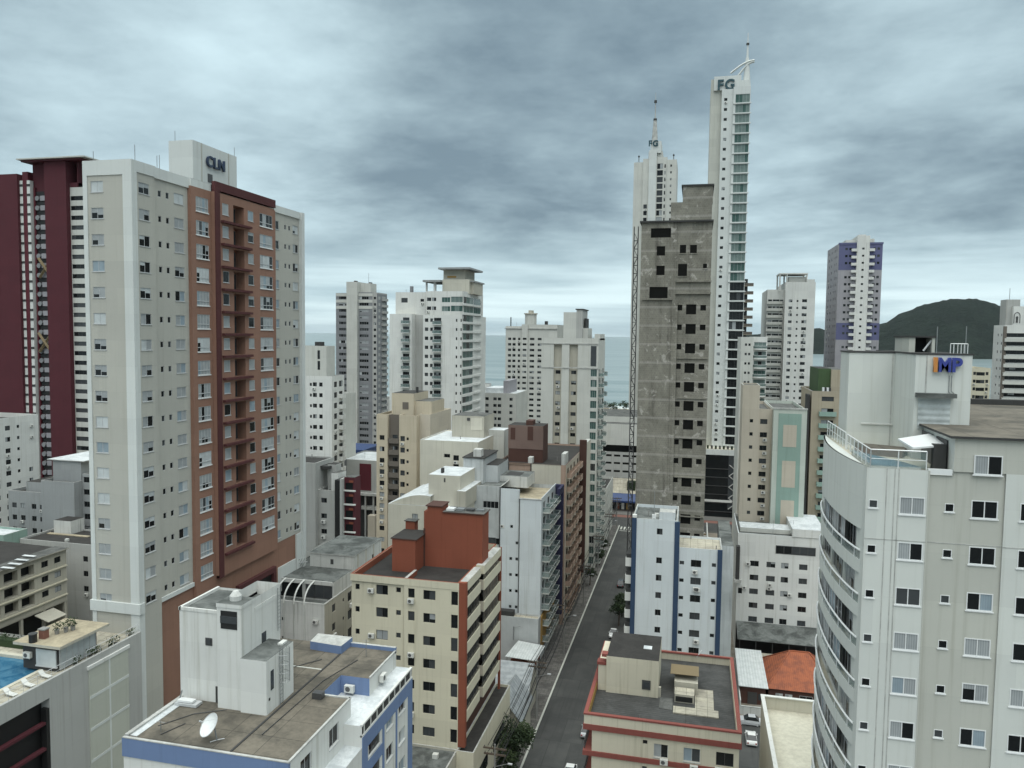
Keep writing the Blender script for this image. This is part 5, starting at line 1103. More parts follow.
    for k in range(9): b.box(x-2+.85*k, x-1.5+.85*k, y-6.08, y-6, 18.6, 19.8, 'white_wall')
    B.part('wall_panel', b); B.finish()
    # beige street block, its long front facing the beige tower
    X = -123.0; ZB = 10.0; B = Bld('apartment_block', 'low cream street block with loggias and a sagging awning', 'apartment block', (-135, 100, 0), near=True)
    zt = 20.7; y1 = YZ(66, 548, X)[0]; z3 = [zt-3.4-2.95*k for k in range(3)]
    C = [(y1-2.2, 1.6, 1.2, 1.0, 'dark'), (y1-5.3, 1.6, 1.2, 1.0, 'dark'), (y1-9.3, 3.0, 2.0, .35, 'recess:pane_dark'), (y1-13.0, 3.0, 2.0, .35, 'recess:pane_dark'), (y1-16.2, 1.6, 1.2, 1.0, 'dark'), (y1-19.8, 1.6, 1.2, 1.0, 'dark'), (y1-24, 3.0, 2.0, .35, 'recess:pane_dark'), (y1-28, 1.6, 1.2, 1.0, 'dark'), (y1-33, 3.0, 2.0, .35, 'recess:pane_dark'), (y1-38, 1.6, 1.2, 1.0, 'dark')]
    B.side('right', 60, y1, X, ZB, zt, 'cream_dull', C, z3); B.side('front', X-26, X, 60, 0, zt, 'cream_dull'); B.side('back', X-26, X, y1, 0, zt, 'cream_dull'); B.W.box(X-6, X-5.9, 60, y1, 0, ZB, 'dark_wall')
    B.R.face([(X-26, 60, zt+.4), (X-3, 60, zt+.0), (X-3, y1, zt), (X-26, y1, zt+.4)], 'roof_dark'); B.R.box(X-3, X+.5, 60, y1+.3, zt-.15, zt+.05, 'cream_dull', 'roof_grey')
    b = MB()
    for k in range(3): b.box(X+.005, X+.25, 60, y1, z3[k]-.25, z3[k]+.0, 'cream')
    B.part('floor_band', b); b = MB()
    for k in range(9): b.box(X-.6, X-.1, y1-.6-k*5.2, y1-.1-k*5.2, 0, ZB-.2, 'cream_dull')
    b.box(X-6, X-.05, 60, y1, ZB-.2, ZB-.01, 'cream_dull'); B.part('arcade', b)
    b = MB(); ya = YZ(45, 610, X)[0]; b.face([(X, ya-2.5, 9.6), (X+3.2, ya-2.5, 8.6), (X+3.2, ya+2, 8.6), (X, ya+2, 9.6)], 'cream_dull'); b.face([(X, ya-2.5, 9.5), (X, ya+2, 9.5), (X+3.2, ya+2, 8.5), (X+3.2, ya-2.5, 8.5)], 'cream_dull'); B.part('awning', b)
    b = MB(); 
    for k in range(4): a, c = XY(10+k*7, 568-k*4, zt+.4); b.box(a-1.8, a+1.0, c-.4, c+.3, zt+.42, zt+.46, 'roof_white')
    B.part('roof_patch', b); B.finish()
left_side()
# ---- behind the beige tower
def behind_beige():
    Y = 190.0; B = Bld('apartment_tower', 'white tower with rows of paired small windows close behind the beige tower', 'apartment tower', (-98, 200, 0))
    s = lambda px: SX(px, 430, Y); fl = fz(315, 384, 2.9, 17, Y, -.55)
    B.body(-112, s(332), Y, 197.5, 0, SZ(320, 376, Y), 'white_wall', fl, front=cols_at(Y, 430, [(311, .6, .8, 0, 'smalldark'), (315, 1.2, 1.1, -.1, 'dark'), (321, 1.0, 1.1, -.1, 'dark')]), right=[(192.2, 1.8, 1.5, -.3, 'dark'), (195.4, 2.2, 1.6, -.3, 'door')], deck='roof_grey')
    B.body(s(306)-4, s(325), Y+1, 196, SZ(320, 376, Y)-.8, SZ(316, 346, Y), 'pale_wall', fz(317, 350, 2.9, 3, Y), front=cols_at(Y, 360, [(317, .8, 2.4, -2.5, 'dark')]), deck='roof_grey')
    bl = balcony_mb(2.2, 1.0, 1.0, 'white_wall', 'white_wall'); B.repeat('balcony', bl, [(s(332), 195.4, z-.4, 1) for z in fl[1:15]])
    b = MB(); b.tube((s(313), 194, SZ(316, 346, Y)), (s(313), 194, SZ(316, 342, Y)), 1.3, 'dark_wall', 10); B.part('roof_tank', b); B.finish()
    Y = 205.0; B = Bld('apartment_block', 'narrow block with dark stacked balconies behind the paired window tower', 'apartment block', (-101, 212, 0)); s = lambda px: SX(px, 430, Y); fl = fz(340, 398, 2.9, 14, Y)
    B.body(s(325), s(342.5), Y, 214, 0, SZ(338, 394, Y), 'pale_wall', fl, front=[(s(337), 2.6, 2.0, -1.2, 'door')], deck='roof_grey'); B.repeat('balcony', balcony_mb(3.2, 1.3, 1.0, 'pale_wall', 'mid_grey'), [(s(337), Y, z-1.2, 0) for z in fl]); B.finish()
    Y = 135.0; B = Bld('apartment_block', 'grey block with a black glass strip and a brick red end', 'apartment block', (-68, 140, 0))
    s = lambda px: SX(px, 500, Y)
    B.body(-78, s(318), Y-1, 142, 0, SZ(312, 462, Y), 'mid_grey', deck='roof_dark', par=.3); B.body(s(318), s(335.5), Y, 140, 0, SZ(325, 490, Y), 'mid_grey', [SZ(324, y, Y) for y in (500.5, 516, 531.5, 547)], front=[(s(324), 1.2, .95, -.45, 'dark')], deck='roof_grey', par=.3)
    zz = SZ(340, 480, Y); w = MB(); w.box(s(335.5), s(341), Y-.3, 138.5, 0, zz, 'black'); w.box(s(341), s(343), Y-.5, 138.5, 0, zz+.3, 'mid_grey'); w.box(s(343), s(353), Y+.6, 138.4, 0, zz+.5, 'maroon', 'roof_grey')
    for k in range(6): w.box(s(343), s(353)+.3, Y+.2, Y+.6, zz-2.2-2.7*k, zz-1.95-2.7*k, 'white_wall'); w.box(s(343)+.3, s(353)-.3, Y+.55, Y+.62, zz-1.9-2.7*k, zz-.6-2.7*k, 'pane_dark'); w.box(s(343)+1, s(353)-.2, Y+.5, Y+.6, zz-.5-2.7*k, zz-.1-2.7*k, 'terracotta_paint')
    B.part('brick_end', w)
    b = MB(); b.box(s(323), s(331), Y+2, 139.5, SZ(325, 490, Y)-.3, SZ(325, 466, Y), 'mid_grey', 'roof_dark'); b.box(s(313), s(327), Y+1, 139.8, SZ(320, 470, Y), SZ(320, 468, Y)+.2, 'dark_wall'); b.box(s(329), s(336), Y+1, 139.5, SZ(325, 490, Y)-.3, SZ(330, 474, Y), 'white_wall', 'roof_grey'); B.part('roof_room', b)
    B.finish()
    Y = 310.0; B = Bld('apartment_tower', 'grey striped tower with a plain pale central shaft seen over the sea', 'apartment tower', (-141, 322, 0))
    s = lambda px: SX(px, 350, Y); zt = SZ(345, 293, Y); fl = fz(345, 298, 2.72, 28, Y)
    B.body(s(336), s(348), Y, 320, 0, zt, 'slate', fl, front=cols_at(Y, 350, [(343, 3.9, 1.25, -.6, 'strip')]), deck='roof_grey'); B.body(s(348), s(358.5), Y-1.5, 320, 0, SZ(353, 282, Y), 'pale_wall', deck='roof_grey'); B.body(s(358.5), s(373), Y, 320, 0, zt+.3, 'slate', fl, front=cols_at(Y, 350, [(364, 4.2, 1.25, -.6, 'strip')]), deck='roof_grey'); B.body(s(373), s(377.5), Y-.6, 320.5, 0, zt+.2, 'mid_grey', fl, front=cols_at(Y, 350, [(375.5, 1.1, 1.1, -.6, 'dark')]), deck='roof_grey'); B.side('right', Y-.58, 320.5, s(377.5)+.01, 0, zt-.3, 'slate', [(312.0, 2.0, 1.3, -.6, 'dark'), (316.8, 4.0, 1.8, -.9, 'door')], fl)
    bl = balcony_mb(5.0, 1.0, .9, 'mid_grey', 'mid_grey'); B.repeat('balcony', bl, [(s(377.5)+.01, 317, z-.9, 1) for z in fl])
    w = MB()
    for xa, xb in ((336, 348), (358.5, 373)):
        for z in fl[:3]: w.box(s(xa)+.1, s(xb)-.1, Y-.08, Y, z+.75, z+2.0, 'pale_wall')
    B.part('pale_band', w)
    b = MB(); b.box(s(358.5), s(369), Y+2, 318, zt, SZ(363, 283, Y), 'pale_wall', 'roof_grey'); b.box(s(350), s(352), Y+4, Y+6, SZ(353, 282, Y), SZ(353, 280, Y), 'dark_wall'); b.tube((s(363), 316, SZ(363, 283, Y)), (s(363), 316, SZ(363, 272, Y)), .08, 'steel', 4); b.box(s(361), s(363), 318, 320, SZ(363, 283, Y), SZ(363, 281, Y), 'dark_wall'); B.part('roof_room', b); B.finish()
behind_beige()
# ---- white tower with green glass
def green_glass_tower():
    Y = 232.0; B = Bld('apartment_tower', 'white tower with curved green glass bays and a beige rooftop pavilion', 'apartment tower', (-80, 246, 0))
    s = lambda px: SX(px, 340, Y); z1 = SZ(440, 315, Y); zt = SZ(440, 291, Y); fl = fz(410, 319.5, 2.88, 24, Y)
    x0 = s(462.3); ye = YZ(486, 340, x0)[0]; ya_, yb_ = YZ(473.2, 340, x0)[0], YZ(481.5, 340, x0)[0]
    B.body(s(391), s(413), Y-1.2, ye, 0, SZ(400, 314, Y), 'white_wall', fl, front=[(s(407.5), 2.2, 1.9, -1.3, 'door')], deck='terrace_tile'); B.body(s(413), s(423), Y+2, ye, 0, z1, 'mid_grey', deck='terrace_tile'); B.body(s(423), s(462), Y, ye, 0, z1, 'white_wall', fl, front=cols_at(Y, 340, [(426.5, 1.15, 1.1, -.7, 'dark'), (431.5, .9, 1.1, -.7, 'dark'), (437.5, 2.4, 2.0, -1.4, 'door'), (456.5, .5, .9, -.6, 'smalldark'), (461, .4, .9, -.6, 'smalldark')]), deck='terrace_tile')  # recessed bay painted grey for its shading
    fl2 = fz(470, 299.5, 2.88, 27, Y)
    B.side('right', Y+.01, ya_, x0, 0, zt, 'white_wall', [((Y+ya_)/2+.2, ya_-Y-.9, 2.1, -1.1, 'green')], fl2, .1); B.side('right', ya_, yb_, x0-.35, 0, zt, 'white_wall', [((yb_+ya_)/2, yb_-ya_-.6, 2.1, -1.1, 'green')], fl2, .1); B.side('right', yb_, ye, x0-1.2, 0, zt, 'white_wall', [((yb_+ye)/2, 1.4, 1.0, -.5, 'dark')], fl2)
    B.W.face([(x0-.35, yb_, 0), (x0-1.2, yb_, 0), (x0-1.2, yb_, zt), (x0-.35, yb_, zt)], 'white_wall'); B.side('back', s(391), x0-1.2, ye, 0, z1, 'white_wall'); B.R.face([(s(425), Y+1, zt-.01), (x0-.01, Y+1, zt-.01), (x0-1.2, ye, zt-.01), (s(425), ye, zt-.01)], 'roof_grey')
    B.body(s(392), s(425), Y+3, ye-1, z1-1, zt-.2, 'white_wall', [SZ(410, 300, Y), SZ(410, 308, Y)], front=cols_at(Y, 300, [(401, 2.2, 1.5, -.7, 'dark', 0, 0), (405, 9, 1.0, -.5, 'green', 1, 1), (419, 1.2, .9, -.4, 'dark', 0, 0)]), deck='roof_grey'); B.body(s(425), x0-.05, Y+1, 232.9+.5, z1-1, zt, 'white_wall', [SZ(440, 299, Y), SZ(440, 308, Y)], front=cols_at(Y, 300, [(428, 1.4, 1.1, -.6, 'dark'), (433, 1.4, 1.1, -.6, 'dark'), (445, 2.8, 1.6, -1.0, 'green'), (456, 4.0, 1.8, -1.0, 'green')]), top=False)
    bl = balcony_mb(2.7, 1.2, 1.05, 'white_wall', 'alum', 'rail_glass'); B.repeat('balcony', bl, [(s(407.5), Y-1.2, z-1.35, 0) for z in fl]); B.repeat('balcony', bl, [(s(437.5), Y, z-1.45, 0) for z in fl])
    for ya, yb, xx in ((Y+.1, ya_, x0), (ya_, yb_, x0-.35)):
        sl = MB(); L = yb-ya+.3; n = 8; o = [(-L/2+L*i/n, -.25-.75*math.sin(math.pi*i/n)) for i in range(n+1)]
        sl.prism([(L/2, 0), *reversed(o), (-L/2, 0)][::-1], -.35, .3, 'white_wall'); B.repeat('floor_slab', sl, [(xx, (ya+yb)/2, z-1.5, 1) for z in fl2])
    za, zb, zc = SZ(440, 278, Y), SZ(440, 270, Y), SZ(450, 266, Y); b = MB(); b.box(s(436), s(463), Y+6, 250, zt-.5, za, 'ivory', 'roof_grey'); b.box(s(462)-.2, s(466), Y+8, 251, zt-.5, SZ(470, 279, Y), 'cream_dull', 'roof_grey'); b.box(s(436), s(458), Y+7, 250, za, zc-.6, 'cream_dull'); b.box(s(433), s(465), Y+4.5, 252, zc-.6, zc, 'grey_wall', 'roof_dark'); b.box(s(440), s(449), Y+6.9, Y+7, za+.6, zc-2.6, 'ochre'); b.box(s(418), s(436), Y+4, 250, SZ(425, 281, Y), SZ(425, 279, Y), 'grey_wall'); b.box(s(420), s(421), Y+5, Y+6, zt-.5, SZ(425, 281, Y), 'white_wall'); b.box(s(428), s(430), Y+5, Y+6, zt-.5, SZ(425, 281, Y), 'white_wall'); b.box(s(463), s(467), Y+7, 252, SZ(470, 280.5, Y), SZ(470, 279, Y), 'grey_wall'); b.box(s(403), s(405.5), Y+6, Y+7, zt, SZ(404, 285, Y), 'slate')
    B.part('roof_pavilion', b); B.finish()
green_glass_tower()
def sand_block():
    Y = 180.0; B = Bld('apartment_block', 'sand coloured block with a dark column of balconies', 'apartment block', (-72, 189, 0))
    s = lambda px: SX(px, 470, Y); fl = fz(382, 437.5, 2.9, 12, Y); zt = SZ(385, 414.5, Y)
    B.body(s(376.5), s(387.5), Y, 199, 0, zt, 'sand', fl, front=cols_at(Y, 470, [(382, 1.3, 1.2, -.6, 'dark')]), deck='roof_grey', cope='sand'); B.body(s(387.5), s(399), Y+1.0, 199, 0, zt, 'balcony_brown', fl, front=[(s(393.5), 1.4, 1.9, -1.2, 'door')], deck='roof_grey', cope='sand'); B.body(s(399), s(416.5), Y, 199, 0, zt, 'sand', fl, front=cols_at(Y, 470, [(402.5, 1.2, 1.3, -.7, 'dark'), (407.5, .6, .7, -.4, 'smalldark')]), deck='roof_grey', cope='sand'); B.body(s(416.5), s(427), Y+2.2, 199, 0, zt+.2, 'sand_pink', fl, right=[(184, 1.3, 1.3, -.7, 'shut'), (188, 2.2, 2.0, -1.3, 'door'), (192, 1.3, 1.3, -.7, 'shut'), (196, 2.2, 2.0, -1.3, 'door')], deck='roof_white', cope='sand')
    bl = balcony_mb(2.8, .95, 1.1, 'balcony_brown', 'balcony_brown'); B.repeat('balcony', bl, [(s(393.3), Y+1, z-1.2, 0) for z in fl])
    b = MB(); b.box(s(387), s(409), Y+3, 194, zt-.7, SZ(395, 394, Y), 'sand', 'roof_dark'); b.box(s(409), s(426), Y+4, 194, zt-.7, SZ(415, 402.5, Y), 'sand', 'roof_grey'); b.box(s(398), s(404), Y+2.92, Y+3, zt+1.2, zt+3.0, 'balcony_brown'); b.bar((s(408.5), 186, SZ(395, 394, Y)), (s(408.5), 186, SZ(395, 388, Y)), .5, 'dark_wall'); B.part('roof_room', b)
    B.ac([(s(382), Y, z-1.3, 0) for z in fl[2:7]]); B.finish()
    Y = 205.0; B = Bld('commercial_building', 'grey teal flat roofed hall with a tall dark red panel', 'shop building', (-91, 212, 0))
    s = lambda px: SX(px, 480, Y); zt = SZ(362, 460, Y); zb = SZ(362, 492, Y)
    B.body(s(340), s(380), Y, 222, zb, zt, 'slate', deck='roof_white', par=.3); b = MB(); b.box(s(347), s(380), Y-.2, Y, zb, zt, 'mid_grey'); b.box(s(360), s(371.5), Y-.35, Y-.2, zb+.6, zt-1.0, 'maroon_dark'); b.box(s(346), s(382), Y-1.5, Y+16, zb-.7, zb, 'coping'); b.tube((s(352), Y-.3, zb+3.8), (s(352), Y-.36, zb+3.8), .7, 'black', 12); B.part('front_panel', b)
    b = MB(); b.box(s(347), s(380), Y+1, 220, 0, zb-.7, 'dark_wall'); b.box(s(362), s(378), Y-.5, Y+1, zb-5, zb-4, 'coping'); b.box(s(372), s(379), Y-3, Y-1, 0, zb-6, 'sand_pink')
    for k in range(4): b.box(s(350+k*8), s(351.2+k*8), Y-1, Y-.4, 0, zb-.7, 'mid_grey')
    B.part('ground_floor', b); B.finish()
    b = MB(); x0, x1 = SX(343, 450, 230), SX(366, 450, 230); b.box(x0, x1, 228, 240, 0, SZ(350, 457, 230), 'mid_grey'); b.box(x0-.5, x1+.5, 227, 241, SZ(350, 457, 230), SZ(350, 448, 230), 'blue_sheet')
    single('blue_roofed_shed', b, ((x0+x1)/2, 234, 0), 'small building with a bright blue sheet top behind the grey teal hall', 'shed')
sand_block()
def cream_pair():
    Y = 163.0; B = Bld('apartment_block', 'pale beige block with a flat white painted roof', 'apartment block', (-52, 172, 0))
    s = lambda px: SX(px, 470, Y); zt = SZ(440, 440.5, Y); fl = [SZ(455, y, Y) for y in (457, 466, 479, 492)]
    B.body(s(420), s(478), Y, 182, 0, zt, 'ivory', fl+[fl[-1]-2.75*k for k in range(1, 10)], front=cols_at(Y, 470, [(456, 1.3, 1.2, -.8, 'dark'), (447, 1.4, .8, -.2, 'shut', 0, 0)]), right=[(168, 1.2, 1.2, -.6, 'dark'), (173, 1.2, 1.2, -.6, 'dark'), (178, 1.2, 1.2, -.6, 'dark')], deck='roof_white', cope='roof_white', par=.25)
    b = MB(); Y2 = 172; z0 = zt-.3; b.box(SX(452, 430, Y2), SX(484, 430, Y2), Y2, 181, z0, SZ(470, 416, Y2), 'cream_dull', 'roof_grey'); b.box(SX(471, 430, Y2), SX(482, 430, Y2), Y2-.06, Y2, SZ(475, 430, Y2), SZ(475, 418, Y2), 'ivory'); b.box(SX(467, 430, Y2), SX(470, 430, Y2), Y2-.1, Y2, SZ(475, 421, Y2), SZ(475, 418, Y2), 'dark_frame'); b.box(SX(484, 430, Y2)-.1, SX(500, 430, Y2), Y2+4, 181, 0, SZ(490, 432, Y2), 'pale_wall', 'roof_white'); B.part('roof_room', b)
    B.ac([(s(456), Y, z-1.5, 0) for z in fl]); B.finish()
    Y = 138.0; B = Bld('apartment_block', 'plain ivory block with a curved white roof behind the brick red roof rooms', 'apartment block', (-50, 146, 0))
    s = lambda px: SX(px, 500, Y); zt = SZ(410, 505, Y)
    B.body(s(388), s(462), Y, 158, 0, zt, 'ivory', [SZ(410, 516, Y)], front=[(s(415), 1.2, 1.0, -.5, 'dark')], right=[(144, 1.2, 1.2, -.5, 'dark'), (150, 1.2, 1.2, -.5, 'dark')], deck='roof_white', cope='roof_white', par=.15)
    b = MB(); x0, x1 = s(389), s(430); prev = None                # shallow vaulted white roof
    for i in range(9):
        t_ = i/8; p = (x0+(x1-x0)*t_, zt+2.0*math.sin(math.pi*t_*.62)); 
        if prev: b.face([(prev[0], Y+.3, prev[1]), (p[0], Y+.3, p[1]), (p[0], 156, p[1]), (prev[0], 156, prev[1])], 'roof_white'); b.face([(prev[0], Y+.3, zt), (p[0], Y+.3, zt), (p[0], Y+.3, p[1]), (prev[0], Y+.3, prev[1])], 'ivory')
        prev = p
    B.part('vaulted_roof', b)
    b = MB(); b.box(s(425), s(457), Y+2, 150, zt-.2, SZ(440, 475, Y+2), 'ivory', 'roof_white'); b.box(s(440.5), s(442), Y+1.96, Y+2, SZ(440, 484, Y), SZ(440, 480, Y), 'dark_frame'); b.box(s(455), s(464), Y+1, 154, zt-.2, SZ(460, 490, Y+2), 'cream_dull', 'roof_white'); b.box(s(434), s(436), Y+4, Y+5, SZ(440, 475, Y+2), SZ(440, 472, Y), 'dark_wall'); B.part('roof_room', b); B.finish()
cream_pair()
def weathered_block():
    Y = 146.0; B = Bld('apartment_block', 'weathered white tiled block with balconies and a dark indigo edge on the street', 'apartment block', (-34, 154, 0), near=True)
    s = lambda px: SX(px, 540, Y); a, b_, c, d = s(464), s(499.5), s(519), s(541)
    z1, z2 = SZ(480, 486, Y), SZ(530, 499.5, Y); fl = [z2-5.8-3.24*k for k in range(8)]
    B.side('front', a, b_, Y+.6, 0, z1, 'weathered', [(SX(490, 493, Y), 3.2, 1.4, 3.4, 'strip', 0, 0), (SX(491, 543, Y), 1.7, 1.3, -3.8, 'dark'), (SX(503, 543, Y)-1.3, .9, 1.3, -3.9, 'smalldark')], fl); B.side('front', b_, c, Y+.25, 0, z1-.2, 'ice_wall', [(SX(511, 550, Y), .55, .6, -.2, 'smalldark', 0, 0), (SX(510.5, 550, Y), .55, .6, -.2, 'smalldark', 2, 9), (SX(517, 550, Y)-.1, .55, .6, -.2, 'smalldark', 1, 9)], fl); B.side('front', c, d, Y, 0, z2, 'ice_wall')
    E = Y+16; B.side('left', Y+.6, E, a, 0, z1, 'weathered'); B.side('back', a, d, E, 0, z2, 'weathered'); B.deck(a, b_, Y+.6, E, z1, 'weathered', 'roof_mold', 'coping', .3); B.R.face([(b_, Y+.3, z2-.8), (d, Y+.1, z2-.8), (d, E, z2-.8), (b_, E, z2-.8)], 'roof_sand')
    dk = d+1.5; B.side('right', Y+.02, E, d, 0, z2+.3, 'ice_wall', [(Y+3, 2.4, 2.1, -.2, 'door'), (Y+7.5, 2.4, 2.1, -.2, 'door'), (Y+12, 2.4, 2.1, -.2, 'door')], [z2-2.5]+fl); B.W.face([(c, Y, z1-.2), (c, Y+.25, z1-.2), (c, Y+.25, 0), (c, Y, 0)], 'ice_wall')
    b = MB(); zi = SZ(553, 484, E); b.box(d+.02, d+1.7, E-.7, E+.4, 4.5, zi, 'indigo'); b.box(d+1.2, d+1.75, E-5, E-.7, zi-1.4, zi, 'indigo'); B.part('indigo_edge', b)
    b = MB(); b.box(b_-.12, b_+.06, Y+.1, Y+.25, 0, z1, 'dark_wall'); b.box(c-.06, c+.1, Y-.06, Y, 8, z2, 'dark_wall'); b.box(c-.2, d+.1, Y-.1, Y+.3, z2-.02, z2+.15, 'coping'); b.box(d-.15, d-.02, Y+.3, E, z2-.8, z2+.32, 'ice_wall'); B.part('joint_strip', b)
    bl = balcony_mb(3.6, 1.5, 1.1, 'pale_wall', 'alum', 'rail_glass'); B.repeat('balcony', bl, [(d, y, z-.25, 1) for z in [z2-2.5]+fl for y in (Y+3.2, Y+7.6, Y+12)])
    Yt = 153; b = MB(); zt = SZ(475, 456, Yt); xa, xb = SX(467.5, 470, Yt), SX(487, 470, Yt); b.box(xa, xb, Yt-3, E-1, z1-.5, zt, 'weathered', 'roof_dark'); b.box(xb, SX(499, 470, Yt), Yt-1, E-1, z1-.5, zt-1.6, 'weathered', 'roof_dark'); b.box(xa-.2, xb+.3, Yt-3.2, E-.8, zt, zt+.2, 'dark_wall', 'roof_dark'); b.box(xb-2.4, xb-.8, Yt-2, Yt, zt+.2, zt+1.7, 'white_aged'); b.box(SX(498, 478, Yt), SX(527, 478, Yt), Yt+1, E-1, z1-1.5, z1+.8, 'white_aged', 'roof_mold'); b.box(SX(503, 480, Yt), SX(518, 480, Yt), Yt+2, E-3, z1+.78, z1+.84, 'dark_wall'); B.part('roof_room', b)
    B.ac([(SX(502, 527, Y), Y+.6, fl[0]-.3, 0)])
    # annex with awning at its foot
    za = SZ(515, 617, 143.5); B.body(-40, d+.2, 143.5, Y-.2, 0, za, 'weathered', deck='roof_beige', par=.3); b = MB(); b.box(d+.02, d+.3, Y, E-1, 2.5, za-.5, 'ochre'); b.box(-37, -33.5, 144, 145.5, za-.3, za+.8, 'dark_wall'); b.bar((-33.2, 143.3, za-4.5), (-33.2, 143.3, za-1.8), .12, 'steel'); b.bar((-33.2, 143.2, za-1.8), (-31.8, 143.2, za-1.6), .1, 'steel'); B.part('ochre_panel', b); B.finish()
weathered_block()
def brown_block():
    Y = 167.0; B = Bld('apartment_block', 'salmon and beige block with a dark brown roof room and street balconies', 'apartment block', (-34, 183, 0), near=True)
    s = lambda px: SX(px, 470, Y); x0, x1 = s(497), s(566); zt = SZ(540, 464, Y); fl = [zt-3.4-3.07*k for k in range(11)]
    B.side('front', x0, s(508), Y, 0, zt, 'ivory'); B.side('front', s(508), s(531), Y+.3, 0, zt, 'salmon'); B.side('front', s(531), s(561), Y, 0, zt, 'ivory'); B.side('front', s(561), x1, Y-.2, 0, zt, 'salmon'); B.side('left', Y, 200, x0, 0, zt, 'ivory'); B.side('back', x0, x1, 200, 0, zt, 'ivory')
    B.side('right', Y-.2, 200, x1, 0, zt, 'sand_pink', [(y, 2.4, 2.0, .35, 'door') for y in (170, 174.3, 179, 184.5, 195)], fl); B.deck(x0, x1, Y-.1, 200, zt, 'salmon', 'roof_dark', 'brown_pale', .4)
    bl = balcony_mb(3.2, 1.1, 1.1, 'sand_pink', 'salmon'); B.repeat('balcony', bl, [(x1, y, z+.3, 1) for z in fl for y in (170, 174.3, 179, 184.5)])
    b = MB(); b.box(x1+.02, x1+1.7, 187, 188, 6, zt+3, 'brown_wall'); b.box(s(508)-.1, s(508)+.15, Y-.1, Y+.3, 0, zt, 'dark_wall'); b.box(s(531)-.12, s(531)+.12, Y-.1, Y+.3, 0, zt, 'dark_wall'); b.box(x1+.02, x1+1.2, 190, 199, 6, zt+1.8, 'ivory', 'coping'); B.part('brown_fin', b)
    Yt = 171; b = MB(); xa, xb = SX(508.5, 440, Yt), SX(543, 440, Yt); zk = SZ(525, 425.5, Yt); b.box(xa, xb, Yt, 177, zt-.4, zk, 'brown_wall', 'roof_dark'); b.box(SX(525, 430, Yt), SX(532, 430, Yt), Yt+1, 175, zk, SZ(528, 421, Yt), 'brown_wall'); b.box(xa-.05, xb+.05, Yt-.08, Yt, SZ(525, 449, Yt), zk, 'brown_pale'); b.box(xa+.5, xa+1.6, Yt-.12, Yt-.08, SZ(525, 440, Yt), SZ(525, 428, Yt), 'brown_wall'); b.box(xb-3.6, xb-2.3, Yt-.12, Yt-.08, SZ(525, 440, Yt), zk-.2, 'brown_wall'); b.box(s(527), s(531), Y+1, Y+3, zt-.2, zt+1.2, 'white_aged'); b.box(x1-1.4, x1-.5, Y+2, Y+6, zt-.4, zt+2.2, 'white_aged'); B.part('roof_room', b)
    B.body(x1-4, -27.5, 200.1, 209, 0, 12, 'pale_wall', [8.5, 5, 1.5], right=[(203, 1.4, 1.4, .8, 'dark'), (206.5, 1.4, 1.4, .8, 'dark')]); B.finish()
brown_block()
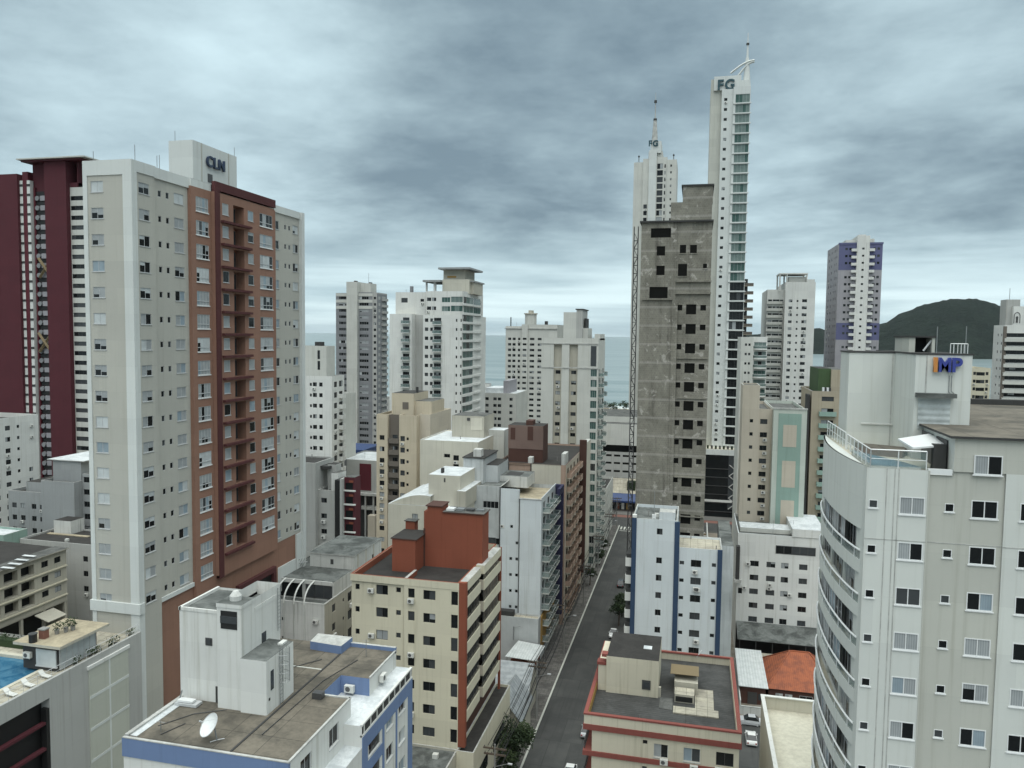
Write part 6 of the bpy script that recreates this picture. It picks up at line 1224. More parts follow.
def far_centre():
    Y = 210.0; YB = 225.5; B = Bld('apartment_tower', 'plain pale grey tower with brownish recessed strips and a roof stack', 'apartment tower', (-34, 225, 0))
    s = lambda px: SX(px, 400, Y); zt = SZ(560, 338, Y); fl = fz(594, 373, 2.9, 20, Y)
    xs = [s(p) for p in (541, 553, 561, 568.5, 577, 589, 597.5)]
    for k in range(6):
        rec = k in (1, 3); st = []
        if k == 5: st = [((xs[5]+xs[6])/2, 1.7, 2.0, -1.0, 'green')]
        if rec: st = [((xs[k]+xs[k+1])/2, (xs[k+1]-xs[k])*.6, 1.0, -.5, 'shut')]
        B.side('front', xs[k], xs[k+1], Y+(.9 if rec else 0), 0, zt, 'cream_dull' if rec else 'pale_wall', st, fl)
        if rec: B.W.face([(xs[k], Y, 0), (xs[k], Y+.9, 0), (xs[k], Y+.9, zt), (xs[k], Y, zt)], 'pale_wall'); B.W.face([(xs[k+1], Y+.9, 0), (xs[k+1], Y, 0), (xs[k+1], Y, zt), (xs[k+1], Y+.9, zt)], 'pale_wall')
    B.side('left', Y, YB, xs[0], 0, zt, 'pale_wall'); B.side('right', Y, YB, xs[6], 0, zt, 'pale_wall', [(213, 2.0, 1.9, -1.0, 'door'), (217, 1.2, 1.3, -.6, 'dark'), (221.5, 2.6, 1.9, -1.0, 'door')], fl); B.side('back', xs[0], xs[6], YB, 0, zt, 'pale_wall'); B.deck(xs[0], xs[6], Y, YB, zt, 'pale_wall')
    b = MB()
    for z in (SZ(560, 367, Y), SZ(560, 343, Y)): b.box(xs[0]-.05, xs[6]+.05, Y-.15, Y, z-.3, z, 'coping')
    for k in (1, 3): b.box(xs[k]-.01, xs[k+1]+.01, Y-.02, Y+.9, SZ(560, 344, Y), zt-.01, 'pale_wall')
    b.box(s(590), s(595.5), Y-.1, Y, SZ(593, 366, Y), SZ(593, 346, Y), 'pane_grey'); B.part('cornice', b)
    bl = balcony_mb(2.4, 1.3, 1.05, 'pale_wall', 'white_wall', 'rail_glass'); B.repeat('balcony', bl, [(xs[6], y, z-1.1, 1) for z in fl for y in (213, 221.5)])
    b = MB(); b.box(s(561), s(577), Y+2, 224, zt-.6, SZ(568, 312, Y), 'pale_wall', 'roof_grey'); b.box(s(574), s(580), Y+1.8, 222, zt-.6, SZ(577, 309.5, Y), 'mid_grey'); b.box(s(580), s(585), Y+3, 222, zt-.6, SZ(582, 328, Y), 'pale_wall'); b.box(s(581), s(582.5), Y+4, 220, SZ(582, 328, Y), SZ(582, 318, Y), 'dark_wall'); b.box(s(573), s(581), Y+1.6, 222.5, SZ(577, 309.5, Y), SZ(577, 308.5, Y), 'dark_wall'); b.box(s(592), s(597.5), Y+3, 224, zt-.5, SZ(600, 334, Y), 'pale_wall', 'roof_dark'); B.part('roof_stack', b); B.finish()
    Y = 330.0; B = Bld('apartment_tower', 'beige tower with a round turret top and rows of dark windows by the sea', 'apartment tower', (-72, 345, 0))
    s = lambda px: SX(px, 350, Y); zt = SZ(520, 336, Y); zt2 = SZ(530, 324.5, Y); fl = fz(515, 339, 2.42, 24, Y)
    B.body(s(505.5), s(522), Y, 348, 0, zt2-.8, 'pale_wall', fl, front=cols_at(Y, 350, [(509.5, 1.4, 1.1, -.5, 'dark'), (514, 1.4, 1.1, -.5, 'dark'), (519, 1.0, 1.1, -.5, 'dark')]), deck='roof_grey'); B.body(s(522), s(528), Y-1, 346, 0, zt2, 'pale_wall', fl, front=cols_at(Y, 350, [(525, 1.7, .9, -.3, 'dark')]), deck='roof_grey'); B.body(s(528), s(557), Y, 348, 0, zt2, 'pale_wall', fl, front=cols_at(Y, 350, [(532, 2.0, 1.0, -.4, 'dark'), (539.5, 1.7, 1.0, -.4, 'dark'), (545, .6, .9, -.4, 'smalldark'), (550, 1.6, 1.0, -.4, 'dark')]), deck='roof_grey')
    b = MB(); zr = SZ(528, 314, Y); b.tube((s(527.5), Y+6, zt2), (s(527.5), Y+6, zr), 2.6, 'pale_wall', 14); b.tube((s(527.5), Y+6, zr), (s(527.5), Y+6, zr+.5), 3.0, 'cream_dull', 14); b.box(s(526), s(529.5), Y+4, Y+8, zr+.5, SZ(528, 310, Y), 'cream_dull'); b.bar((s(509.5), Y+2, zt2-1), (s(509.5), Y+2, SZ(509, 317, Y)), .35, 'dark_wall'); b.box(s(543), s(545.5), Y+3, Y+5, zt2, SZ(544, 321, Y), 'dark_wall'); b.box(s(505)-.2, s(557)+.2, Y-.4, Y, SZ(530, 329, Y), SZ(530, 328, Y), 'coping'); b.box(s(548), s(556), Y+1, 347, zt2-.5, SZ(552, 327, Y), 'cream_dull'); B.part('turret', b); B.finish()
    Y = 280.0; B = Bld('apartment_block', 'small white roofed block in front of the turret tower', 'apartment block', (-72, 290, 0))
    s = lambda px: SX(px, 400, Y); B.body(s(482), s(516), Y, 300, 0, SZ(497, 393, Y), 'pale_wall', fz(495, 399, 2.5, 15, Y), front=cols_at(Y, 400, [(495, 1.3, 1.1, -.5, 'dark'), (499.5, 1.3, 1.1, -.5, 'dark'), (487, 1.3, 1.1, -.5, 'dark'), (511, 1.2, 1.1, -.5, 'dark')]), deck='roof_white', cope='roof_white', par=.2); b = MB(); b.box(s(484), s(502), Y+2, 296, SZ(497, 393, Y)-.2, SZ(497, 388.5, Y), 'roof_white'); b.box(s(502), s(507), Y+2, 296, SZ(497, 393, Y)-.2, SZ(504, 381, Y), 'lilac_grey'); B.part('roof_room', b); B.finish()
far_centre()
def far_right():
    # ---- the two slender towers
    Y = 360.0; B = Bld('skyscraper', 'slender pale skyscraper with stepped top, FG sign and needle mast, left of the taller one', 'skyscraper', (-20, 372, 0))
    s = lambda px, py=250: SX(px, py, Y); Zs = lambda py: SZ(655, py, Y); fl = [Zs(166)-3.0*k for k in range(42)]
    B.body(s(631.8), s(641), Y+1.5, 384, 0, Zs(161), 'pale_wall', deck='roof_grey', par=.3); B.body(s(641), s(647), Y+.8, 384, 0, Zs(158), 'pale_wall', fl[6:], front=[(s(644), 1.6, 1.9, -.9, 'shut')], deck='roof_grey', par=.3); B.body(s(647), s(654.5), Y, 384, 0, Zs(150), 'cln_trim', deck='roof_grey', par=.3); B.body(s(654.5), s(665), Y+.8, 384, 0, Zs(157), 'pale_wall', fl, front=[(s(658), 2.6, 2.4, -1.2, 'shut'), (s(663), .6, 1.6, -.8, 'shut')], deck='roof_grey', par=.3); B.body(s(665), s(674.5), Y+.4, 384, 0, Zs(160), 'pale_wall', fl, front=[(s(669), .7, 1.0, -.5, 'shut')], deck='roof_grey', par=.3)
    b = MB(); b.box(s(646), s(660), Y+3, 378, Zs(162), Zs(150), 'pale_wall', 'roof_grey'); b.box(s(648), s(658.5), Y+2, 374, Zs(152), Zs(140), 'cln_trim', 'roof_grey'); cx = s(653.5, 120)+.3; b.tube((cx, Y+8, Zs(140)), (cx, Y+8, Zs(116)), 1.5, 'coping', 8, .75); b.tube((cx, Y+8, Zs(116)), (cx, Y+8, Zs(97)), .3, 'coping', 6, .2); b.tube((cx, Y+8, Zs(97)), (cx, Y+8, Zs(87)), .16, 'coping', 5, .08)
    for py, r_ in ((116, .75), (97.5, .6)): b.box(cx-r_, cx+r_, Y+7.4, Y+8.6, Zs(py), Zs(py)+1.0, 'dark_wall')
    for px in (638.5, 673.5): b.tube((s(px, 155), Y+3, Zs(160)), (s(px, 155), Y+3, Zs(153)), .2, 'steel', 4); b.box(s(px, 155)-.4, s(px, 155)+.4, Y+2.6, Y+3.4, Zs(155), Zs(154), 'dark_wall')
    cr = B.part('stepped_crown', b); letters('sign_letters', 'FG', 3.6, .4, 'sign_teal', cr, (s(653.2, 143), Y+1.7, Zs(145)), 0, .09); B.finish()
    Y = 290.0; B = Bld('skyscraper', 'tallest white skyscraper with a FG sign, green glass balconies and a curved roof fin', 'skyscraper', (9, 305, 0))
    s = lambda px, py=92: SX(px, py, Y); Zs = lambda py: SZ(730, py, Y); fl = [Zs(99.5)-3.49*k for k in range(36)]
    xl, xa, xb, xr = s(711), s(722), s(733.5), s(750.5)
    B.body(xl, xa, Y+1.6, 316, 0, Zs(77), 'imp_beige', deck='roof_grey'); B.body(xa, xb, Y, 316, 0, Zs(89), 'cln_trim', fl, front=[(s(726), 1.1, 1.0, -.4, 'dark')], deck='roof_grey', par=.2); B.body(xb, xr, Y-.6, 316, 0, Zs(89)+.5, 'cln_trim', fl, front=[((xb+xr)/2+.3, (xr-xb)-.9, 2.9, -1.4, 'greenl', 0, 18), ((xb+xr)/2+.3, (xr-xb)-.9, 2.9, -1.4, 'ribbon', 19, 40)], left=[], deck='roof_grey', par=.2)  # same glazing throughout; darker panes low down paint in its dark reflections
    sl = MB(); sl.box(-(xr-xb)/2, (xr-xb)/2+.4, -.35, 0, -.2, .2, 'cln_trim'); B.repeat('floor_slab', sl, [((xb+xr)/2, Y-.6, z-1.7, 0) for z in fl])
    b = MB(); b.box(xl+1, s(741), Y+.8, 312, Zs(89), Zs(75), 'cln_trim', 'roof_grey'); b.box(s(741), xr-.4, Y+1, 310, Zs(89), Zs(80), 'cln_trim'); fx = s(747.5, 70); b.tube((fx, Y+3, Zs(88)), (fx, Y+3, Zs(56)), 1.5, 'cln_trim', 8, .55); b.tube((fx, Y+3, Zs(56)), (fx, Y+3, Zs(31)), .42, 'cln_trim', 6, .12); b.box(fx-.5, fx+.5, Y+2.5, Y+3.5, Zs(43), Zs(41.5), 'dark_wall')
    p0, p1 = (s(731, 70), Zs(71)), (s(755, 60), Zs(59.5))
    for off in (0, 1.6):
        pts = [(p0[0]+off*1.4+(p1[0]-p0[0]-off*1.4)*i/10, p0[1]-off+ (p1[1]-p0[1]+off*.7)*math.sin(math.pi/2*i/10)) for i in range(11)]
        for p, q in zip(pts, pts[1:]): b.bar((p[0], Y+2.5, p[1]), (q[0], Y+2.5, q[1]), .55, 'cln_trim')
    cr = B.part('roof_fin', b); letters('sign_letters', 'FG', 5.0, .5, 'sign_teal', cr, (s(726.2, 85), Y+.5, Zs(88.8)), 0, .1)
    # glass podium
    b = MB(); z1 = SZ(720, 455, 284); b.box(-4, 24, 284, 318, 0, z1, 'pane_dark', 'roof_grey'); b.box(-4.2, 24.2, 283.7, 318, z1, z1+2.0, 'cln_trim', 'terrace_tile')
    for k in range(6): b.box(-4, 24, 283.85, 284, 2+k*3.1, 2.25+k*3.1, 'dark_steel')
    xk = SX(728, 480, 284); b.box(xk, 24, 283.8, 284, 3, z1, 'pane_grey')
    for k in range(4):
        for j in range(3): x, z = xk+.3+j*5, 3.2+k*4; b.bar((x, 283.7, z), (x+5, 283.7, z+4), .25, 'mid_grey'); b.bar((x+5, 283.7, z), (x, 283.7, z+4), .25, 'mid_grey')
    for k in range(16): b.box(-3.6+k*1.4, -2.9+k*1.4, 284.6, 285.4, z1+2, z1+3.2, ('leaf_dark', 'pot')[k % 2])
    b.box(-4, 14, 283.4, 283.7, 5.6, 6.4, 'white_wall'); B.part('glass_podium', b); B.finish()
    Y = 330.0; B = Bld('apartment_tower', 'dark tower with jutting brown balconies peeping out beside the tallest skyscraper', 'apartment tower', (18, 338, 0))
    s = lambda px: SX(px, 310, Y); fl = fz(745, 283, 3.3, 25, Y); B.body(s(728), s(747), Y, 350, 0, SZ(740, 279, Y), 'dark_wall', fl, front=[(s(743), 2.4, 1.8, -1.2, 'door')], deck='roof_dark'); B.repeat('balcony', balcony_mb(4.4, 1.4, 1.1, 'tan', 'balcony_brown'), [(s(747), Y, z-1.2, 0) for z in fl]); B.finish()
    Y = 235.0; B = Bld('apartment_block', 'white block with bowed green glass balconies between skyscraper and white tower', 'apartment block', (16, 243, 0))
    s = lambda px: SX(px, 360, Y); zt = SZ(750, 337, Y); fl = fz(760, 345, 2.75, 24, Y); B.body(s(740.5), s(753), Y, 254, 0, zt, 'pale_wall', fl, front=cols_at(Y, 360, [(745.5, .6, .7, -.3, 'smalldark'), (749, .6, .7, -.3, 'smalldark')]), deck='roof_grey'); B.body(s(753), s(767), Y+.8, 254, 0, zt+.1, 'white_wall', fl, front=[(s(760), 3.4, 2.0, -1.2, 'green')], deck='roof_grey')
    bl = MB(); n = 10; pts = [(-1.9+3.8*i/n, -1.5*math.sin(math.pi*i/n)-.1) for i in range(n+1)]
    for p, q in zip(pts, pts[1:]): bl.face([(*p, -.15), (*q, -.15), (*q, .3), (*p, .3)], 'white_wall'); bl.face([(*p, .3), (*q, .3), (*q, 1.0), (*p, 1.0)], 'pane_green_light'); bl.face([(p[0], 0, .05), (*p, .05), (*q, .05), (q[0], 0, .05)], 'pale_wall'); bl.face([(*p, -.15), (p[0], 0, -.15), (q[0], 0, -.15), (*q, -.15)], 'pale_wall'); bl.bar((*p, 1.0), (*q, 1.0), .06, 'white_metal')
    B.repeat('curved_balcony', bl, [(s(760), Y+.8, z-1.3, 0) for z in fl]); B.finish()
    Y = 335.0; B = Bld('apartment_tower', 'white tower with an open frame on its roof and a dark balcony flank', 'apartment tower', (37, 350, 0))
    s = lambda px: SX(px, 330, Y); zt = SZ(800, 282, Y); fl = fz(803, 301, 2.85, 28, Y); B.body(s(784), s(814), Y, 368, 0, zt, 'white_wall', fl, front=cols_at(Y, 330, [(789.5, 1.4, 1.1, -.5, 'shut'), (796.5, .7, .8, -.4, 'smalldark'), (803.5, 1.9, 1.2, -.5, 'dark')]), left=[(340, 1.6, 1.8, -1.0, 'door'), (347, 1.6, 1.8, -1.0, 'door'), (354, 1.6, 1.8, -1.0, 'door')], deck='roof_grey'); B.body(s(767), s(784), Y+4, 366, 0, SZ(775, 289, Y), 'white_wall', fl, front=cols_at(Y, 330, [(776, 2.6, 1.6, -.8, 'door'), (781.5, 1.4, 1.5, -.8, 'shut'), (770, 1.6, 1.6, -.8, 'door')]), deck='roof_grey')
    B.repeat('balcony', balcony_mb(6.4, 1.0, .95, 'pale_wall', 'pale_wall'), [(s(774.5), Y+4, z-.95, 0) for z in fl])
    b = MB(); za, zb = SZ(790, 286, Y), SZ(790, 272.5, Y)
    for px in (779, 786, 806): 
        for yy in (Y+3, Y+14): b.bar((s(px), yy, za-2), (s(px), yy, zb), .45, 'white_wall')
    b.box(s(778), s(807), Y+2.5, Y+14.5, zb-.5, zb, 'white_wall'); b.box(s(788), s(806), Y+4, Y+13, zt-.6, SZ(795, 276, Y), 'pale_wall'); b.box(s(806), s(814)-.1, Y+2, Y+20, zt-.6, SZ(810, 279, Y), 'white_wall'); B.part('roof_frame', b); B.finish()
    Y = 345.0; B = Bld('apartment_tower', 'tall tower with lilac blue blocks and a white central balcony stack', 'apartment tower', (64, 360, 0))
    s = lambda px: SX(px, 290, Y); Zs = lambda py: SZ(860, py, Y); zt = Zs(243); fl = fz(850, 249, 2.9, 34, Y); xa, xb, xc, xd = s(837.5), s(855), s(867.5), s(881)
    spans = ((Zs(270), zt, 'lilac'), (Zs(323), Zs(270), 'lilac_grey'), (Zs(340), Zs(323), 'lilac'), (0, Zs(340), 'lilac_grey'))
    for z0, z1, m in spans:
        B.side('front', xa, xb, Y, z0, z1, m, cols_at(Y, 290, [(845, 1.0, 1.0, -.5, 'smalldark'), (849, 1.0, 1.0, -.5, 'smalldark')]), fl); B.side('front', xc, xd, Y, z0, z1, m, cols_at(Y, 290, [(873, 1.0, 1.0, -.5, 'smalldark'), (877, 1.0, 1.0, -.5, 'smalldark')]), fl)
    B.side('left', Y, 374, xa, 0, zt, 'lilac_grey', [(350, 1.0, 1.1, -.5, 'smalldark'), (354, 1.0, 1.1, -.5, 'smalldark'), (362, 1.6, 1.1, -.5, 'shut'), (368, 1.6, 1.1, -.5, 'shut')], fl); B.side('right', Y, 374, xd, 0, zt, 'lilac_grey'); B.side('back', xa, xd, 374, 0, zt, 'lilac_grey'); B.deck(xa, xd, Y, 374, zt, 'lilac_grey')
    B.side('front', xb, xc, Y-1.0, 0, Zs(236), 'white_wall', [((xb+xc)/2, .9, .8, -.4, 'smalldark')], fl); B.side('left', Y-1, 356, xb, 0, Zs(236), 'white_wall'); B.side('right', Y-1, 356, xc, 0, Zs(236), 'white_wall'); B.deck(xb, xc, Y-1, 356, Zs(236), 'white_wall')
    bl = balcony_mb(2.0, 1.3, .9, 'white_wall', 'white_wall'); B.repeat('balcony', bl, [(x, Y, z-.9, 0) for z in fl for x in (xb-1.0, xc+1.0)])
    b = MB(); b.box(xa+3, xb, Y+3, 368, zt-.5, Zs(239), 'white_wall', 'roof_grey'); b.box(xc, xc+2.5, Y+3, 366, zt-.5, Zs(238), 'pale_wall'); b.box(xb+1, xc-1, Y+2, 352, Zs(236), Zs(234), 'white_wall'); b.box(xa-.2, xb, Y-.2, Y+.4, zt-.6, zt+.2, 'lilac'); b.box(xc, xd+.2, Y-.2, Y+.4, zt-.6, zt+.2, 'lilac'); B.part('roof_room', b); B.finish()
    # ---- to the right of the street
    Y = 175.0; B = Bld('apartment_block', 'beige block with a pale teal panelled wall and a row of air conditioners', 'apartment block', (16, 187, 0), near=False)
    s = lambda px: SX(px, 450, Y); fl = fz(762, 421.5, 2.9, 15, Y); B.body(s(741), s(758), Y, 183, 0, SZ(750, 385, Y), 'sand_pink', fl, front=[(s(750.5), .7, .75, -.3, 'smalldark')], deck='roof_grey', par=.3); B.body(s(758), s(771.5), Y+.4, 197, 0, SZ(765, 409, Y), 'sand_pink', fl, front=[(s(763), 1.5, 1.1, -.6, 'dark')], deck='roof_grey'); zt = SZ(790, 409.5, Y-2)
    B.body(s(771.5), s(804.5), Y-2, 197, 0, zt, 'pale_green', deck='roof_grey', left=[], right=[(180, 1.3, 1.3, -.5, 'dark'), (186, 1.3, 1.3, -.5, 'dark')], floors=fl)
    b = MB(); yy = Y-2; a, c = SX(777.5, 450, yy), SX(800.5, 450, yy); b.box(a, c, yy-.06, yy, 10, zt-.9, 'teal_panel'); b.box(s(771.5)-.1, s(804.5)+.1, yy-.15, yy+.3, zt, zt+.3, 'coping')
    for (ya, yb) in ((425, 447), (461, 487.5), (500.5, 530), (545, 575)): b.box(SX(782.5, 450, yy), SX(796, 450, yy), yy-.1, yy-.06, SZ(790, yb, yy), SZ(790, ya, yy), 'sand_pink')
    B.part('teal_panel', b); B.ac([(s(764.5), Y+.4, z-1.45, 0) for z in fl[1:11]]); B.finish()
    Y = 162.0; B = Bld('apartment_block', 'low white block with a mouldy roof behind the tiled house', 'apartment block', (17, 171, 0), near=True)
    s = lambda px: SX(px, 570, Y); zt = SZ(770, 529+6, Y); fl = fz(755, 563.5, 2.9, 7, Y); B.body(s(737), 26, Y, 180, 0, zt, 'white_wall', fl, front=cols_at(Y, 575, [(754, 1.7, 1.15, -.6, 'dark'), (770.5, 1.7, 1.15, -.6, 'shut'), (784.5, 1.4, 1.15, -.6, 'dark'), (803, 1.6, 1.15, -.6, 'dark'), (737+3.5, .8, 1.2, -.7, 'smalldark', 2, 2)]), deck='roof_mold', cope='roof_white', par=.5)
    b = MB(); z1 = SZ(785, 550, Y); b.box(s(775), s(815), Y-.05, Y+.1, z1-.85, z1+.85, 'dark_frame')
    for k in range(5): b.box(s(775.6+k*8), s(782.8+k*8), Y-.09, Y-.05, z1-.7, z1+.7, 'pane_dark' if k < 2 else 'pane_grey')
    B.part('window_band', b)
    b = MB(); x1 = s(791); b.box(x1, 26.2, Y-.2, 176, zt, zt+1.6, 'white_wall', 'roof_white'); b.box(s(740), x1, Y+3, 170, zt-.4, zt+.5, 'pale_wall', 'roof_white'); B.part('roof_room', b); B.ac([(s(748), Y, fl[0]-.4, 0), (s(745), Y, fl[2]+.4, 0), (s(770), Y, fl[2]+.6, 0), (s(790.5), Y, fl[2]-.4, 0)])
    b = MB(); b.box(s(735.5), s(739), Y-1.5, Y-.1, zt-9.3, zt-2.5, 'dark_wall'); b.box(s(734), s(741), Y-1.8, Y-.1, zt-9.9, zt-9.3, 'coping'); B.part('side_stair', b)
    b = MB(); b.face([(9.6, 155.5, 5.2), (26, 155.5, 5.2), (26, Y, 6.6), (9.6, Y, 6.6)], 'roof_mold'); b.face([(9.6, 155.5, 5.1), (9.6, Y, 6.5), (26, Y, 6.5), (26, 155.5, 5.1)], 'dark_wall'); b.box(9.6, 26, Y-.1, Y, 0, 6, 'black')
    for k in range(6): b.bar((10+k*3.1, 155.8, 0), (10+k*3.1, 155.8, 5.2), .12, 'dark_steel')
    B.part('carport', b); B.finish()
    b = MB(); b.box(9.4, 26, 152.6, 153, 0, 3.0, 'mid_grey'); b.box(9.3, 26, 152.5, 153.6, 3.0, 3.2, 'cream_dull', 'roof_beige'); b.box(9.4, 26, 153, 155, 3.0, 3.1, 'roof_beige'); single('boundary_wall', b, (17, 152.8, 0), 'long grey boundary wall with beige capping behind the tiled house', 'wall')
    Y = 215.0; B = Bld('apartment_block', 'tan block with a green walled roof room beside the sign tank', 'apartment block', (34, 224, 0))
    s = lambda px: SX(px, 420, Y); zt = SZ(815, 391, Y); fl = fz(827, 399, 3.1, 14, Y); B.body(s(811), s(845), Y, 236, 0, zt, 'tan', fl, front=[(s(827), 3.0, 1.2, -.6, 'dark')], left=[(222, 1.2, 1.2, -.6, 'dark')], deck='roof_grey'); b = MB(); b.box(s(818.5), s(831), Y+3, 234, zt-.6, SZ(825, 369, Y), 'green_wall', 'roof_dark'); b.box(s(831), s(846), Y+2, 234, zt-.6, SZ(838, 370, Y), 'tan', 'roof_grey'); b.box(s(806.5), s(809.5), Y+.5, Y+4, 0, zt-1, 'dark_wall')
    for k in range(4): x = s(822+k*2.2); b.box(x, x+.5, Y+1.2, Y+2, zt-.6, zt+.9, ('white_metal', 'dark_wall')[k % 2])
    B.part('roof_room', b); B.repeat('balcony', balcony_mb(4.2, 1.2, 1.0, 'teal_panel', 'teal_panel'), [(s(827), Y, z-1.2, 0) for z in fl[1:]]); B.finish()
    Y = 330.0; B = Bld('apartment_tower', 'pale tower with dark banded balconies and an arched emblem at the right edge', 'apartment tower', (118, 340, 0))
    s = lambda px: SX(px, 350, Y); zt = SZ(1006, 325, Y); fl = fz(1010, 335, 3.25, 24, Y); B.body(s(1003.5), 136, Y, 341, 0, zt, 'white_wall', fl, front=[(s(1016.5), 8.6, 1.5, -.8, 'ribbon'), (s(1034), 4.0, 1.5, -.8, 'ribbon')], left=[(332.6, 1.0, 1.0, -.5, 'smalldark'), (336.2, 1.0, 1.0, -.5, 'smalldark')], deck='roof_grey'); B.W.box(s(1003.5)-.5, s(1003.5)+.6, Y-.6, Y-.02, 0, zt-.5, 'balcony_brown')
    B.repeat('balcony', balcony_mb(9.4, 1.3, 1.2, 'pale_wall', 'pale_wall'), [(s(1017), Y, z-2.4, 0) for z in fl])
    b = MB(); b.box(s(1008), s(1022), Y+4, 340, zt-.5, SZ(1015, 299, Y), 'mid_grey', 'roof_grey'); b.box(s(1014), 133, Y+2.5, 339, zt-.5, SZ(1020, 306, Y), 'white_wall', 'roof_grey'); b.tube((s(1015), Y+8, SZ(1015, 299, Y)), (s(1015), Y+8, SZ(1015, 287, Y)), .1, 'steel', 4)
    ax, az = XZ(1017, 319, Y+2.4); pr = None                        # the arched emblem
    for i in range(13):
        a_ = math.pi*i/12; p = (ax-1.0*math.cos(a_), Y+2.4, az+1.2+1.3*math.sin(a_))
        if pr: b.bar(pr, p, .18, 'dark_steel')
        pr = p
    b.bar((ax-1, Y+2.4, az-1.6), (ax-1, Y+2.4, az+1.2), .18, 'dark_steel'); b.bar((ax+1, Y+2.4, az-1.6), (ax+1, Y+2.4, az+1.2), .18, 'dark_steel'); b.tube((ax, Y+2.35, az+.6), (ax, Y+2.4, az+.6), .45, 'dark_steel', 8); b.box(ax-.35, ax+.35, Y+2.35, Y+2.45, az-1.4, az+.3, 'dark_steel')
    B.part('roof_room', b); B.finish()
    Y = 380.0; B = Bld('apartment_block', 'small cream block with five floors of windows under the headland', 'apartment block', (123, 390, 0))
    s = lambda px: SX(px, 385, Y); B.body(s(970), s(990), Y, 400, 0, SZ(980, 368, Y), 'cream', fz(980, 373.5, 3.45, 14, Y), front=cols_at(Y, 385, [(974, 1.1, 1.4, -.7, 'dark'), (980, 3.4, 1.5, -.9, 'dark'), (986.5, 1.1, 1.4, -.7, 'dark')]), deck='roof_sand'); B.finish()
far_right()
def street_end():
    B = Bld('garage_building', 'long grey parking building with slot openings at the end of the street', 'parking garage', (-25, 300, 0))
    Y = 292.0; x0, x1 = SX(603, 440, Y), SX(646, 440, Y); zt = SZ(620, 424, Y); z1 = SZ(620, 445, Y)
    B.body(x0-8, x1, Y, 330, 0, SZ(620, 452, Y), 'mid_grey', [SZ(620, y, Y) for y in (455.5, 463, 471, 478.5, 486)], front=[(x0+2.2+3.3*k, 2.4, .8, -.5, 'void') for k in range(4)], deck='roof_grey')
    b = MB(); b.box(x0-8, x1, Y+4, 326, SZ(620, 452, Y)-.5, z1, 'black'); b.box(x0-8, x1, Y-.5, 328, z1, zt, 'pale_wall', 'roof_grey'); b.box(x0-8, x1, Y+6, 328, zt, zt+2.2, 'pale_wall', 'roof_grey'); B.part('top_hall', b); B.finish()
    B = Bld('shop_building', 'shop with a blue canopy and warm coloured front facing down the street', 'shop', (-21, 290, 0))
    x0, x1 = SX(606, 500, 285), SX(640, 500, 285); b = MB(); b.box(x0-3, x1+4, 285, 291.5, 0, 6.2, 'brown_pale', 'roof_mold'); b.box(x0-3, x1+4, 284.9, 285, .2, 3.6, 'dark_wall'); b.face([(x0, 282.2, 4.2), (x1, 282.2, 4.2), (x1, 285, 6.4), (x0, 285, 6.4)], 'blue_sheet'); b.face([(x0, 282.2, 3.6), (x1, 282.2, 3.6), (x1, 282.2, 4.2), (x0, 282.2, 4.2)], 'blue_sheet'); b.face([(x0, 282.2, 4.1), (x0, 285, 6.3), (x1, 285, 6.3), (x1, 282.2, 4.1)], 'blue_sheet')
    for k in range(7): b.box(x0+.4+k*1.8, x0+1.4+k*1.8, 284.85, 284.9, .5, 2.8, ('ochre', 'pane_dark', 'terracotta_paint', 'white_wall')[k % 4])  # front panels in ochre, dark glass, terracotta and white
    B.part('shop_front', b); b = MB(); b.face([(x0+1, 286, 6.25), (x1, 286, 6.25), (x1, 291, 11), (x0+1, 291, 11)], 'roof_beige'); b.box(x0+1, x1, 290.9, 291.2, 6, 11, 'cream_dull'); b.box(x1-5, x1-2, 287, 290, 7, 10.5, 'leaf_dark'); B.part('upper_roof', b); B.finish()
    # street wall on the left towards the avenue
    B = Bld('apartment_block', 'narrow pale street block before the avenue corner', 'apartment block', (-30, 225, 0)); B.body(-34, -26.2, 240, 260, 0, 17, 'pale_wall', [13, 9.8, 6.6, 3.4], right=[(243, 1.3, 1.3, .3, 'dark'), (248, 1.3, 1.3, .3, 'dark'), (254, 1.3, 1.3, .3, 'dark')], deck='roof_dark'); B.finish()
    # beachfront rows, mostly hidden
    g2 = random.Random(11); k = 0
    wl = ('pale_wall', 'white_wall', 'ivory', 'sand', 'mid_grey')
    names = [('low white beachfront block far behind the parking building', -36, 420, 16, 12), ('tan beachfront hotel with a flat roof far down the street', -20, 470, 14, 15), ('pale beachfront block between the grey tower and the sea', -60, 520, 20, 13),
             ('small ivory beachfront block left of the turret tower', -110, 500, 22, 17), ('low grey beachfront block below the grey striped tower', -205, 470, 28, 22), ('sand coloured beachfront block below the white green glass tower', -150, 540, 24, 26), ('pale beachfront block beneath the lilac tower', 62, 430, 22, 24), ('white low block beneath the headland', 96, 470, 26, 22), ('grey low block right of the banded tower', 175, 420, 26, 30)]
    for lb, x, y, w, h in names:
        B = Bld('beachfront_block', lb, 'apartment block', (x, y+8, 0)); fl = [h-2.6-2.9*q for q in range(int(h/2.9))]
        B.body(x-w/2, x+w/2, y, y+16, 0, h, wl[k % 5], fl, front=[(x-w/2+2.2+3.2*q, 1.5, 1.2, 0, 'dark') for q in range(int((w-3)/3.2))], deck='roof_grey'); b = MB(); b.box(x-3, x+3, y+5, y+11, h-.7, h+2.5, wl[(k+1) % 5], 'roof_grey'); B.part('roof_room', b); B.finish(); k += 1
street_end()
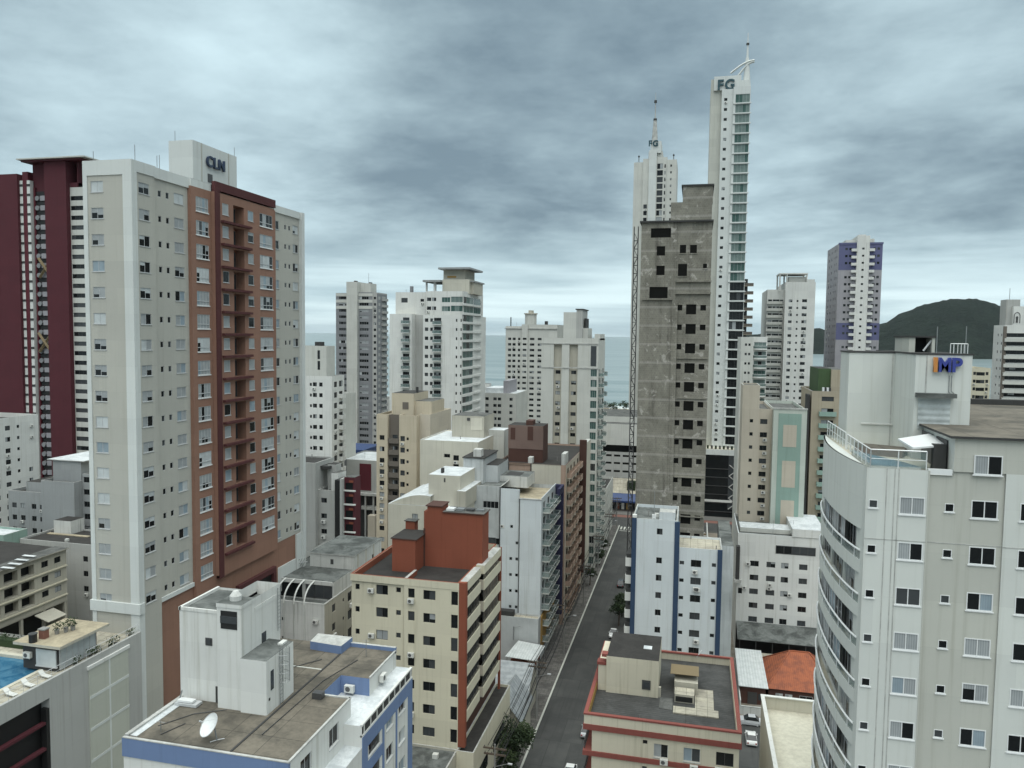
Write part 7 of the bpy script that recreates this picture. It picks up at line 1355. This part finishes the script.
# ================================================================ low houses, street furniture, plants and cars
def gable(b, x0, x1, y0, y1, z0, z1, roofm, wallm, axis='y', o=.4):
    """walls with a ridge roof; the ridge runs along axis"""
    b.box(x0, x1, y0, y1, 0, z0, wallm)
    if axis == 'y':
        xm = (x0+x1)/2
        R_ = [[(x0-o, y0-o, z0-.1), (xm, y0-o, z1), (xm, y1+o, z1), (x0-o, y1+o, z0-.1)], [(xm, y0-o, z1), (x1+o, y0-o, z0-.1), (x1+o, y1+o, z0-.1), (xm, y1+o, z1)]]
        G = [[(x0, y0, z0), (x1, y0, z0), (xm, y0, z1-.1)], [(x1, y1, z0), (x0, y1, z0), (xm, y1, z1-.1)]]
    else:
        ym = (y0+y1)/2
        R_ = [[(x0-o, y0-o, z0-.1), (x1+o, y0-o, z0-.1), (x1+o, ym, z1), (x0-o, ym, z1)], [(x0-o, ym, z1), (x1+o, ym, z1), (x1+o, y1+o, z0-.1), (x0-o, y1+o, z0-.1)]]
        G = [[(x0, y1, z0), (x0, y0, z0), (x0, ym, z1-.1)], [(x1, y0, z0), (x1, y1, z0), (x1, ym, z1-.1)]]
    return R_, G
def house(name, label, x0, x1, y0, y1, z0, z1, roofm, wallm, axis, wins=()):
    t = thing(name, label, 'house', ((x0+x1)/2, (y0+y1)/2, 0)); w = MB(); R_, G = gable(w, x0, x1, y0, y1, z0, z1, roofm, wallm, axis)
    for f in G: w.face(f, wallm)
    piece('wall', w, t); r = MB()
    for f in R_:
        r.face(f, roofm); r.face([(x, y, z-.12) for x, y, z in reversed(f)], roofm)
        for p, q in zip(f, f[1:]+f[:1]): r.face([(p[0], p[1], p[2]-.12), (q[0], q[1], q[2]-.12), q, p], roofm)
    piece('roof', r, t)
    for (x, y, z, w_, h, q) in wins:
        k = (w_, h, 'slide', .02, 2); window_meshes(*k); obj('window', joined_mesh(k), t, (x, y, z), R(90*q))
    return t
house('house', 'zinc roofed house with a steep ridge beside the cream block and the street', -30.5, -25.2, 113.8, 122, 4.6, 8.2, 'zinc', 'cream_dull', 'y')
house('house', 'longer zinc roofed house with a cream gable under the white awning', -33.5, -26.0, 122.5, 131, 5.2, 8.4, 'zinc', 'cream_dull', 'x')
house('house', 'dark brown roofed house squeezed behind the balcony block', -36.5, -31, 113.5, 121, 6.0, 8.0, 'brown_sheet', 'cream_dull', 'x')
def tiled_house():
    x0, x1, y0, y1, z0 = 14.2, 25.5, 140.0, 152.0, 3.0
    t = thing('tiled_house', 'low house with a hipped orange clay tile roof behind the roof terrace', 'house', (19.8, 146, 0)); w = MB(); w.box(x0, x1, y0, y1, 0, z0, 'brown_wall', skip='t'); piece('wall', w, t)
    r = MB(); o = .5; E = [(x0-o, y0-o, z0), (x1+o, y0-o, z0), (x1+o, y1+o, z0), (x0-o, y1+o, z0)]; p, q = (18.6, 148.6, 6.6), (22.0, 148.6, 6.6)
    for f in ([E[0], E[1], q, p], [E[1], E[2], q], [E[2], E[3], p, q], [E[3], E[0], p]): r.face(f, 'roof_tile')
    r.face([(x, y, z-.05) for x, y, z in reversed(E)], 'brown_wall'); piece('roof', r, t)
    c = MB()
    for a, b_ in ((E[0], p), (E[1], q), (E[2], q), (E[3], p), (p, q)): c.tube((a[0], a[1], a[2]+.04), (b_[0], b_[1], b_[2]+.04), .14, 'roof_tile', 6)
    piece('ridge_cap', c, t)
    for x, wd in ((16.0, 1.2), (17.6, 1.2), (20.5, 2.2)):
        k = (wd, 1.1, 'slide', .02, 2); window_meshes(*k); obj('window', joined_mesh(k), t, (x, y0-.04, 1.0), 0)
tiled_house()
def lean_to():
    t = thing('metal_roof_shed', 'shed with a pale sheet metal roof left of the tiled house', 'shed', (11.5, 146, 0)); w = MB(); w.box(9.3, 13.6, 139, 153, 0, 3.4, 'brown_wall'); w.box(10.6, 12.2, 138.9, 139, .1, 2.2, 'dark_frame'); w.box(12.4, 13.4, 138.92, 139, .9, 2.0, 'pane_grey'); piece('wall', w, t)
    r = MB(); f = [(9.0, 138.2, 3.5), (14.0, 138.2, 3.5), (13.9, 153.4, 4.2), (9.0, 153.4, 4.2)]; r.face(f, 'white_sheet'); r.face([(x, y, z-.1) for x, y, z in reversed(f)], 'white_sheet')
    for p, q in zip(f, f[1:]+f[:1]): r.face([(p[0], p[1], p[2]-.1), (q[0], q[1], q[2]-.1), q, p], 'white_sheet')
    piece('roof', r, t)
    b = MB(); b.box(9.2, 21, 134.6, 134.8, 0, 1.5, 'white_aged'); b.box(9.2, 21, 134.55, 134.85, 1.5, 1.6, 'coping'); b.box(9.0, 9.2, 134.6, 152.5, 0, 2.6, 'white_aged'); single('garden_wall', b, (14, 134.7, 0), 'low stained white garden wall before the sheds and parked cars', 'wall')
    t = thing('street_awning', 'large white sheet awning over a shop front beside the pavement', 'awning', (-29, 139, 0)); r = MB(); f = [(-33.0, 135.6, 5.2), (-27.2, 136.0, 4.8), (-26.9, 143.2, 4.8), (-32.2, 143.2, 5.3)]; r.face(f, 'white_sheet'); r.face([(x, y, z-.12) for x, y, z in reversed(f)], 'steel')
    for p, q in zip(f, f[1:]+f[:1]): r.face([(p[0], p[1], p[2]-.12), (q[0], q[1], q[2]-.12), q, p], 'white_sheet')
    piece('sheet_roof', r, t); b = MB()
    for x, y in ((-27, 136.8), (-27, 143.2), (-32.8, 136.4)): b.bar((x, y, 0), (x, y, 4.8), .1, 'steel')
    b.box(-32.5, -27.8, 138, 143, 0, 3.6, 'terracotta_paint'); b.box(-27.8, -27.7, 138.5, 142.5, .3, 2.6, 'pane_dark'); piece('shop_front', b, t)
    B = Bld('low_building', 'derelict low building with a dirty roof in the yard behind the bare tower', 'low building', (5, 215, 0)); B.body(6.6, 10.6, 178, 225, 0, 4.2, 'ivory', deck='roof_grey', par=.3); B.finish()
    b = MB(); b.box(5.0, 5.3, 136, 262, 0, 3.0, 'white_aged'); single('yard_wall', b, (5.1, 200, 0), 'long stained wall along the dirt yard beside the bare tower', 'wall')
    b = MB(); g2 = random.Random(3)
    for k in range(60):
        x, y = g2.uniform(-1, 4.6), g2.uniform(215, 258); s_ = g2.uniform(.3, 1.1); b.prism([(x, y), (x+s_, y+.2*s_), (x+.8*s_, y+s_), (x-.2*s_, y+.7*s_)], .03, .1+.5*s_, g2.choice(('concrete_post', 'white_aged', 'rust_brown', 'coping')))
    tag(single('rubble', b, (2, 236, 0), 'scattered pale rubble on the dirt yard', 'rubble'), kind='stuff')
lean_to()
# ---- poles and overhead cables
def pole(x, y, label):
    t = thing('utility_pole', label, 'utility pole', (x, y, 0), 'utility poles along the left pavement'); b = MB(); b.tube((x, y, 0), (x, y, 10.5), .17, 'concrete_post', 8, .11); piece('pole', b, t)
    for z, w in ((9.9, 1.6), (9.1, 1.5)): b = MB(); b.box(x-w, x+w, y-.09, y+.09, z-.1, z+.1, 'wood_post'); c = piece('crossarm', b, t); i = MB(); [i.tube((x+q*w, y, z+.07), (x+q*w, y, z+.3), .05, 'pane_grey', 6) for q in (-.9, -.3, .4, .9)]; piece('insulator', i, c)
    b = MB(); b.tube((x, y, 7.4), (x+1.9, y, 8.1), .04, 'steel', 6); b.box(x+1.8, x+2.4, y-.12, y+.12, 8.0, 8.15, 'alum'); piece('lamp_arm', b, t)
    return t
py_ = [(-24.6, 96), (-24.6, 124), (-24.6, 152), (-24.6, 180), (-24.6, 208), (-24.6, 235), (-24.6, 259)]
pl = ['utility pole hidden by the tree at the foot of the cream block', 'utility pole beside the zinc roofed house', 'utility pole in front of the ochre panel and white awning', 'utility pole near the indigo edged block', 'utility pole in front of the salmon block', 'utility pole before the pale grey tower', 'utility pole at the avenue corner']
for (x, y), l in zip(py_, pl): pole(x, y, l)
cab = [(-.99, 10.2, 'outermost upper power cable over the left pavement'), (-.33, 10.2, 'upper power cable left of the pole tops'), (.44, 10.2, 'upper power cable right of the pole tops'), (.99, 10.2, 'upper power cable nearest the road'), (-.9, 9.4, 'lower power cable nearest the building fronts'), (.9, 9.4, 'lower power cable nearest the road'), (-.2, 7.2, 'thick black telephone cable slung low along the poles'), (.25, 6.6, 'lowest drooping telephone cable along the poles')]
for dx, z, l in cab:
    b = MB()
    for (x0, y0), (x1, y1) in zip(py_, py_[1:]):
        pr = None
        for i in range(9):
            t_ = i/8; p = (x0+dx, y0+(y1-y0)*t_, z-1.1*4*t_*(1-t_)*(.6 if z > 9 else 1))
            if pr: b.tube(pr, p, .045 if z > 9 else .085, 'rubber', 4, cap=False)
            pr = p
    single('power_cable', b, (-24.6+dx, 96, z), l, 'cable', 'overhead cables along the left pavement')
# ---- plants
def crown(b, c, rx, rz, n, g2, size=.3, clumps=26):
    C = []
    for k in range(clumps):
        while True:
            v = Vector((g2.uniform(-1, 1), g2.uniform(-1, 1), g2.uniform(-.8, 1)))
            if .25 < v.length < 1: break
        C.append((Vector((c[0]+v.x*rx, c[1]+v.y*rx, c[2]+v.z*rz)), g2.uniform(.25, .48)*rx, g2.choice(('leaf_dark', 'leaf_dark', 'leaf_mid', 'leaf_mid', 'leaf_light'))))
    for k in range(n):
        cc, r_, m = g2.choice(C); v = Vector((g2.gauss(0, 1), g2.gauss(0, 1), g2.gauss(0, .8))).normalized()*r_*g2.uniform(.45, 1.05); p = cc+v
        a = Vector((g2.uniform(-1, 1), g2.uniform(-1, 1), g2.uniform(-.6, .6))).normalized()*size; w = Vector((g2.uniform(-1, 1), g2.uniform(-1, 1), g2.uniform(-.6, .6))).normalized()*size*.7
        b.face([p-a, p+w*.6, p+a, p-w*.6], m if g2.random() < .8 else 'leaf_mid')
    return C
def tree(name, label, x, y, h, rx, n, seed, group=None, z0=0, leaf=.3):
    g2 = random.Random(seed); t = thing(name, label, 'tree', (x, y, z0), group); b = MB(); cz = z0+h-rx*.75
    crown_ = MB(); C = crown(crown_, (x, y, cz), rx, rx*.72, n, g2, leaf)
    b.tube((x, y, z0), (x+.1, y, cz-rx*.3), .17*h/5, 'bark', 8, .1*h/5)
    for c, r_, m in C[:9]: b.tube((x+.1, y, cz-rx*.35), c, .06*h/5, 'bark', 5, .02)
    piece('trunk', b, t); piece('crown', crown_, t)
tree('street_tree', 'bushy dark green street tree at the foot of the cream block', -24.9, 106.5, 8.2, 3.7, 5200, 1, leaf=.28)
tree('street_tree', 'small dark tree on the right pavement beside the blue cornered tower', -15.2, 170, 5.4, 2.1, 1500, 2, leaf=.28)
tree('street_tree', 'second small dark tree just behind it on the right pavement', -15.0, 175.5, 5.2, 1.9, 1100, 5, leaf=.28)
for k, (x, y, l) in enumerate(((-24.9, 214, 'small tree among the cables before the salmon block'), (-25.2, 196, 'small tree under the salmon block balconies'), (-25.2, 226, 'small tree near the avenue on the left pavement'))): tree('street_tree', l, x, y, 4.6, 1.6, 700, 20+k)
for k, (x, y, l) in enumerate(((-74, 655, 'left dark beachfront tree seen past the grey tower'), (-66, 650, 'right dark beachfront tree seen past the grey tower'), (-59, 660, 'beachfront tree hidden half behind the grey tower'))): tree('beach_tree', l, x, y, 9, 5, 500, 30+k, leaf=.7)
tree('courtyard_tree', 'round shrub tree below the loggias of the low cream block', -108, 118, 6, 2.4, 700, 41)
tree('courtyard_tree', 'rusty leaved tree between the tan block and the teal panel block', 27, 190, 7, 3, 700, 42)
def potted(x, y, z, label, s_=1.0, mat='pot', cat='potted plant', grp='potted plants along the terrace rail'):
    g2 = random.Random(int(x*77+y*13)); t = thing('potted_plant', label, cat, (x, y, z), grp); b = MB(); b.tube((x, y, z), (x, y, z+.55*s_), .2*s_, mat, 10, .28*s_); piece('pot', b, t); f = MB()
    for k in range(70):
        a = g2.uniform(0, 6.28); r_ = g2.uniform(.1, .55)*s_; p = Vector((x+r_*math.cos(a), y+r_*math.sin(a), z+.55*s_+g2.uniform(0, .9)*s_)); u = Vector((g2.uniform(-1, 1), g2.uniform(-1, 1), g2.uniform(-.3, 1)))*.16*s_; w = Vector((-u.y, u.x, .05)); f.face([p-u, p+w*.5, p+u, p-w*.5], g2.choice(('leaf_dark', 'leaf_mid', 'leaf_light')))
    piece('foliage', f, t)
for k, (y, l) in enumerate(((64.2, 'potted plant nearest the pool on the grey terrace'), (66.2, 'second potted plant from the pool by the terrace rail'), (67.0, 'third potted plant from the pool by the terrace rail'), (69.0, 'fourth potted plant from the pool by the terrace rail'), (69.8, 'fifth potted plant from the pool by the terrace rail'), (72.0, 'potted plant farthest from the pool by the terrace rail'))): potted(-60.75, y, ZF+.01, l, .85)
for k, (px, py, l) in enumerate(((57, 632, 'leafy shrub tub left on the club room roof'), (66, 630, 'leafy shrub tub middle on the club room roof'), (73, 628, 'leafy shrub tub right on the club room roof'))): x, y = XY(px, py+2, 33.28); potted(x, y, 33.28, l, .9, 'concrete_post', 'potted plant', 'shrub tubs on the club room roof')
x, y = XY(44, 638, 33.28); b = MB(); b.box(x-.35, x+.35, y-.3, y+.3, 33.28, 34.2, 'pot_brick'); b.box(x-.42, x+.42, y-.37, y+.37, 34.2, 34.32, 'concrete_post'); single('chimney_stack', b, (x, y, 33.28), 'square brick chimney stack on the club room roof', 'chimney')
x, y = XY(33, 642, 33.28); b = MB(); b.tube((x, y, 33.28), (x, y, 34.1), .38, 'black', 14); b.tube((x, y, 34.1), (x, y, 34.18), .43, 'dark_steel', 14); single('water_drum', b, (x, y, 33.28), 'black round drum on the club room roof beside the chimney', 'drum')
def lounger():
    t = thing('sun_lounger', 'white sun lounger between the pool and the rail, nearest the viewer', 'sun lounger', (0, 0, 0), 'sun loungers beside the pool'); b = MB(); b.box(-.3, .3, -.9, .4, .25, .32, 'ac_white'); piece('seat', b, t); b = MB(); b.face([(-.3, .4, .32), (.3, .4, .32), (.3, 1.0, .75), (-.3, 1.0, .75)], 'ac_white'); b.face([(-.3, .4, .27), (-.3, 1.0, .7), (.3, 1.0, .7), (.3, .4, .27)], 'alum'); piece('backrest', b, t)
    for x in (-.26, .26):
        for y in (-.8, .3): b = MB(); b.box(x-.03, x+.03, y-.03, y+.03, 0, .25, 'alum'); piece('leg', b, t)
    return t
L0 = lounger()
for k, (y, l) in enumerate(((55.6, None), (57.6, 'white sun lounger second along between the pool and the rail'), (59.6, 'white sun lounger third along between the pool and the rail'), (61.6, 'white sun lounger farthest along between the pool and the rail'))):
    if k == 0: o = L0
    else:
        o = L0.copy(); COL.objects.link(o); o['label'] = l
        for ch in L0.children: c = ch.copy(); COL.objects.link(c); c.parent = o
    o.location = (-61.9, y, ZF+.01); o.rotation_euler.z = R(80); o.scale = (.82, .82, .82)
# ---- cars
def car(label, x, y, ang, paint_, long=4.2, tall=1.48, group='cars parked along the street'):
    t = thing('parked_car', label, 'car', (0, 0, 0), group); L, W = long, 1.74; g = paint_
    prof = [(-L/2, .45, .62, .72), (-L/2+.12, .28, .86, .82), (-L/2+.9, .24, .93, .86), (0, .24, .95, .87), (L/2-1.1, .24, .93, .86), (L/2-.25, .27, .82, .82), (L/2, .42, .62, .70)]   # y, low, high, half width
    b = MB(); b.smooth = False; S_ = []
    for yy, lo, hi, hw in prof: S_.append([(-hw, yy, lo), (hw, yy, lo), (hw*1.02, yy, (lo+hi)/2), (hw*.94, yy, hi), (-hw*.94, yy, hi), (-hw*1.02, yy, (lo+hi)/2)])
    for A, C in zip(S_, S_[1:]):
        for k in range(6): b.face([A[k], A[(k+1) % 6], C[(k+1) % 6], C[k]][::-1], g)
    b.face(S_[0], g); b.face(S_[-1][::-1], g)
    zr = tall; a0, a1, r0_, r1_ = -L/2+.55, L/2-1.25, -L/2+1.15, L/2-2.0
    wb, wt = .80, .60
    P = {'bl': (-wb, a0, .9), 'br': (wb, a0, .9), 'fl': (-wb, a1, .9), 'fr': (wb, a1, .9), 'tbl': (-wt, r0_, zr), 'tbr': (wt, r0_, zr), 'tfl': (-wt, r1_, zr), 'tfr': (wt, r1_, zr)}
    b.face([P[k] for k in ('tbl', 'tbr', 'tfr', 'tfl')], g); body = piece('body', b, t)
    for nm, ks in (('windscreen', ('fr', 'fl', 'tfl', 'tfr')), ('rear_window', ('bl', 'br', 'tbr', 'tbl')), ('side_window', ('fl', 'bl', 'tbl', 'tfl')), ('side_window', ('br', 'fr', 'tfr', 'tbr'))):
        q = MB(); q.face([P[k] for k in ks], 'car_glass'); piece(nm, q, t)
    for sx in (-1, 1):
        for yy in (-L/2+.85, L/2-.85):
            q = MB(); q.tube((sx*.62, yy, .32), (sx*.86, yy, .32), .32, 'rubber', 14); w = piece('wheel', q, t, (sx*.8, yy, .32)); q = MB(); q.tube((sx*.861, yy, .32), (sx*.872, yy, .32), .19, 'alum', 10); piece('rim', q, w)
        q = MB(); q.box(sx*.62-.13, sx*.62+.13, L/2-.09, L/2+.015, .58, .74, 'lamp_lens'); piece('headlight', q, t); q = MB(); q.box(sx*.62-.12, sx*.62+.12, -L/2-.015, -L/2+.09, .6, .78, 'tail_red'); piece('tail_light', q, t); q = MB(); q.box(sx*.93-.07, sx*.93+.07, L/2-1.5, L/2-1.36, .92, 1.04, g); piece('mirror', q, t)
    t.location = (x, y, .016); t.rotation_euler.z = ang
car('silver hatchback parked at the kerb beside the red banded block', -15.6, 121.5, 0, 'car_silver')
car('white car at the bottom edge of the street beside the red banded block', -16.4, 108.6, R(180), 'car_white')
car('black pickup parked on the right beside the blue cornered tower', -17.3, 198, 0, 'car_black', 4.9, 1.7)
car('small white car half under the dark tree on the right pavement', -15.7, 163.5, R(180), 'car_white', 3.8)
car('white hatchback with a dark rear window in the side alley', 10.35, 125.8, 0, 'car_white', 4.1, 1.48, 'cars in the side alley'); car('white car further back beside the garden wall in the alley', 10.4, 131.6, R(90), 'car_silver', 4.3, 1.48, 'cars in the side alley')
for k, (x, y, p, l) in enumerate(((-116, 112, 'car_grey', 'grey car in the arcade street by the low cream block'), (-116, 122, 'car_white', 'white car in the street by the low cream block'), (-117, 104, 'car_black', 'black car in the street by the low cream block'))): car(l, x, y, 0, p, 4.2, 1.48, 'cars by the low cream block')
